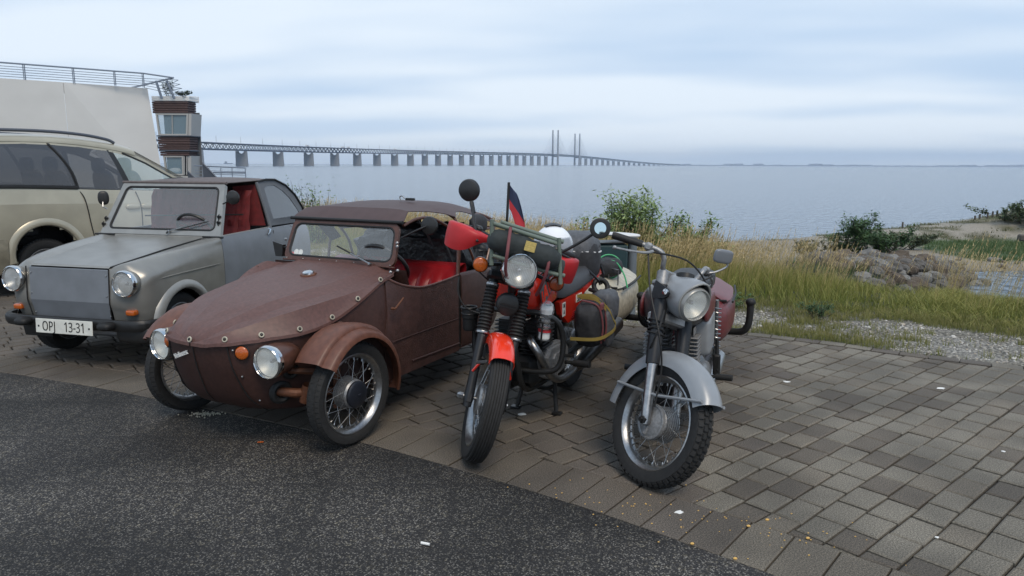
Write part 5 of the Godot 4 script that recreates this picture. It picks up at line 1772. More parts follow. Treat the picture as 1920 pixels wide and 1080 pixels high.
	for q in [[-0.72, 0.10, 0.76, 0.88], [-0.80, 0.135, 0.72, 0.86], [-0.92, 0.15, 0.715, 0.835], [-1.10, 0.155, 0.725, 0.825], [-1.30, 0.155, 0.745, 0.845], [-1.50, 0.15, 0.765, 0.865], [-1.62, 0.12, 0.78, 0.86]]:
		var w: float = q[1]
		tk.append([V(0, q[2], q[0]), V(w, q[2], q[0]), V(w + 0.004, q[2] + 0.02, q[0]), V(w * 0.97, q[3] - 0.03, q[0]), V(w * 0.78, q[3], q[0]), V(0, q[3] + 0.008, q[0]), V(-w * 0.78, q[3], q[0]), V(-w * 0.97, q[3] - 0.03, q[0]), V(-w - 0.004, q[2] + 0.02, q[0]), V(-w, q[2], q[0])])
	tf = fine(tk, 3, 1)
	b.grid(tf, true)
	b.fan(tf[0])
	b.fan(tf[-1], true)
	put("seat", b, M.seat_grey, o, 45)
	for sg in [1.0, -1.0]:
		var bb := Basis(V(0, 0, -1), Vector3.UP, V(sg, 0, 0))
		if sg < 0:
			bb = Basis(V(0, 0, 1), Vector3.UP, V(sg, 0, 0))
		b = MB.new()
		b.prism(PackedVector2Array([Vector2(-0.76, 0.70), Vector2(-1.18, 0.725), Vector2(-1.19, 0.68), Vector2(-1.11, 0.545), Vector2(-0.92, 0.545), Vector2(-0.80, 0.62)]) , V(0.118 * sg, 0, 0), Basis(Vector3.BACK, Vector3.UP, V(sg, 0, 0)), 0.03)
		var sp := put("side_panel", b, M.red_paint, o, 20)
		b = MB.new()
		b.box(V(0.1505 * sg, 0.672, -1.105), V(0.105, 0.05, 0.003), bb, 0.001)
		var pl := put("number_label", b, M.white_plate, sp)
		lettering("lettering", "350", 0.052, M.ink, pl, Transform3D(bb, V(0.1527 * sg, 0.671, -1.108)), "Droid Sans", 0.002, 800)
		b = MB.new()
		b.box(V(0.1505 * sg, 0.645, -0.835), V(0.052, 0.085, 0.003), bb, 0.001)
		pl = put("warning_label", b, M.white_plate, sp)
		lettering("lettering", "M", 0.034, M.ink, pl, Transform3D(bb, V(0.1527 * sg, 0.668, -0.835)), "Droid Sans", 0.002, 800)
		b = MB.new()
		b.prism(PackedVector2Array([Vector2(-0.012, -0.012), Vector2(0.012, -0.012), Vector2(0, 0.014)]), V(0.1525 * sg, 0.630, -0.835), bb, 0.001)
		put("symbol", b, M.ink, pl)
		for k in 4:
			b = MB.new()
			b.box(V(0.149 * sg, 0.565 + 0.012 * k, -1.03 - 0.006 * k), V(0.10, 0.004, 0.004), bb)
			put("vent_rib", b, M.red_dull, sp)
		b = MB.new()
		b.prism(PackedVector2Array([Vector2(-1.175, 0.735), Vector2(-1.60, 0.80), Vector2(-1.60, 0.765), Vector2(-1.185, 0.68)]), V(0.12 * sg, 0, 0), Basis(Vector3.BACK, Vector3.UP, V(sg, 0, 0)), 0.03)
		put("tail_panel", b, M.red_paint, o, 20)
	b = MB.new()
	b.shell(arc_fender(R + 0.03, R + 0.01, -1.335, 60, 190, fp, 16), 0.003)
	put("rear_fender", b, M.black_plastic, o, 50)
	# cables
	for q in [[V(-0.13, 1.06, -0.24), V(-0.10, 0.98, -0.17), V(-0.05, 0.90, -0.22)], [V(-0.16, 0.93, -0.10), V(-0.155, 0.85, -0.08), V(-0.12, 0.775, -0.09), V(-0.06, 0.735, -0.14)], [V(0.24, 1.0, -0.50), V(0.20, 0.94, -0.40), V(0.10, 0.86, -0.38), V(0.02, 0.78, -0.42)]]:
		b = MB.new()
		b.tube(curve(q), 0.004, 5)
		put("cable", b, M.rubber, o)

	# things carried by the red motorcycle
	var W := o.transform
	var ch := thing("folded_camp_chair", "rolled dark camp chair with sage green tubes strapped across the red motorcycle handlebar", "camp chair")
	ch.transform = W
	var A := V(0.045, 1.215, -0.085)
	var B := V(0.045, 1.035, -0.085)
	var C := V(0.305, 1.105, -0.30)
	var D := V(0.315, 0.925, -0.30)
	for q in [[A + V(-0.005, 0.02, 0), B + V(-0.01, -0.03, 0)], [C + V(0.01, 0.03, 0), D + V(0.012, -0.03, 0)], [A, C], [B + V(0, 0.02, 0.01), D + V(0, 0.02, 0.01)], [A + V(0.0, 0, -0.09), C + V(0, 0, -0.09)], [B + V(0, 0, -0.09), D + V(0, 0, -0.09)]]:
		b = MB.new()
		b.bar(q[0], q[1], 0.0115, 10)
		put("tube", b, M.sage_tube, ch)
	b = MB.new()
	var dir := (C - A).normalized()
	b.tube(curve([A.lerp(B, 0.45) + dir * -0.02, A.lerp(B, 0.45) + dir * 0.08 + V(0, 0, -0.02), A.lerp(B, 0.5) + dir * 0.17 + V(0, 0.01, -0.02), C.lerp(D, 0.5) - dir * 0.12, C.lerp(D, 0.48) + dir * 0.0], 5), [0.03, 0.05, 0.058, 0.06, 0.062, 0.062, 0.058, 0.06, 0.064, 0.062, 0.058, 0.056, 0.06, 0.064, 0.066, 0.06, 0.062, 0.066, 0.06, 0.05, 0.04], 14)
	b.tube([A.lerp(B, 0.75) + V(0, 0, -0.05), C.lerp(D, 0.75) + V(0, 0, -0.05)], 0.045, 12)
	put("rolled_cloth", b, M.camp_cloth, ch, 60)
	b = MB.new()
	b.box(A.lerp(C, 0.54) + V(0.035, -0.055, 0.052), V(0.056, 0.05, 0.003), Basis(V(0.78, -0.28, -0.55).normalized(), V(0.20, 0.96, -0.2).normalized(), V(0.58, 0.05, 0.80).normalized()), 0.001)
	put("label_patch", b, M.label_yellow, ch)
	for q in [[V(0.125, 1.195, -0.12), V(0.15, 1.09, -0.03), V(0.125, 0.99, -0.06), V(0.09, 0.90, -0.18)], [V(0.285, 1.09, -0.255), V(0.295, 1.0, -0.205), V(0.26, 0.91, -0.22), V(0.20, 0.83, -0.28)]]:
		b = MB.new()
		b.tube(curve(q), 0.0085, 8)
		put("bungee_cord", b, M.strap_maroon, ch)

	var he := thing("helmet", "white motorcycle helmet with clear visor strapped on the red motorcycle seat", "helmet")
	he.transform = W * Transform3D(Basis(Vector3.UP, 0.5), V(-0.04, 0.985, -1.13))
	b = MB.new()
	var hr := []
	for i in 15:
		var a := lerpf(-0.62, PI / 2, i / 14.0)
		var ring := []
		for k in 32:
			var w := TAU * k / 32
			var d := V(cos(a) * sin(w) * 0.128, sin(a) * 0.135, cos(a) * cos(w) * 0.160)
			ring.append(d)
		hr.append(ring)
	b.grid(hr, true, false, func(p): return p.z > 0.075 and p.y < 0.055 and p.y > -0.045 and absf(p.x) < 0.105)
	put("shell", b, M.white_gloss, he)
	b = MB.new()
	hr = []
	for i in 9:
		var y := lerpf(-0.06, 0.07, i / 8.0)
		var r := []
		for k in 15:
			var w := lerpf(-1.25, 1.25, k / 14.0)
			var a := asin(clampf(y / 0.137, -1, 1))
			r.append(V(cos(a) * sin(w) * 0.132, y, cos(a) * cos(w) * 0.165))
		hr.append(r)
	b.grid(hr)
	put("visor", b, M.visor, he)
	b = MB.new()
	b.blob(V(0, 0.0, 0), V(0.118, 0.118, 0.142), 1, 1, Basis(), 10, 18)
	put("lining", b, M.black_plastic, he)
	b = MB.new()
	b.shell(fine([[V(-0.05, 0.130, 0.03), V(0, 0.142, 0.04), V(0.05, 0.130, 0.03)], [V(-0.055, 0.137, -0.03), V(0, 0.150, -0.03), V(0.055, 0.137, -0.03)], [V(-0.04, 0.115, -0.09), V(0, 0.125, -0.10), V(0.04, 0.115, -0.09)]], 3, 3), 0.006)
	put("vent", b, M.black_plastic, he)

	var tb := thing("tail_bag", "dark grey tail bag with white piping behind the white helmet", "bag")
	tb.transform = W * Transform3D(Basis(Vector3.UP, 0.2), V(0.0, 0.855, -1.47))
	b = MB.new()
	b.blob(V(0, 0.02, 0), V(0.165, 0.15, 0.20), 0.6, 0.6, Basis(), 18, 32, 0.06, 5)
	put("bag_body", b, M.bag_cloth, tb, 60)
	b = MB.new()
	b.blob(V(0, 0.085, 0.01), V(0.160, 0.12, 0.19), 0.8, 0.75, Basis(), 16, 32, 0.05, 7)
	put("bag_top", b, M.bag_grey, tb, 60)
	b = MB.new()
	var pz := []
	for k in 24:
		var w := TAU * k / 24
		pz.append(V(signf(cos(w)) * pow(absf(cos(w)), 0.7) * 0.163, 0.065 + 0.02 * sin(w), signf(sin(w)) * pow(absf(sin(w)), 0.7) * 0.196))
	b.tube(pz, 0.006, 6, true)
	put("piping", b, M.trim_white, tb)
	b = MB.new()
	b.tube(curve([V(0.10, -0.03, 0.19), V(0.165, -0.10, 0.16), V(0.17, -0.15, 0.05)]), 0.008, 6)
	put("strap", b, M.bag_black, tb)
	b = MB.new()
	b.tube(curve([V(0.165, -0.02, 0.0), V(0.185, -0.10, -0.02), V(0.17, -0.16, -0.02)]), 0.010, 6)
	put("strap", b, M.bag_black, tb)

	var sb := thing("saddle_bag", "black and grey saddle bag tied with yellow straps on the side of the red motorcycle", "bag")
	sb.transform = W
	b = MB.new()
	b.blob(V(0.265, 0.545, -1.09), V(0.085, 0.145, 0.21), 0.5, 0.5, Basis(Vector3.RIGHT, 0.08), 18, 30, 0.09, 3)
	put("bag_body", b, M.bag_cloth, sb, 60)
	b = MB.new()
	b.blob(V(0.30, 0.615, -1.19), V(0.075, 0.105, 0.11), 0.6, 0.6, Basis(), 14, 24, 0.10, 6)
	b.blob(V(0.345, 0.50, -1.10), V(0.03, 0.12, 0.07), 0.5, 0.5, Basis(), 12, 20, 0.06, 9)
	put("side_pocket", b, M.bag_grey, sb, 60)
	b = MB.new()
	for q in [[V(0.17, 0.70, -1.00), V(0.27, 0.705, -1.02), V(0.355, 0.63, -1.05), V(0.37, 0.55, -1.12), V(0.36, 0.50, -1.22)], [V(0.19, 0.47, -0.83), V(0.335, 0.47, -0.88), V(0.375, 0.475, -1.02), V(0.37, 0.49, -1.18), V(0.30, 0.53, -1.30)], [V(0.20, 0.70, -0.97), V(0.30, 0.695, -0.97), V(0.36, 0.63, -1.0)]]:
		var cc := curve(q)
		var rows := []
		for p in cc:
			rows.append([p + V(0.004, 0.010, 0), p + V(0.006, -0.010, 0)])
		b = MB.new()
		b.shell(rows, 0.003)
		put("strap", b, M.strap_yellow, sb)
	b = MB.new()
	for z in [-0.93, -1.0]:
		b.tube(curve([V(0.23, 0.69, z), V(0.33, 0.66, z - 0.01), V(0.36, 0.54, z - 0.02), V(0.35, 0.43, z - 0.02)]), 0.006, 6)
	b.box(V(0.345, 0.655, -0.965), V(0.02, 0.045, 0.05), Basis(), 0.006)
	put("buckle", b, M.strap_maroon, sb)
	b = MB.new()
	b.torus(V(0.20, 0.70, -1.40), V(0.5, 0.4, 0.6), 0.048, 0.017, 24, 10)
	b.tube(curve([V(0.17, 0.70, -1.26), V(0.24, 0.69, -1.22), V(0.28, 0.66, -1.28), V(0.22, 0.67, -1.42)]), 0.014, 8)
	put("cable_loop", b, M.rubber, sb)

	var bo := thing("water_bottle", "crumpled clear water bottle held by the crash bar beside the engine of the red motorcycle", "bottle")
	bo.transform = W * Transform3D(Basis(Vector3.BACK, -0.10), V(0.185, 0.555, -0.43))
	b = MB.new()
	b.lathe([Vector2(0.001, 0.0), Vector2(0.03, 0.0), Vector2(0.036, 0.012), Vector2(0.034, 0.05), Vector2(0.036, 0.06), Vector2(0.033, 0.07), Vector2(0.026, 0.11), Vector2(0.026, 0.12), Vector2(0.038, 0.145), Vector2(0.041, 0.175), Vector2(0.034, 0.20), Vector2(0.015, 0.218), Vector2(0.001, 0.22)], Vector3.ZERO, Vector3.UP, 18)
	put("bottle_body", b, M.bottle_plastic, bo, 25)
	b = MB.new()
	b.lathe([Vector2(0.001, 0.004), Vector2(0.027, 0.004), Vector2(0.031, 0.012), Vector2(0.030, 0.05), Vector2(0.031, 0.06)], Vector3.ZERO, Vector3.UP, 18)
	b.lathe([Vector2(0.030, 0.148), Vector2(0.035, 0.175), Vector2(0.028, 0.197)], Vector3.ZERO, Vector3.UP, 9)
	put("inner_foil", b, M.paper, bo, 5)
	b = MB.new()
	b.lathe([Vector2(0.0372, 0.048), Vector2(0.0376, 0.055), Vector2(0.0345, 0.066)], Vector3.ZERO, Vector3.UP, 18)
	put("label_band", b, M.red_dull, bo)
	b = MB.new()
	b.torus(V(0, 0.105, 0), Vector3.UP, 0.044, 0.006, 24, 6)
	b.torus(V(0, 0.075, 0), Vector3.UP, 0.044, 0.005, 24, 6)
	for k in 4:
		b.bar(V(cos(k * 1.57) * 0.044, 0.105, sin(k * 1.57) * 0.044), V(cos(k * 1.57) * 0.04, -0.01, sin(k * 1.57) * 0.04), 0.005, 6)
	b.bar(V(0.04, 0.09, -0.02), V(0.06, 0.10, -0.08), 0.008, 6)
	put("bottle_cage", b, M.black_plastic, bo)

	var cup := thing("cup_holder", "empty black cup holder on the crash bar between the red motorcycle and the brown three-wheeler", "cup holder")
	cup.transform = W * Transform3D(Basis(), V(-0.285, 0.60, -0.44))
	b = MB.new()
	b.torus(V(0, 0.095, 0), Vector3.UP, 0.045, 0.006, 26, 6)
	b.torus(V(0, 0.06, 0), Vector3.UP, 0.043, 0.004, 26, 6)
	put("ring", b, M.black_plastic, cup)
	b = MB.new()
	b.lathe([Vector2(0.042, 0.09), Vector2(0.042, 0.035), Vector2(0.036, 0.03), Vector2(0.036, -0.03), Vector2(0.03, -0.04), Vector2(0.001, -0.04)], Vector3.ZERO, Vector3.UP, 20)
	put("cup", b, M.rubber, cup)
	b = MB.new()
	b.box(V(0.06, 0.075, 0.0), V(0.05, 0.03, 0.03), Basis(), 0.006)
	b.tube([V(0.08, 0.09, 0.0), V(0.16, 0.085, 0.01)], 0.010, 8)
	put("bracket", b, M.black_metal, cup)

func make_silver_motorcycle() -> void:
	var o := thing("silver_motorcycle", "old silver motorcycle with chrome fork and full front fender, rightmost vehicle", "motorcycle", Vector3(0.665, 0, -3.275), -22)
	var rk := 26.0
	var S := steer(rk, 0.09, 54)
	var R := 0.300
	var u := V(0, cos(deg_to_rad(rk)), -sin(deg_to_rad(rk)))
	settle(o, S, R, 1.30)
	var b := MB.new()
	var fw := make_wheel(o, "front_wheel", S * Transform3D(Basis(Vector3.UP, PI), V(0, R, 0)), R, 0.218, 0.096, 0.088, 0.115, "block", M.rim_metal, M.alloy, 36)
	b = MB.new()
	b.lathe([Vector2(0.001, 0.075), Vector2(0.03, 0.075), Vector2(0.05, 0.068), Vector2(0.072, 0.062), Vector2(0.078, 0.066), Vector2(0.085, 0.064), Vector2(0.087, 0.050)], Vector3.ZERO, Vector3.RIGHT, 40)
	b.box(V(0.068, -0.045, 0), V(0.02, 0.05, 0.03), Basis(), 0.006)
	put("brake_plate", b, M.dull_alloy, fw)
	make_wheel(o, "rear_wheel", Transform3D(Basis(), V(0, R, -1.30)), R, 0.218, 0.10, 0.088, 0.12, "block", M.rim_metal, M.alloy, 36)
	for sg in [1.0, -1.0]:
		var L := func(t: float) -> Vector3: return V(0.094 * sg, R, 0.0) + u * t
		b = MB.new()
		b.xf = S
		b.tube([L.call(-0.02), L.call(0.0), L.call(0.05), L.call(0.30)], [0.018, 0.023, 0.0255, 0.0265], 16)
		put("fork_slider", b, M.chrome if false else M.steel, o)
		b = MB.new()
		b.xf = S
		b.tube([L.call(0.27), L.call(0.272), L.call(0.33), L.call(0.55), L.call(0.665)], [0.031, 0.034, 0.034, 0.037, 0.037], 16)
		put("fork_shroud", b, M.dark_grey_paint, o)
		b = MB.new()
		b.xf = S
		b.prism(PackedVector2Array([Vector2(-0.02, 0.05), Vector2(0.075, 0.02), Vector2(0.095, 0.0), Vector2(0.09, -0.02), Vector2(0.07, -0.03), Vector2(-0.02, -0.04)]), L.call(0.63) + V(0.026 * sg, 0, 0), Basis(V(0, 0.2, 0.98), V(0, 0.98, -0.2), V(sg, 0, 0)), 0.012)
		put("lamp_ear", b, M.dark_grey_paint, o)
		b = MB.new()
		b.xf = S
		b.lathe([Vector2(0.017, 0), Vector2(0.017, 0.008), Vector2(0.008, 0.012), Vector2(0.001, 0.012)], L.call(0.63) + V(0.036 * sg, 0.015, 0.072), V(sg, 0, 0), 12)
		put("bolt", b, M.chrome, o)
		b = MB.new()
		b.xf = S
		b.tube([L.call(0.66), L.call(0.68), L.call(0.735), L.call(0.745)], [0.030, 0.032, 0.031, 0.02], 14)
		put("bar_clamp", b, M.alloy, o)
	b = MB.new()
	b.xf = S
	b.box(V(0, R, -0.02) + u * 0.675, V(0.23, 0.03, 0.085), Basis(Vector3.RIGHT, -0.45), 0.010)
	b.box(V(0, R, -0.02) + u * 0.50, V(0.23, 0.05, 0.085), Basis(Vector3.RIGHT, -0.45), 0.010)
	b.bar(V(0, R, -0.05) + u * 0.46, V(0, R, -0.05) + u * 0.70, 0.026, 12)
	put("fork_yoke", b, M.alloy, o)
	b = MB.new()
	b.xf = S
	b.bar(V(0.125, R, 0), V(-0.125, R, 0), 0.009, 10)
	b.lathe([Vector2(0.02, 0), Vector2(0.02, 0.018), Vector2(0.012, 0.02), Vector2(0.012, 0.032), Vector2(0.001, 0.032)], V(-0.100, R, 0), Vector3.LEFT, 6)
	put("axle", b, M.black_metal, o)
	# deep front fender
	b = MB.new()
	b.xf = S
	var prof := [[-0.071, -0.060], [-0.070, -0.030], [-0.062, -0.004], [-0.045, 0.014], [-0.02, 0.022], [0, 0.024], [0.02, 0.022], [0.045, 0.014], [0.062, -0.004], [0.070, -0.030], [0.071, -0.060]]
	b.shell(arc_fender(R + 0.030, R, 0.0, 41, 189, prof, 34), 0.003)
	put("front_fender", b, M.silver_paint, o, 50)
	b = MB.new()
	b.xf = S
	for sg in [1.0, -1.0]:
		b.tube([V(0.073 * sg, R + 0.225, 0.24), V(0.098 * sg, R + 0.13, 0.0), V(0.073 * sg, R + 0.06, -0.31)], 0.0075, 8)
	put("fender_stay", b, M.silver_paint, o)
	# headlamp nacelle with a peak
	b = MB.new()
	b.xf = S
	var hc := V(0, 0.885, -0.135)
	var nr := []
	for q in [[0.0, 0.089, 0.0], [-0.015, 0.097, 0.0], [-0.06, 0.098, 0.0], [-0.12, 0.094, 0.003], [-0.18, 0.085, 0.006], [-0.23, 0.062, 0.010], [-0.25, 0.02, 0.012]]:
		var ring := []
		for k in 28:
			var w := TAU * k / 28
			var pk := 0.018 * pow(maxf(sin(w), 0.0), 3.0) * smoothstep(-0.16, 0.0, q[0])
			var fwd := 0.020 * pow(maxf(sin(w), 0.0), 2.0) * smoothstep(-0.05, 0.0, q[0])
			ring.append(hc + V(cos(w) * q[1], sin(w) * (q[1] + pk) + q[2], q[0] + fwd))
		nr.append(ring)
	b.grid(nr, true)
	put("headlamp_nacelle", b, M.silver_paint, o, 45)
	b = MB.new()
	b.xf = S
	b.tube(nr[0], 0.0055, 8, true)
	put("nacelle_edge", b, M.grey_light, o)
	headlight(o, S * look(hc + V(0, -0.003, 0.0), V(0, -0.03, 1)), 0.080, 0.08, M.silver_paint, true)
	b = MB.new()
	b.xf = S
	b.lathe([Vector2(0.045, -0.03), Vector2(0.045, 0.006), Vector2(0.04, 0.010), Vector2(0.001, 0.010)], hc + V(0, 0.10, -0.135), V(0, 0.9, -0.42), 24)
	put("speedometer", b, M.black_plastic, o)
	# bars: narrow rise, grips pulled back
	var half := [V(0.0, 0.965, -0.325), V(0.085, 0.965, -0.325), V(0.118, 0.985, -0.315), V(0.135, 1.025, -0.315), V(0.165, 1.05, -0.335), V(0.24, 1.045, -0.40), V(0.335, 1.03, -0.49)]
	var left := curve(half)
	var whole := mx(left)
	whole.reverse()
	whole.append_array(left.slice(1))
	b = MB.new()
	b.xf = S
	b.tube(whole, 0.0125, 10)
	put("handlebar", b, M.alloy, o)
	for sg in [1.0, -1.0]:
		b = MB.new()
		b.xf = S
		b.tube([V(0.23 * sg, 1.046, -0.392), V(0.238 * sg, 1.045, -0.40), V(0.335 * sg, 1.03, -0.49), V(0.345 * sg, 1.028, -0.498)], [0.017, 0.0175, 0.0185, 0.015], 12)
		put("grip", b, M.rubber, o)
		b = MB.new()
		b.xf = S
		b.box(V(0.208 * sg, 1.047, -0.370), V(0.04, 0.042, 0.040), Basis(Vector3.UP, 0.7 * sg), 0.010)
		b.tube(curve([V(0.20 * sg, 1.035, -0.335), V(0.24 * sg, 1.015, -0.335), V(0.295 * sg, 0.995, -0.375), V(0.345 * sg, 0.980, -0.425)], 4), [0.009, 0.009, 0.008, 0.008, 0.007, 0.007, 0.006, 0.006, 0.006, 0.006, 0.006, 0.006, 0.006], 8)
		b.blob(V(0.35 * sg, 0.979, -0.43), V(0.011, 0.011, 0.011), 1, 1, Basis(), 6, 10)
		put("lever", b, M.alloy, o)
	b = MB.new()
	b.xf = S
	b.tube(curve([V(0.33, 1.035, -0.48), V(0.37, 1.06, -0.46), V(0.405, 1.11, -0.44), V(0.385, 1.135, -0.45)], 5), 0.006, 8)
	var mr := put("mirror_stalk", b, M.steel, o)
	b = MB.new()
	b.xf = S
	b.blob(V(0.362, 1.15, -0.455), V(0.055, 0.038, 0.016), 0.5, 0.6, Basis(V(0.94, 0.22, 0.25).normalized(), V(-0.22, 0.97, 0).normalized(), V(-0.25, -0.05, 0.96).normalized()), 10, 22)
	put("mirror_shell", b, M.grey_panel, mr)
	# cables
	for q in [[V(-0.20, 1.03, -0.34), V(-0.10, 1.06, -0.20), V(0.03, 1.0, -0.16), V(0.06, 0.95, -0.22)], [V(-0.215, 1.02, -0.345), V(-0.225, 0.86, -0.20), V(-0.19, 0.70, -0.06), V(-0.12, 0.55, -0.02), V(-0.10, 0.38, 0.02)], [V(0.20, 1.03, -0.34), V(0.12, 1.04, -0.22), V(0.04, 0.98, -0.22), V(0.0, 0.93, -0.30)]]:
		b = MB.new()
		b.xf = S
		b.tube(curve(q), 0.0045, 6)
		put("cable", b, M.rubber, o)
	b = MB.new()
	b.xf = S
	for k in 5:
		b.torus(V(-0.094, R, 0) + u * (0.42 + 0.014 * k), u + V(0.25 * sin(k * 2.1), 0, 0.2 * cos(k * 1.7)), 0.043, 0.004, 22, 6)
	b.tube(curve([V(-0.12, 0.80, -0.17), V(-0.15, 0.72, -0.12), V(-0.14, 0.64, -0.13), V(-0.12, 0.60, -0.15)]), 0.005, 6)
	put("cable_coil", b, M.rubber, o)
	# tank
	b = MB.new()
	var tk := []
	for q in [[-0.42, 0.06, 0.72, 0.83], [-0.46, 0.12, 0.67, 0.865], [-0.57, 0.170, 0.64, 0.885], [-0.72, 0.182, 0.635, 0.88], [-0.86, 0.16, 0.64, 0.855], [-0.96, 0.11, 0.66, 0.81], [-0.99, 0.05, 0.69, 0.77]]:
		var ring := []
		for k in 24:
			var w := TAU * k / 24
			ring.append(V(MB._pw(cos(w), 0.7) * q[1], lerpf(q[2], q[3], 0.5) + MB._pw(sin(w), 0.75) * (q[3] - q[2]) * 0.5, q[0]))
		tk.append(ring)
	var tf := fine(tk, 3, 1)
	b.grid(tf, true)
	b.fan(tf[0])
	b.fan(tf[-1], true)
	var tank := put("tank", b, M.tank_dark, o, 50)
	for sg in [1.0, -1.0]:
		b = MB.new()
		b.blob(V(0.168 * sg, 0.745, -0.70), V(0.022, 0.075, 0.19), 0.8, 0.8, Basis(), 10, 24)
		put("knee_panel", b, M.maroon_paint, tank)
	# seat, rear fender
	b = MB.new()
	b.blob(V(0, 0.80, -1.16), V(0.13, 0.055, 0.30), 0.5, 0.5, Basis(), 12, 28)
	put("seat", b, M.seat_black, o)
	b = MB.new()
	b.shell(arc_fender(R + 0.03, R, -1.30, 30, 178, prof, 24), 0.003)
	put("rear_fender", b, M.silver_paint, o, 50)
	# frame and engine
	b = MB.new()
	for sg in [1.0, -1.0]:
		b.tube(curve([V(0.03 * sg, 0.80, -0.40), V(0.055 * sg, 0.60, -0.42), V(0.075 * sg, 0.36, -0.40), V(0.08 * sg, 0.22, -0.50), V(0.09 * sg, 0.21, -0.90)]), 0.020, 8)
		b.tube([V(0.09 * sg, 0.30, -0.92), V(0.11 * sg, 0.30, -1.30)], 0.018, 8)
		b.tube([V(0.06 * sg, 0.72, -0.88), V(0.09 * sg, 0.22, -0.90)], 0.018, 8)
	b.tube([V(0, 0.80, -0.38), V(0, 0.68, -0.9)], 0.025, 8)
	put("frame", b, M.dark_grey_paint, o)
	b = MB.new()
	for sg in [1.0, -1.0]:
		for k in 10:
			b.box(V(0.078 * sg, 0.42 + 0.021 * k, -0.555), V(0.135, 0.007, 0.16), Basis(), 0.003)
		b.box(V(0.078 * sg, 0.51, -0.56), V(0.09, 0.20, 0.10))
		for k in 4:
			b.box(V((0.04 + 0.026 * k) * sg, 0.64, -0.56), V(0.006, 0.04, 0.15), Basis(), 0.002)
	put("cylinder", b, M.dull_alloy, o)
	b = MB.new()
	b.box(V(0, 0.40, -0.40), V(0.13, 0.34, 0.02), Basis(Vector3.RIGHT, 0.06), 0.004)
	for k in 5:
		b.tube(curve([V(-0.045 + 0.022 * k, 0.57, -0.385), V(-0.05 + 0.024 * k, 0.45, -0.375), V(-0.045 + 0.022 * k, 0.33, -0.385)], 3), 0.004, 5)
	put("front_shield", b, M.dark_grey_paint, o)
	b = MB.new()
	b.blob(V(0, 0.315, -0.70), V(0.155, 0.125, 0.27), 0.45, 0.6, Basis(), 14, 30)
	put("crankcase", b, M.alloy, o)
	b = MB.new()
	b.blob(V(0.13, 0.33, -0.62), V(0.055, 0.105, 0.135), 0.6, 0.7, Basis(), 12, 24)
	b.blob(V(0.13, 0.30, -0.80), V(0.05, 0.095, 0.12), 0.6, 0.7, Basis(), 12, 24)
	put("engine_cover", b, M.alloy, o)
	b = MB.new()
	b.blob(V(0.135, 0.60, -0.71), V(0.060, 0.115, 0.115), 0.35, 0.45, Basis(Vector3.RIGHT, 0.1), 14, 28)
	put("side_box", b, M.silver_paint, o)
	b = MB.new()
	b.box(V(0.17, 0.685, -0.69), V(0.02, 0.012, 0.07), Basis(), 0.004)
	put("box_latch", b, M.black_metal, o)
	for sg in [1.0, -1.0]:
		b = MB.new()
		var sp := []
		for k in 118:
			var t := k / 117.0
			var w := t * TAU * 10.5
			sp.append(V(0.185 * sg, lerpf(0.43, 0.70, t), lerpf(-0.98, -0.93, t)) + V(cos(w) * 0.023, 0, sin(w) * 0.023))
		b.tube(sp, 0.0042, 6)
		put("shock_spring", b, M.steel, o)
		b = MB.new()
		b.tube([V(0.185 * sg, 0.36, -0.995), V(0.185 * sg, 0.44, -0.98), V(0.185 * sg, 0.441, -0.98), V(0.185 * sg, 0.74, -0.92)], [0.019, 0.019, 0.010, 0.010], 12)
		put("shock_absorber", b, M.dull_alloy, o)
		b = MB.new()
		b.tube(curve([V(0.10 * sg, 0.48, -0.48), V(0.135 * sg, 0.46, -0.42), V(0.15 * sg, 0.36, -0.44), V(0.16 * sg, 0.24, -0.56), V(0.165 * sg, 0.22, -0.85), V(0.165 * sg, 0.24, -1.0)]), 0.020, 10)
		b.tube([V(0.165 * sg, 0.235, -0.98), V(0.165 * sg, 0.245, -1.06), V(0.16 * sg, 0.275, -1.42), V(0.16 * sg, 0.28, -1.46)], [0.022, 0.042, 0.045, 0.02], 14)
		put("exhaust", b, M.steel, o)
		b = MB.new()
		b.tube([V(0.12 * sg, 0.325, -0.77), V(0.215 * sg, 0.33, -0.765)], 0.010, 8)
		b.tube([V(0.215 * sg, 0.33, -0.765), V(0.305 * sg, 0.335, -0.755)], 0.0185, 10)
		put("foot_peg", b, M.rubber, o)
	b = MB.new()
	b.tube([V(0.20, 0.52, -0.88), V(0.205, 0.40, -0.875), V(0.21, 0.34, -0.87)], [0.010, 0.012, 0.012], 8)
	b.box(V(0.205, 0.37, -0.875), V(0.04, 0.13, 0.035), Basis(Vector3.RIGHT, 0.15), 0.008)
	put("kick_lever", b, M.rubber, o)
	b = MB.new()
	b.tube([V(-0.10, 0.24, -0.80), V(-0.19, 0.02, -0.74)], 0.012, 8)
	b.box(V(-0.195, 0.008, -0.735), V(0.05, 0.014, 0.03))
	put("side_stand", b, M.black_metal, o)

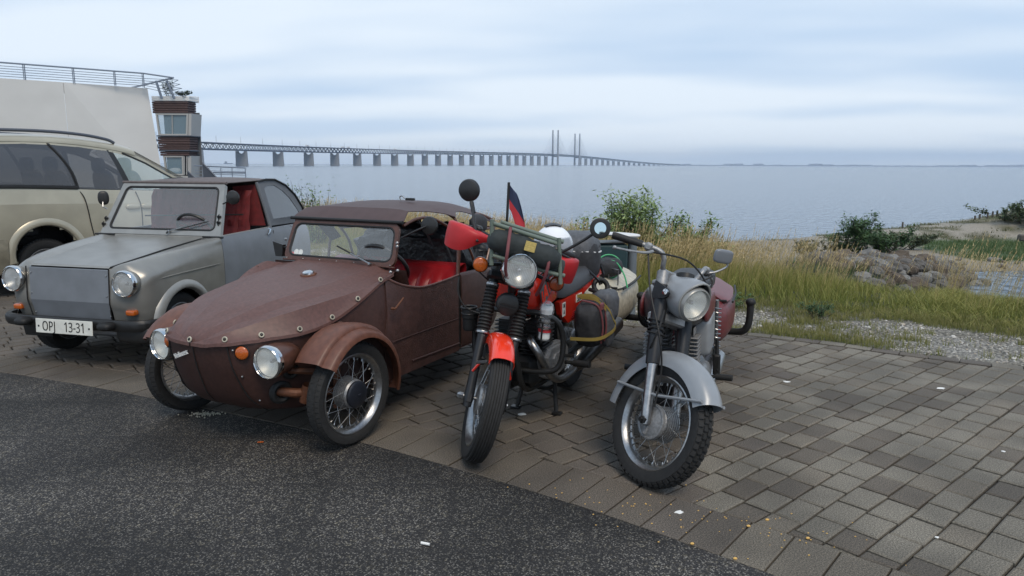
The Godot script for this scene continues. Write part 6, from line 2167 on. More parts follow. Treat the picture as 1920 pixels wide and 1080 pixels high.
# one-wheeled luggage trailer, hitch end towards +z
func make_trailer(called: String, label: String, at: Vector3, deg: float, paint: Material) -> Node3D:
	var o := thing(called, label, "trailer", at, deg)
	var b := MB.new()
	var rows := []
	for q in [[0.56, 0.10, 0.12], [0.52, 0.20, 0.17], [0.40, 0.265, 0.205], [0.2, 0.298, 0.222], [0.0, 0.305, 0.226], [-0.25, 0.295, 0.22], [-0.42, 0.25, 0.20], [-0.52, 0.18, 0.16], [-0.55, 0.10, 0.12]]:
		var ring := []
		for k in 32:
			var w := TAU * k / 32
			var s := sin(w)
			ring.append(V(MB._pw(cos(w), 0.62) * q[1], 0.445 + MB._pw(s, 0.8) * q[2] * 0.90, q[0]))
		rows.append(ring)
	var rf := fine(rows, 3, 1)
	b.grid(rf, true)
	b.fan(rf[0])
	b.fan(rf[-1], true)
	put("body_shell", b, paint, o, 60)
	b = MB.new()
	rows = []
	for q in [[0.40, 0.235], [0.30, 0.272], [0.0, 0.285], [-0.25, 0.275], [-0.40, 0.235]]:
		var r := []
		for k in 9:
			var t := lerpf(-1, 1, k / 8.0)
			r.append(V(t * q[1], 0.585 + 0.075 * (1.0 - pow(absf(t), 2.4)), q[0]))
		rows.append(r)
	b.shell(fine(rows, 3, 1), 0.008)
	var lid := put("lid", b, paint, o)
	b = MB.new()
	for sg in [1.0, -1.0]:
		b.tube([V(0.288 * sg, 0.58, 0.36), V(0.302 * sg, 0.58, 0.0), V(0.288 * sg, 0.58, -0.36)], 0.008, 6)
	b.tube([V(-0.25, 0.592, 0.40), V(0.25, 0.592, 0.40)], 0.008, 6)
	put("lid_seam", b, M.rubber, lid)
	b = MB.new()
	for sg in [1.0, -1.0]:
		b.tube(curve([V(0.10 * sg, 0.24, -0.30), V(0.27 * sg, 0.235, -0.27), V(0.365 * sg, 0.25, -0.24), V(0.402 * sg, 0.30, -0.23), V(0.412 * sg, 0.38, -0.23), V(0.412 * sg, 0.465, -0.23)]), 0.027, 12)
		b.blob(V(0.412 * sg, 0.48, -0.23), V(0.037, 0.03, 0.037), 0.9, 1, Basis(), 8, 16)
	put("guard_tube", b, M.rubber, o)
	b = MB.new()
	b.tube(curve([V(0, 0.30, -0.2), V(0, 0.28, 0.3), V(0, 0.36, 0.62), V(0, 0.48, 0.72)]), 0.022, 10)
	put("drawbar", b, M.black_metal, o)
	make_wheel(o, "wheel", Transform3D(Basis(), V(0, 0.20, -0.22)), 0.20, 0.105, 0.09, 0.05, 0.08, "car", M.dull_alloy, M.dull_alloy, 0)
	return o

func make_trailers() -> void:
	var a := make_trailer("luggage_trailer", "cream egg-shaped single-wheel trailer behind the red motorcycle", Vector3(0.69, 0, -5.75), -20, M.cream_paint)
	make_trailer("luggage_trailer", "maroon egg-shaped single-wheel trailer behind the silver motorcycle", Vector3(1.345, 0, -5.25), -18, M.maroon_paint)
	# what lies on the cream trailer
	var t := thing("luggage_roll", "small dark bundle tied with green cord on the cream trailer lid", "bundle")
	t.transform = a.transform * Transform3D(Basis(), V(0.14, 0.665, 0.20))
	var b := MB.new()
	b.blob(V(0, 0.055, 0), V(0.10, 0.07, 0.12), 0.7, 0.7, Basis(), 12, 22, 0.15, 4)
	put("bundle", b, M.bag_cloth, t, 60)
	b = MB.new()
	b.torus(V(0, 0.06, 0), V(0.3, 0.4, 0.8), 0.095, 0.006, 28, 6)
	put("cord", b, M.cord_green, t)
	b = MB.new()
	b.tube(curve([V(-0.06, 0.10, 0.08), V(0.05, 0.11, 0.06), V(0.13, 0.02, 0.08), V(0.17, -0.08, 0.12)]), 0.006, 6)
	put("cord", b, M.cord_green, t)
	b = MB.new()
	b.bar(V(0.02, -0.04, 0.10), V(0.02, 0.07, 0.10), 0.005, 6)
	b.bar(V(0.10, -0.06, 0.14), V(0.10, 0.06, 0.14), 0.005, 6)
	b.bar(V(0.02, 0.06, 0.10), V(0.10, 0.055, 0.14), 0.005, 6)
	put("luggage_rail", b, M.steel, t)

func make_flag() -> void:
	var o := thing("flag", "small ragged flag with dark top and red tip on a black rod above the luggage", "flag", Vector3(-0.04, 0.86, -5.80))
	var b := MB.new()
	b.bar(V(-0.012, 0, 0), V(0.012, 0.50, 0), 0.011, 8)
	put("pole", b, M.black_plastic, o)
	for part in 2:
		var rows := []
		for i in 9:
			var t := lerpf(0.0 if part == 0 else 0.66, 0.66 if part == 0 else 1.0, i / 8.0)
			var w := 0.12 * sqrt(t) + 0.025
			var r := []
			for k in 7:
				var s := k / 6.0
				var drop := s * (0.05 + 0.20 * t) + (0.012 * sin(k * 2.3 + i) if part == 1 and i == 8 else 0.0)
				r.append(V(0.016 + s * w * (1.0 - 0.35 * smoothstep(0.7, 1.0, t)), 0.49 - t * 0.19 - drop, 0.03 * sin(s * 5.0 + t * 3.0) * s))
			rows.append(r)
		b = MB.new()
		b.shell(rows, 0.0015)
		put("cloth", b, M.flag_blue if part == 0 else M.flag_red, o)

# ---------------------------------------------------------------- the place
const SEA := -3.0
var EDGE := PackedVector2Array([Vector2(-13, -7.5), Vector2(-8, -6.25), Vector2(-5.5, -5.56), Vector2(-3.705, -5.03), Vector2(-2.92, -4.73), Vector2(-2.167, -4.39), Vector2(-1.46, -4.06), Vector2(-0.8, -3.72), Vector2(-0.394, -3.469), Vector2(-0.102, -3.28), Vector2(0.18, -3.085), Vector2(0.454, -2.885), Vector2(0.722, -2.665), Vector2(0.998, -2.44), Vector2(1.35, -2.13), Vector2(1.9, -1.55), Vector2(2.6, -0.7), Vector2(3.3, 0.3)])
var REAR := PackedVector2Array([Vector2(-16, -19.0), Vector2(-6.5, -14.8), Vector2(-4.4, -12.4), Vector2(-3.0, -9.5), Vector2(-1, -7.75), Vector2(1, -6.80), Vector2(2.09, -6.39), Vector2(2.7, -6.06), Vector2(3.28, -5.64), Vector2(3.88, -5.29), Vector2(6, -4.25), Vector2(10, -2.6), Vector2(16, -0.5)])

func smooth_line(p: PackedVector2Array, step: float) -> PackedVector2Array:
	var c := Curve2D.new()
	c.bake_interval = 0.02
	for i in p.size():
		var t := (p[mini(i + 1, p.size() - 1)] - p[maxi(i - 1, 0)])
		var l0 := (p[i] - p[maxi(i - 1, 0)]).length()
		var l1 := (p[mini(i + 1, p.size() - 1)] - p[i]).length()
		t = t.normalized()
		c.add_point(p[i], -t * l0 * 0.33, t * l1 * 0.33)
	var out := PackedVector2Array()
	var n := int(c.get_baked_length() / step)
	for k in n + 1:
		out.append(c.sample_baked(k * step, true))
	return out

func offset_line(p: PackedVector2Array, d: float) -> PackedVector2Array:
	var out := PackedVector2Array()
	for i in p.size():
		var t := (p[mini(i + 1, p.size() - 1)] - p[maxi(i - 1, 0)]).normalized()
		out.append(p[i] + Vector2(t.y, -t.x) * d)
	return out

func in_view(x: float, z: float, k := 0.86) -> bool:
	return z < -1.2 and absf(x) < -z * k + 0.3

# a convex block with chamfered upper edge
func block(b: MB, poly: PackedVector2Array, y: float, deep: float, cham: float, tilt := Vector2.ZERO) -> void:
	var n := poly.size()
	var mid := Vector2.ZERO
	for p in poly:
		mid += p / n
	if Geometry2D.is_polygon_clockwise(poly):
		poly.reverse()
	var top := PackedVector2Array()
	for i in n:
		var a := poly[(i - 1 + n) % n]
		var c := poly[i]
		var d := poly[(i + 1) % n]
		var e1 := (c - a).normalized()
		var e2 := (d - c).normalized()
		var n1 := Vector2(-e1.y, e1.x)
		var n2 := Vector2(-e2.y, e2.x)
		var m := n1 + n2
		m = m / maxf(m.length_squared(), 0.35) * 2.0 * cham
		top.append(c + m)
	var Y := func(p: Vector2, h: float) -> Vector3: return Vector3(p.x, h + (p - mid).dot(tilt), p.y)
	for i in n:
		var k := (i + 1) % n
		b.quad(Y.call(poly[i], y - deep), Y.call(poly[k], y - deep), Y.call(poly[k], y - cham * 0.6), Y.call(poly[i], y - cham * 0.6))
		b.quad(Y.call(poly[i], y - cham * 0.6), Y.call(poly[k], y - cham * 0.6), Y.call(top[k], y), Y.call(top[i], y))
	for i in range(1, n - 1):
		b.tri(Y.call(top[0], y), Y.call(top[i], y), Y.call(top[i + 1], y))

func make_pavement() -> void:
	var edge := smooth_line(EDGE, 0.176)
	var inner := offset_line(edge, 0.335)
	var rear := smooth_line(REAR, 0.205)
	var rin := offset_line(rear, -0.115)
	# road
	var road := thing("asphalt_road", "dark asphalt road surface with pale stone chips in front of the vehicles", "road")
	road.remove_meta("category")
	road.set_meta("kind", "structure")
	var b := MB.new()
	var poly := PackedVector2Array()
	poly.append_array(edge)
	poly.append_array(PackedVector2Array([Vector2(12, 6), Vector2(12, 14), Vector2(-16, 14), Vector2(-16, -8.2)]))
	var ix := Geometry2D.triangulate_polygon(poly)
	for i in range(0, ix.size(), 3):
		b.tri(Vector3(poly[ix[i]].x, -0.004, poly[ix[i]].y), Vector3(poly[ix[i + 1]].x, -0.004, poly[ix[i + 1]].y), Vector3(poly[ix[i + 2]].x, -0.004, poly[ix[i + 2]].y))
	put("surface", b, M.asphalt, road)
	var pv := thing("pavement", "parking bay paved with brown-grey stone setts", "pavement")
	pv.remove_meta("category")
	pv.set_meta("kind", "structure")
	b = MB.new()
	poly = PackedVector2Array()
	poly.append_array(edge)
	var rr := rear.duplicate()
	rr.reverse()
	poly.append_array(rr)
	ix = Geometry2D.triangulate_polygon(poly)
	for i in range(0, ix.size(), 3):
		b.tri(Vector3(poly[ix[i]].x, -0.017, poly[ix[i]].y), Vector3(poly[ix[i + 1]].x, -0.017, poly[ix[i + 1]].y), Vector3(poly[ix[i + 2]].x, -0.017, poly[ix[i + 2]].y))
	put("joint_sand", b, M.bedding, pv)
	rng.seed = 11
	var mats := []
	for i in 6:
		mats.append(M["paver_%d" % i])
	# border stones
	for i in edge.size() - 1:
		if not in_view((edge[i].x + inner[i].x) * 0.5, (edge[i].y + inner[i].y) * 0.5):
			continue
		var g := 0.004
		var t := (edge[i + 1] - edge[i]).normalized()
		b = MB.new()
		block(b, PackedVector2Array([edge[i] + t * g, edge[i + 1] - t * g, inner[i + 1] - t * g, inner[i] + t * g]), rng.randf_range(-0.001, 0.002), 0.05, 0.004)
		put("border_stone", b, mats[[0, 0, 3, 2][rng.randi() % 4] if edge[i].x < 0.75 else [4, 0, 4][rng.randi() % 3]], pv, 0)
	# edging row along the grass
	for i in rear.size() - 1:
		if not in_view(rear[i].x, rear[i].y) or rear[i].x < -4.0:
			continue
		var t := (rear[i + 1] - rear[i]).normalized()
		b = MB.new()
		block(b, PackedVector2Array([rear[i] + t * 0.004, rear[i + 1] - t * 0.004, rin[i + 1] - t * 0.004, rin[i] + t * 0.004]), 0.006 + rng.randf_range(-0.002, 0.003), 0.06, 0.006)
		put("edging_stone", b, mats[[5, 3, 2, 1][rng.randi() % 4]], pv, 0)
	# setts in rows
	poly = PackedVector2Array()
	poly.append_array(offset_line(edge, 0.340))
	rr = offset_line(rear, -0.119)
	rr.reverse()
	poly.append_array(rr)
	var d := Vector2(0.755, -0.656).normalized()
	var nn := Vector2(-d.y, d.x)
	var o := Vector2(1.261, -2.683)
	var pitch := 0.1365
	var list := []
	var wv := FastNoiseLite.new()
	wv.seed = 6
	wv.frequency = 0.9
	for row in range(-75, 40):
		var s := -9.0 + rng.randf() * 0.2
		while s < 13.0:
			var l := rng.randf_range(0.188, 0.222)
			var c := o + nn * (pitch * (row + 0.5)) + d * (s + l * 0.5)
			s += l
			if not in_view(c.x, c.y, 0.92):
				continue
			var q := PackedVector2Array()
			for k in [[-1, -1], [1, -1], [1, 1], [-1, 1]]:
				var p: Vector2 = c + d * (k[0] * (l * 0.5 - 0.0060) + rng.randf_range(-0.004, 0.004)) + nn * (k[1] * (pitch * 0.5 - 0.0045) + rng.randf_range(-0.003, 0.003))
				p += Vector2(wv.get_noise_2d(p.x, p.y), wv.get_noise_2d(p.x + 40.0, p.y)) * 0.012
				q.append(p)
			var inside := 0
			for p in q:
				if Geometry2D.is_point_in_polygon(p, poly):
					inside += 1
			if inside == 0:
				continue
			if inside < 4:
				var cut := Geometry2D.intersect_polygons(q, poly)
				if cut.is_empty():
					continue
				q = cut[0]
				# drop points that nearly repeat
				var z := PackedVector2Array()
				for p in q:
					if z.is_empty() or (p.distance_to(z[z.size() - 1]) > 0.012 and p.distance_to(z[0]) > 0.012):
						z.append(p)
				q = z
				var area := 0.0
				for k in q.size():
					area += q[k].cross(q[(k + 1) % q.size()])
				if q.size() < 3 or absf(area) < 0.003:
					continue
			list.append([c.length() * (0.7 if in_view(c.x, c.y, 0.74) else 5.0), c, q])
	list.sort_custom(func(a, e): return a[0] < e[0])
	var rest := []
	for i in 6:
		rest.append(MB.new())
	var tone := FastNoiseLite.new()
	tone.seed = 8
	tone.frequency = 0.55
	for i in list.size():
		var c: Vector2 = list[i][1]
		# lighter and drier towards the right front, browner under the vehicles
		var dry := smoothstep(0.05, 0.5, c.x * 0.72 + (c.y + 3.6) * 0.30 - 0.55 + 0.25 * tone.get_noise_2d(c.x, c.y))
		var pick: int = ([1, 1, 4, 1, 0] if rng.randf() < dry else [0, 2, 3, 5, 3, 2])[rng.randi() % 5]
		var tl := Vector2(rng.randf_range(-0.012, 0.012), rng.randf_range(-0.012, 0.012))
		var y := rng.randf_range(-0.002, 0.002)
		if i < 292:
			b = MB.new()
			block(b, list[i][2], y, 0.03, 0.0085, tl)
			put("paver", b, mats[pick], pv, 0)
		else:
			block(rest[pick], list[i][2], y, 0.03, 0.0085, tl)
	for i in 6:
		if rest[i].v.size():
			put("far_pavers", rest[i], mats[i], pv, 0, "stuff")

var rear_line := PackedVector2Array()
func beyond(x: float, z: float) -> float:
	if rear_line.is_empty():
		rear_line = smooth_line(REAR, 0.5)
	var p := Vector2(x, z)
	var best := 1e9
	var sg := 1.0
	for i in rear_line.size() - 1:
		var a := rear_line[i]
		var c := rear_line[i + 1]
		var e := c - a
		var t := clampf((p - a).dot(e) / e.length_squared(), 0.0, 1.0)
		var q := a + e * t
		var l := p.distance_to(q)
		if l < best:
			best = l
			sg = 1.0 if (p - a).cross(e) > 0.0 else -1.0
	return best * sg

func seg_t(p: Vector2, a: Vector2, b: Vector2) -> Vector2:
	var e := b - a
	var t := clampf((p - a).dot(e) / e.length_squared(), 0.0, 1.0)
	return Vector2(t, p.distance_to(a + e * t))

var hn: FastNoiseLite
func ground(x: float, z: float, s: float) -> float:
	var y := 0.0
	if s < 0.0:
		return -0.10
	y = -0.02 * smoothstep(0.0, 0.3, s) + 0.03 * hn.get_noise_2d(x * 3.0, z * 3.0) * smoothstep(0.1, 1.0, s)
	y -= 0.22 * smoothstep(1.5, 5.0, s) + 1.2 * smoothstep(4.0, 10.0, s) + 2.3 * smoothstep(7.5, 15.0, s) + clampf((s - 14.0) * 0.06, 0.0, 4.0)
	# built-up shore under the house on the left
	var wl := smoothstep(-1.5, 2.5, -x - 0.42 * (-z) - 2.0) * smoothstep(12.0, 18.0, -z)
	y = lerpf(y, -0.5, wl)
	# headland across the cove
	var p := Vector2(x, z)
	var wob := 0.35 * hn.get_noise_2d(x * 0.7, z * 0.7)
	var q := seg_t(p, Vector2(9.5, -22.8), Vector2(16.6, -28.9))
	y = maxf(y, lerpf(-1.6, -2.4, q.x) + wob * 0.5 - pow(maxf(q.y - 0.5, 0.0) / 1.7, 2.0) * 1.0)
	q = seg_t(p, Vector2(14.5, -36.2), Vector2(34.0, -38.2))
	y = maxf(y, -2.72 + wob * 0.25 - pow(maxf(q.y - 4.3, 0.0) / 2.2, 2.0) * 0.5)
	q = seg_t(p, Vector2(17.0, -42.5), Vector2(24.0, -43.8))
	y = maxf(y, lerpf(-2.9, -2.35, q.x) + wob * 0.2 - pow(maxf(q.y - 0.8, 0.0) / 2.8, 2.0) * 0.6)
	q = seg_t(p, Vector2(24.0, -43.8), Vector2(33.0, -44.6))
	y = maxf(y, lerpf(-2.35, -1.25, q.x) + wob * 0.35 - pow(maxf(q.y - 0.8, 0.0) / 2.4, 2.0) * 0.8)
	q = seg_t(p, Vector2(33.0, -44.6), Vector2(60.0, -47.0))
	y = maxf(y, lerpf(-1.25, -0.6, q.x) + wob * 0.4 - pow(maxf(q.y - 1.0, 0.0) / 2.6, 2.0) * 0.8)
	return y

func ground_color(x: float, z: float, s: float, y: float) -> Color:
	var n := hn.get_noise_2d(x * 2.3, z * 2.3)
	var f := hn.get_noise_2d(x * 11.0, z * 11.0)
	if x > 8.0 and z < -19.5:
		var sand := Color(0.43, 0.38, 0.30)
		var c := sand
		if z < -40.6:
			c = Color(0.50, 0.46, 0.39).lerp(Color(0.15, 0.15, 0.08), smoothstep(0.05, 0.35, n + f * 0.5))
			if y > -1.75 and z < -43.0:
				c = Color(0.13, 0.15, 0.06).lerp(Color(0.40, 0.36, 0.27), smoothstep(0.0, 0.3, f))
		elif x > 21.5 + n * 2.0 and z < -32.5:
			c = Color(0.085, 0.15, 0.055).lerp(Color(0.22, 0.24, 0.12), smoothstep(0.1, 0.5, f))
		elif z > -31.5:
			c = Color(0.05, 0.045, 0.035)
		return c.lerp(Color(0.2, 0.18, 0.15), smoothstep(-2.8, -3.0, y) * 0.6)
	var grit := Color(0.36, 0.345, 0.31).lerp(Color(0.20, 0.18, 0.14), smoothstep(-0.2, 0.5, f))
	var soil := Color(0.10, 0.095, 0.045)
	var g := smoothstep(-0.15, 0.25, n + 0.4 * f + 0.35 * (1.0 - smoothstep(0.25, 1.3, absf(s - 0.85) * 1.6)))
	var c2 := soil.lerp(grit, g * (1.0 - smoothstep(1.3, 2.0, s)))
	return c2.lerp(Color(0.05, 0.06, 0.022), smoothstep(1.4, 2.4, s))

func make_land() -> void:
	hn = FastNoiseLite.new()
	hn.seed = 15
	hn.frequency = 0.22
	hn.fractal_octaves = 3
	for part in [[-16.0, 14.0, -17.0, 1.0, 0.22, "verge_ground"], [-70.0, 64.0, -78.0, -16.9, 0.75, "headland_ground"]]:
		var st: float = part[4]
		var nx := int((part[1] - part[0]) / st)
		var nz := int((part[3] - part[2]) / st)
		var pos := PackedVector3Array()
		var col := PackedColorArray()
		var bey := PackedFloat32Array()
		for j in nz + 1:
			for i in nx + 1:
				var x: float = part[0] + i * st
				var z: float = part[2] + j * st
				var s := beyond(x, z)
				var y := ground(x, z, s)
				if part[5] == "headland_ground" and z > -17.3:
					y -= 0.05
				pos.append(Vector3(x, y, z))
				col.append(ground_color(x, z, s, y))
				bey.append(s)
		var idx := PackedInt32Array()
		for j in nz:
			for i in nx:
				var a := j * (nx + 1) + i
				var c := a + nx + 1
				if bey[a] < -0.6 and bey[c + 1] < -0.6:
					continue
				if maxf(maxf(pos[a].y, pos[a + 1].y), maxf(pos[c].y, pos[c + 1].y)) < -4.2:
					continue
				idx.append_array([a, a + 1, c + 1, a, c + 1, c])
		var nrm := PackedVector3Array()
		nrm.resize(pos.size())
		for k in range(0, idx.size(), 3):
			var f := (pos[idx[k + 2]] - pos[idx[k]]).cross(pos[idx[k + 1]] - pos[idx[k]])
			for m in 3:
				nrm[idx[k + m]] += f
		for k in nrm.size():
			nrm[k] = nrm[k].normalized() if nrm[k].length_squared() > 0.0 else Vector3.UP
		var arr := []
		arr.resize(Mesh.ARRAY_MAX)
		arr[Mesh.ARRAY_VERTEX] = pos
		arr[Mesh.ARRAY_NORMAL] = nrm
		arr[Mesh.ARRAY_COLOR] = col
		arr[Mesh.ARRAY_INDEX] = idx
		var m := ArrayMesh.new()
		m.add_surface_from_arrays(Mesh.PRIMITIVE_TRIANGLES, arr)
		obj(part[5], m, M.land, self, "structure")
	# sea: fine near the shore, one sheet to the horizon
	var b := MB.new()
	var ring := [0.0, 60.0, 200.0, 800.0, 3000.0, 6500.0, 12500.0]
	var rows := []
	for i in 41:
		var an := lerpf(-1.45, 1.45, i / 40.0)
		var r := []
		for d in ring:
			r.append(Vector3(sin(an) * d, SEA, -3.0 - cos(an) * d))
		rows.append(r)
	b.grid(rows)
	put("sea", b, M.water, self, 40, "structure")
	# the far coast
	b = MB.new()
	rng.seed = 5
	var prev := []
	for i in 361:
		var t := i / 360.0
		var x := lerpf(2600.0, 11500.0, t)
		var z := -lerpf(11000.0, 10000.0, t)
		var h := 6.0 + 7.0 * rng.randf() + (26.0 * rng.randf() if rng.randf() < 0.10 else 0.0)
		var cur := [Vector3(x, SEA - 1, z), Vector3(x, SEA + h, z), Vector3(x, SEA + h, z - 400), Vector3(x, SEA - 1, z - 400)]
		if prev:
			b.grid([prev, cur])
		prev = cur
	put("far_shore", b, M.concrete, self, 0, "structure")

# ---------------------------------------------------------------- plants
func leafy(n: int, sd: int, h0: float, h1: float, w: float, spread: float, lean: float, c0: Color, c1: Color, c2: Color, head := 0.0) -> ArrayMesh:
	var r := RandomNumberGenerator.new()
	r.seed = sd
	var b := MB.new()
	b.colored = true
	for k in n:
		var an := r.randf() * TAU
		var base := Vector3(cos(an), 0, sin(an)) * spread * sqrt(r.randf())
		var h := r.randf_range(h0, h1)
		var out := Vector3(cos(an), 0, sin(an)) * h * r.randf_range(0.05, 0.40) * (0.4 if head > 0.0 else 1.0) + Vector3(h * lean, 0, h * lean * 0.3)
		var wd := w * r.randf_range(0.7, 1.3)
		var sa := r.randf() * TAU
		var side := Vector3(cos(sa), 0, sin(sa))
		var cc := c0.lerp(c1, r.randf())
		var p := []
		for i in 4:
			var t := i / 3.0
			p.append(base + Vector3(0, h * t * (1.0 - 0.12 * t), 0) + out * t * t)
		for i in 3:
			var w0: float = wd * (1.0 - 0.85 * i / 3.0) if head == 0.0 else wd
			var w1: float = wd * (1.0 - 0.85 * (i + 1) / 3.0) if head == 0.0 else wd
			b.col = cc.lerp(c2, pow((i + 0.5) / 3.0, 1.6))
			b.quad(p[i] - side * w0 * 0.5, p[i] + side * w0 * 0.5, p[i + 1] + side * w1 * 0.5, p[i + 1] - side * w1 * 0.5)
		if head > 0.0:
			b.col = c2.lerp(Color(0.52, 0.40, 0.22), r.randf() * 0.6)
			var dir: Vector3 = (p[3] - p[2]).normalized()
			for i in 7:
				var t := i / 6.0
				var q: Vector3 = p[3] + dir * (t - 0.35) * head
				var a2 := r.randf() * TAU
				var o := Vector3(cos(a2), 0.5, sin(a2)) * head * 0.18 * (1.0 - t * 0.7)
				var s2 := Vector3(-sin(a2), 0, cos(a2)) * 0.004
				b.tri(q - s2, q + s2, q + o + dir * head * 0.22)
	return b.mesh(0)

func scatter(called: String, meshes: Array, mt: Material, places: Array, label := "") -> void:
	var by := []
	for m in meshes:
		by.append([])
	for p in places:
		by[p[0] % meshes.size()].append(p[1])
	for i in meshes.size():
		if by[i].is_empty():
			continue
		var mm := MultiMesh.new()
		mm.transform_format = MultiMesh.TRANSFORM_3D
		mm.mesh = meshes[i]
		mm.instance_count = by[i].size()
		for k in by[i].size():
			mm.set_instance_transform(k, by[i][k])
		var o := MultiMeshInstance3D.new()
		o.name = called
		o.multimesh = mm
		o.material_override = mt
		add_child(o, true)
		o.set_meta("kind", "stuff")
		if label:
			o.set_meta("label", label)

func make_grass() -> void:
	var green := []
	var straw := []
	var short := []
	var ga := Color(0.10, 0.145, 0.024)
	var gb := Color(0.20, 0.21, 0.042)
	var gt := Color(0.33, 0.29, 0.09)
	for k in 4:
		green.append(leafy(11, 100 + k, 0.22, 0.50, 0.0075, 0.09, 0.10, ga, gb, gt.lerp(gb, k * 0.25)))
		straw.append(leafy(5, 200 + k, 0.52, 0.86, 0.0034, 0.10, 0.17, Color(0.24, 0.22, 0.07), Color(0.36, 0.29, 0.12), Color(0.50, 0.38, 0.19), 0.13))
		short.append(leafy(12, 300 + k, 0.02, 0.07, 0.0045, 0.05, 0.0, Color(0.11, 0.14, 0.028), Color(0.20, 0.20, 0.055), Color(0.30, 0.26, 0.11)))
	rng.seed = 33
	var gp := []
	var sp := []
	var vp := []
	var pp := []
	var line := smooth_line(REAR, 0.05)
	for k in 30000:
		var i := rng.randi_range(1, line.size() - 2)
		var t := (line[i + 1] - line[i - 1]).normalized()
		var nr := Vector2(t.y, -t.x)
		var s := rng.randf_range(0.02, 7.5)
		var p := line[i] + nr * s + t * rng.randf_range(-0.03, 0.03)
		if not in_view(p.x, p.y, 0.95):
			continue
		var y := ground(p.x, p.y, s)
		var n := hn.get_noise_2d(p.x * 2.3, p.y * 2.3)
		var m := hn.get_noise_2d(p.x * 1.1 + 30.0, p.y * 1.1)
		var bas := Basis(Vector3.UP, rng.randf() * TAU)
		if s > 1.35 + 0.25 * m:
			var near := smoothstep(1.2, 2.4, s)
			if rng.randf() < 0.55 + 0.45 * near:
				var sc := lerpf(0.45, 1.0, near) * rng.randf_range(0.75, 1.15) * (1.0 - 0.58 * smoothstep(0.36, 0.54, p.x / -p.y))
				gp.append([rng.randi(), Transform3D(bas.scaled(Vector3(1, sc, 1)), Vector3(p.x, y - 0.01, p.y))])
			var few := lerpf(0.60, 0.06, smoothstep(0.30, 0.52, p.x / -p.y))
			if s > 1.9 + 0.4 * m and rng.randf() < few * (0.75 + 0.8 * m):
				var sc := rng.randf_range(0.72, 1.08)
				sp.append([rng.randi(), Transform3D(Basis(Vector3.UP, rng.randf_range(-0.5, 0.5)).scaled(Vector3(1, sc, 1)), Vector3(p.x, y - 0.01, p.y))])
	for k in 42000:
		var i := rng.randi_range(1, line.size() - 2)
		var t := (line[i + 1] - line[i - 1]).normalized()
		var nr := Vector2(t.y, -t.x)
		var s := rng.randf_range(-0.01, 2.1)
		var p := line[i] + nr * s + t * rng.randf_range(-0.03, 0.03)
		if not in_view(p.x, p.y, 0.95) or p.x < -5.0:
			continue
		var y := ground(p.x, p.y, s)
		var n := hn.get_noise_2d(p.x * 2.3, p.y * 2.3) + 0.4 * hn.get_noise_2d(p.x * 11.0, p.y * 11.0)
		var band := 1.0 - smoothstep(0.25, 0.6, absf(s - 0.85))
		var bare := smoothstep(-0.15, 0.2, n * 1.4 + 0.30 * band - 0.24)
		if rng.randf() > bare * 0.93:
			vp.append([rng.randi(), Transform3D(Basis(Vector3.UP, rng.randf() * TAU).scaled(Vector3.ONE * rng.randf_range(0.6, 1.4)), Vector3(p.x, y, p.y))])
		elif s < 1.7 and rng.randf() < 0.9:
			var q := rng.randf_range(0.003, 0.011) * (2.2 if rng.randf() < 0.04 else 1.0)
			pp.append([rng.randi(), Transform3D(Basis.from_euler(Vector3(rng.randf() * TAU, rng.randf() * TAU, 0)).scaled(Vector3(q, q * 0.7, q)), Vector3(p.x, y + q * 0.2, p.y))])
	scatter("tall_grass", green, M.blade, gp, "tall green grass growing between the pavement and the shore")
	scatter("straw_grass", straw, M.blade, sp, "tall straw coloured seed stalks above the green grass")
	scatter("short_grass", short, M.blade, vp, "short patchy grass along the pavement edge")
	# meadow on the headland
	var far := [leafy(14, 401, 0.15, 0.42, 0.03, 0.3, 0.05, Color(0.05, 0.10, 0.03), Color(0.09, 0.15, 0.05), Color(0.13, 0.17, 0.07)), leafy(14, 402, 0.15, 0.5, 0.03, 0.3, 0.05, Color(0.09, 0.11, 0.04), Color(0.15, 0.15, 0.07), Color(0.2, 0.18, 0.1))]
	var mp := []
	for k in 9000:
		var x := rng.randf_range(9.0, 48.0)
		var z := rng.randf_range(-47.0, -21.0)
		var y := ground(x, z, 30.0)
		if y < -2.85 or not in_view(x, z, 0.95):
			continue
		var n := hn.get_noise_2d(x * 2.3, z * 2.3)
		var ok := (x > 21.5 + n * 2.0 and z < -32.0 and z > -40.6) or (z < -40.6 and n > 0.08) or (z > -27.0 and x < 13.0)
		if ok:
			mp.append([0 if z > -40.6 else 1, Transform3D(Basis(Vector3.UP, rng.randf() * TAU).scaled(Vector3(1, 0.35 if z < -40.6 else 0.8, 1) * rng.randf_range(0.7, 1.3)), Vector3(x, y - 0.02, z))])
	scatter("meadow_grass", far, M.blade, mp, "low green growth on the headland across the cove")
	# pebbles of the gravel strip
	var st := []
	for k in 4:
		var b := MB.new()
		b.colored = true
		b.col = [Color(0.40, 0.38, 0.34), Color(0.52, 0.50, 0.46), Color(0.30, 0.28, 0.25), Color(0.36, 0.31, 0.25)][k]
		b.blob(Vector3.ZERO, Vector3.ONE, 1, 1, Basis(), 4, 7, 0.35, k)
		st.append(b.mesh(50))
	scatter("gravel", st, M.painted, pp, "pale gravel scattered through the short grass")

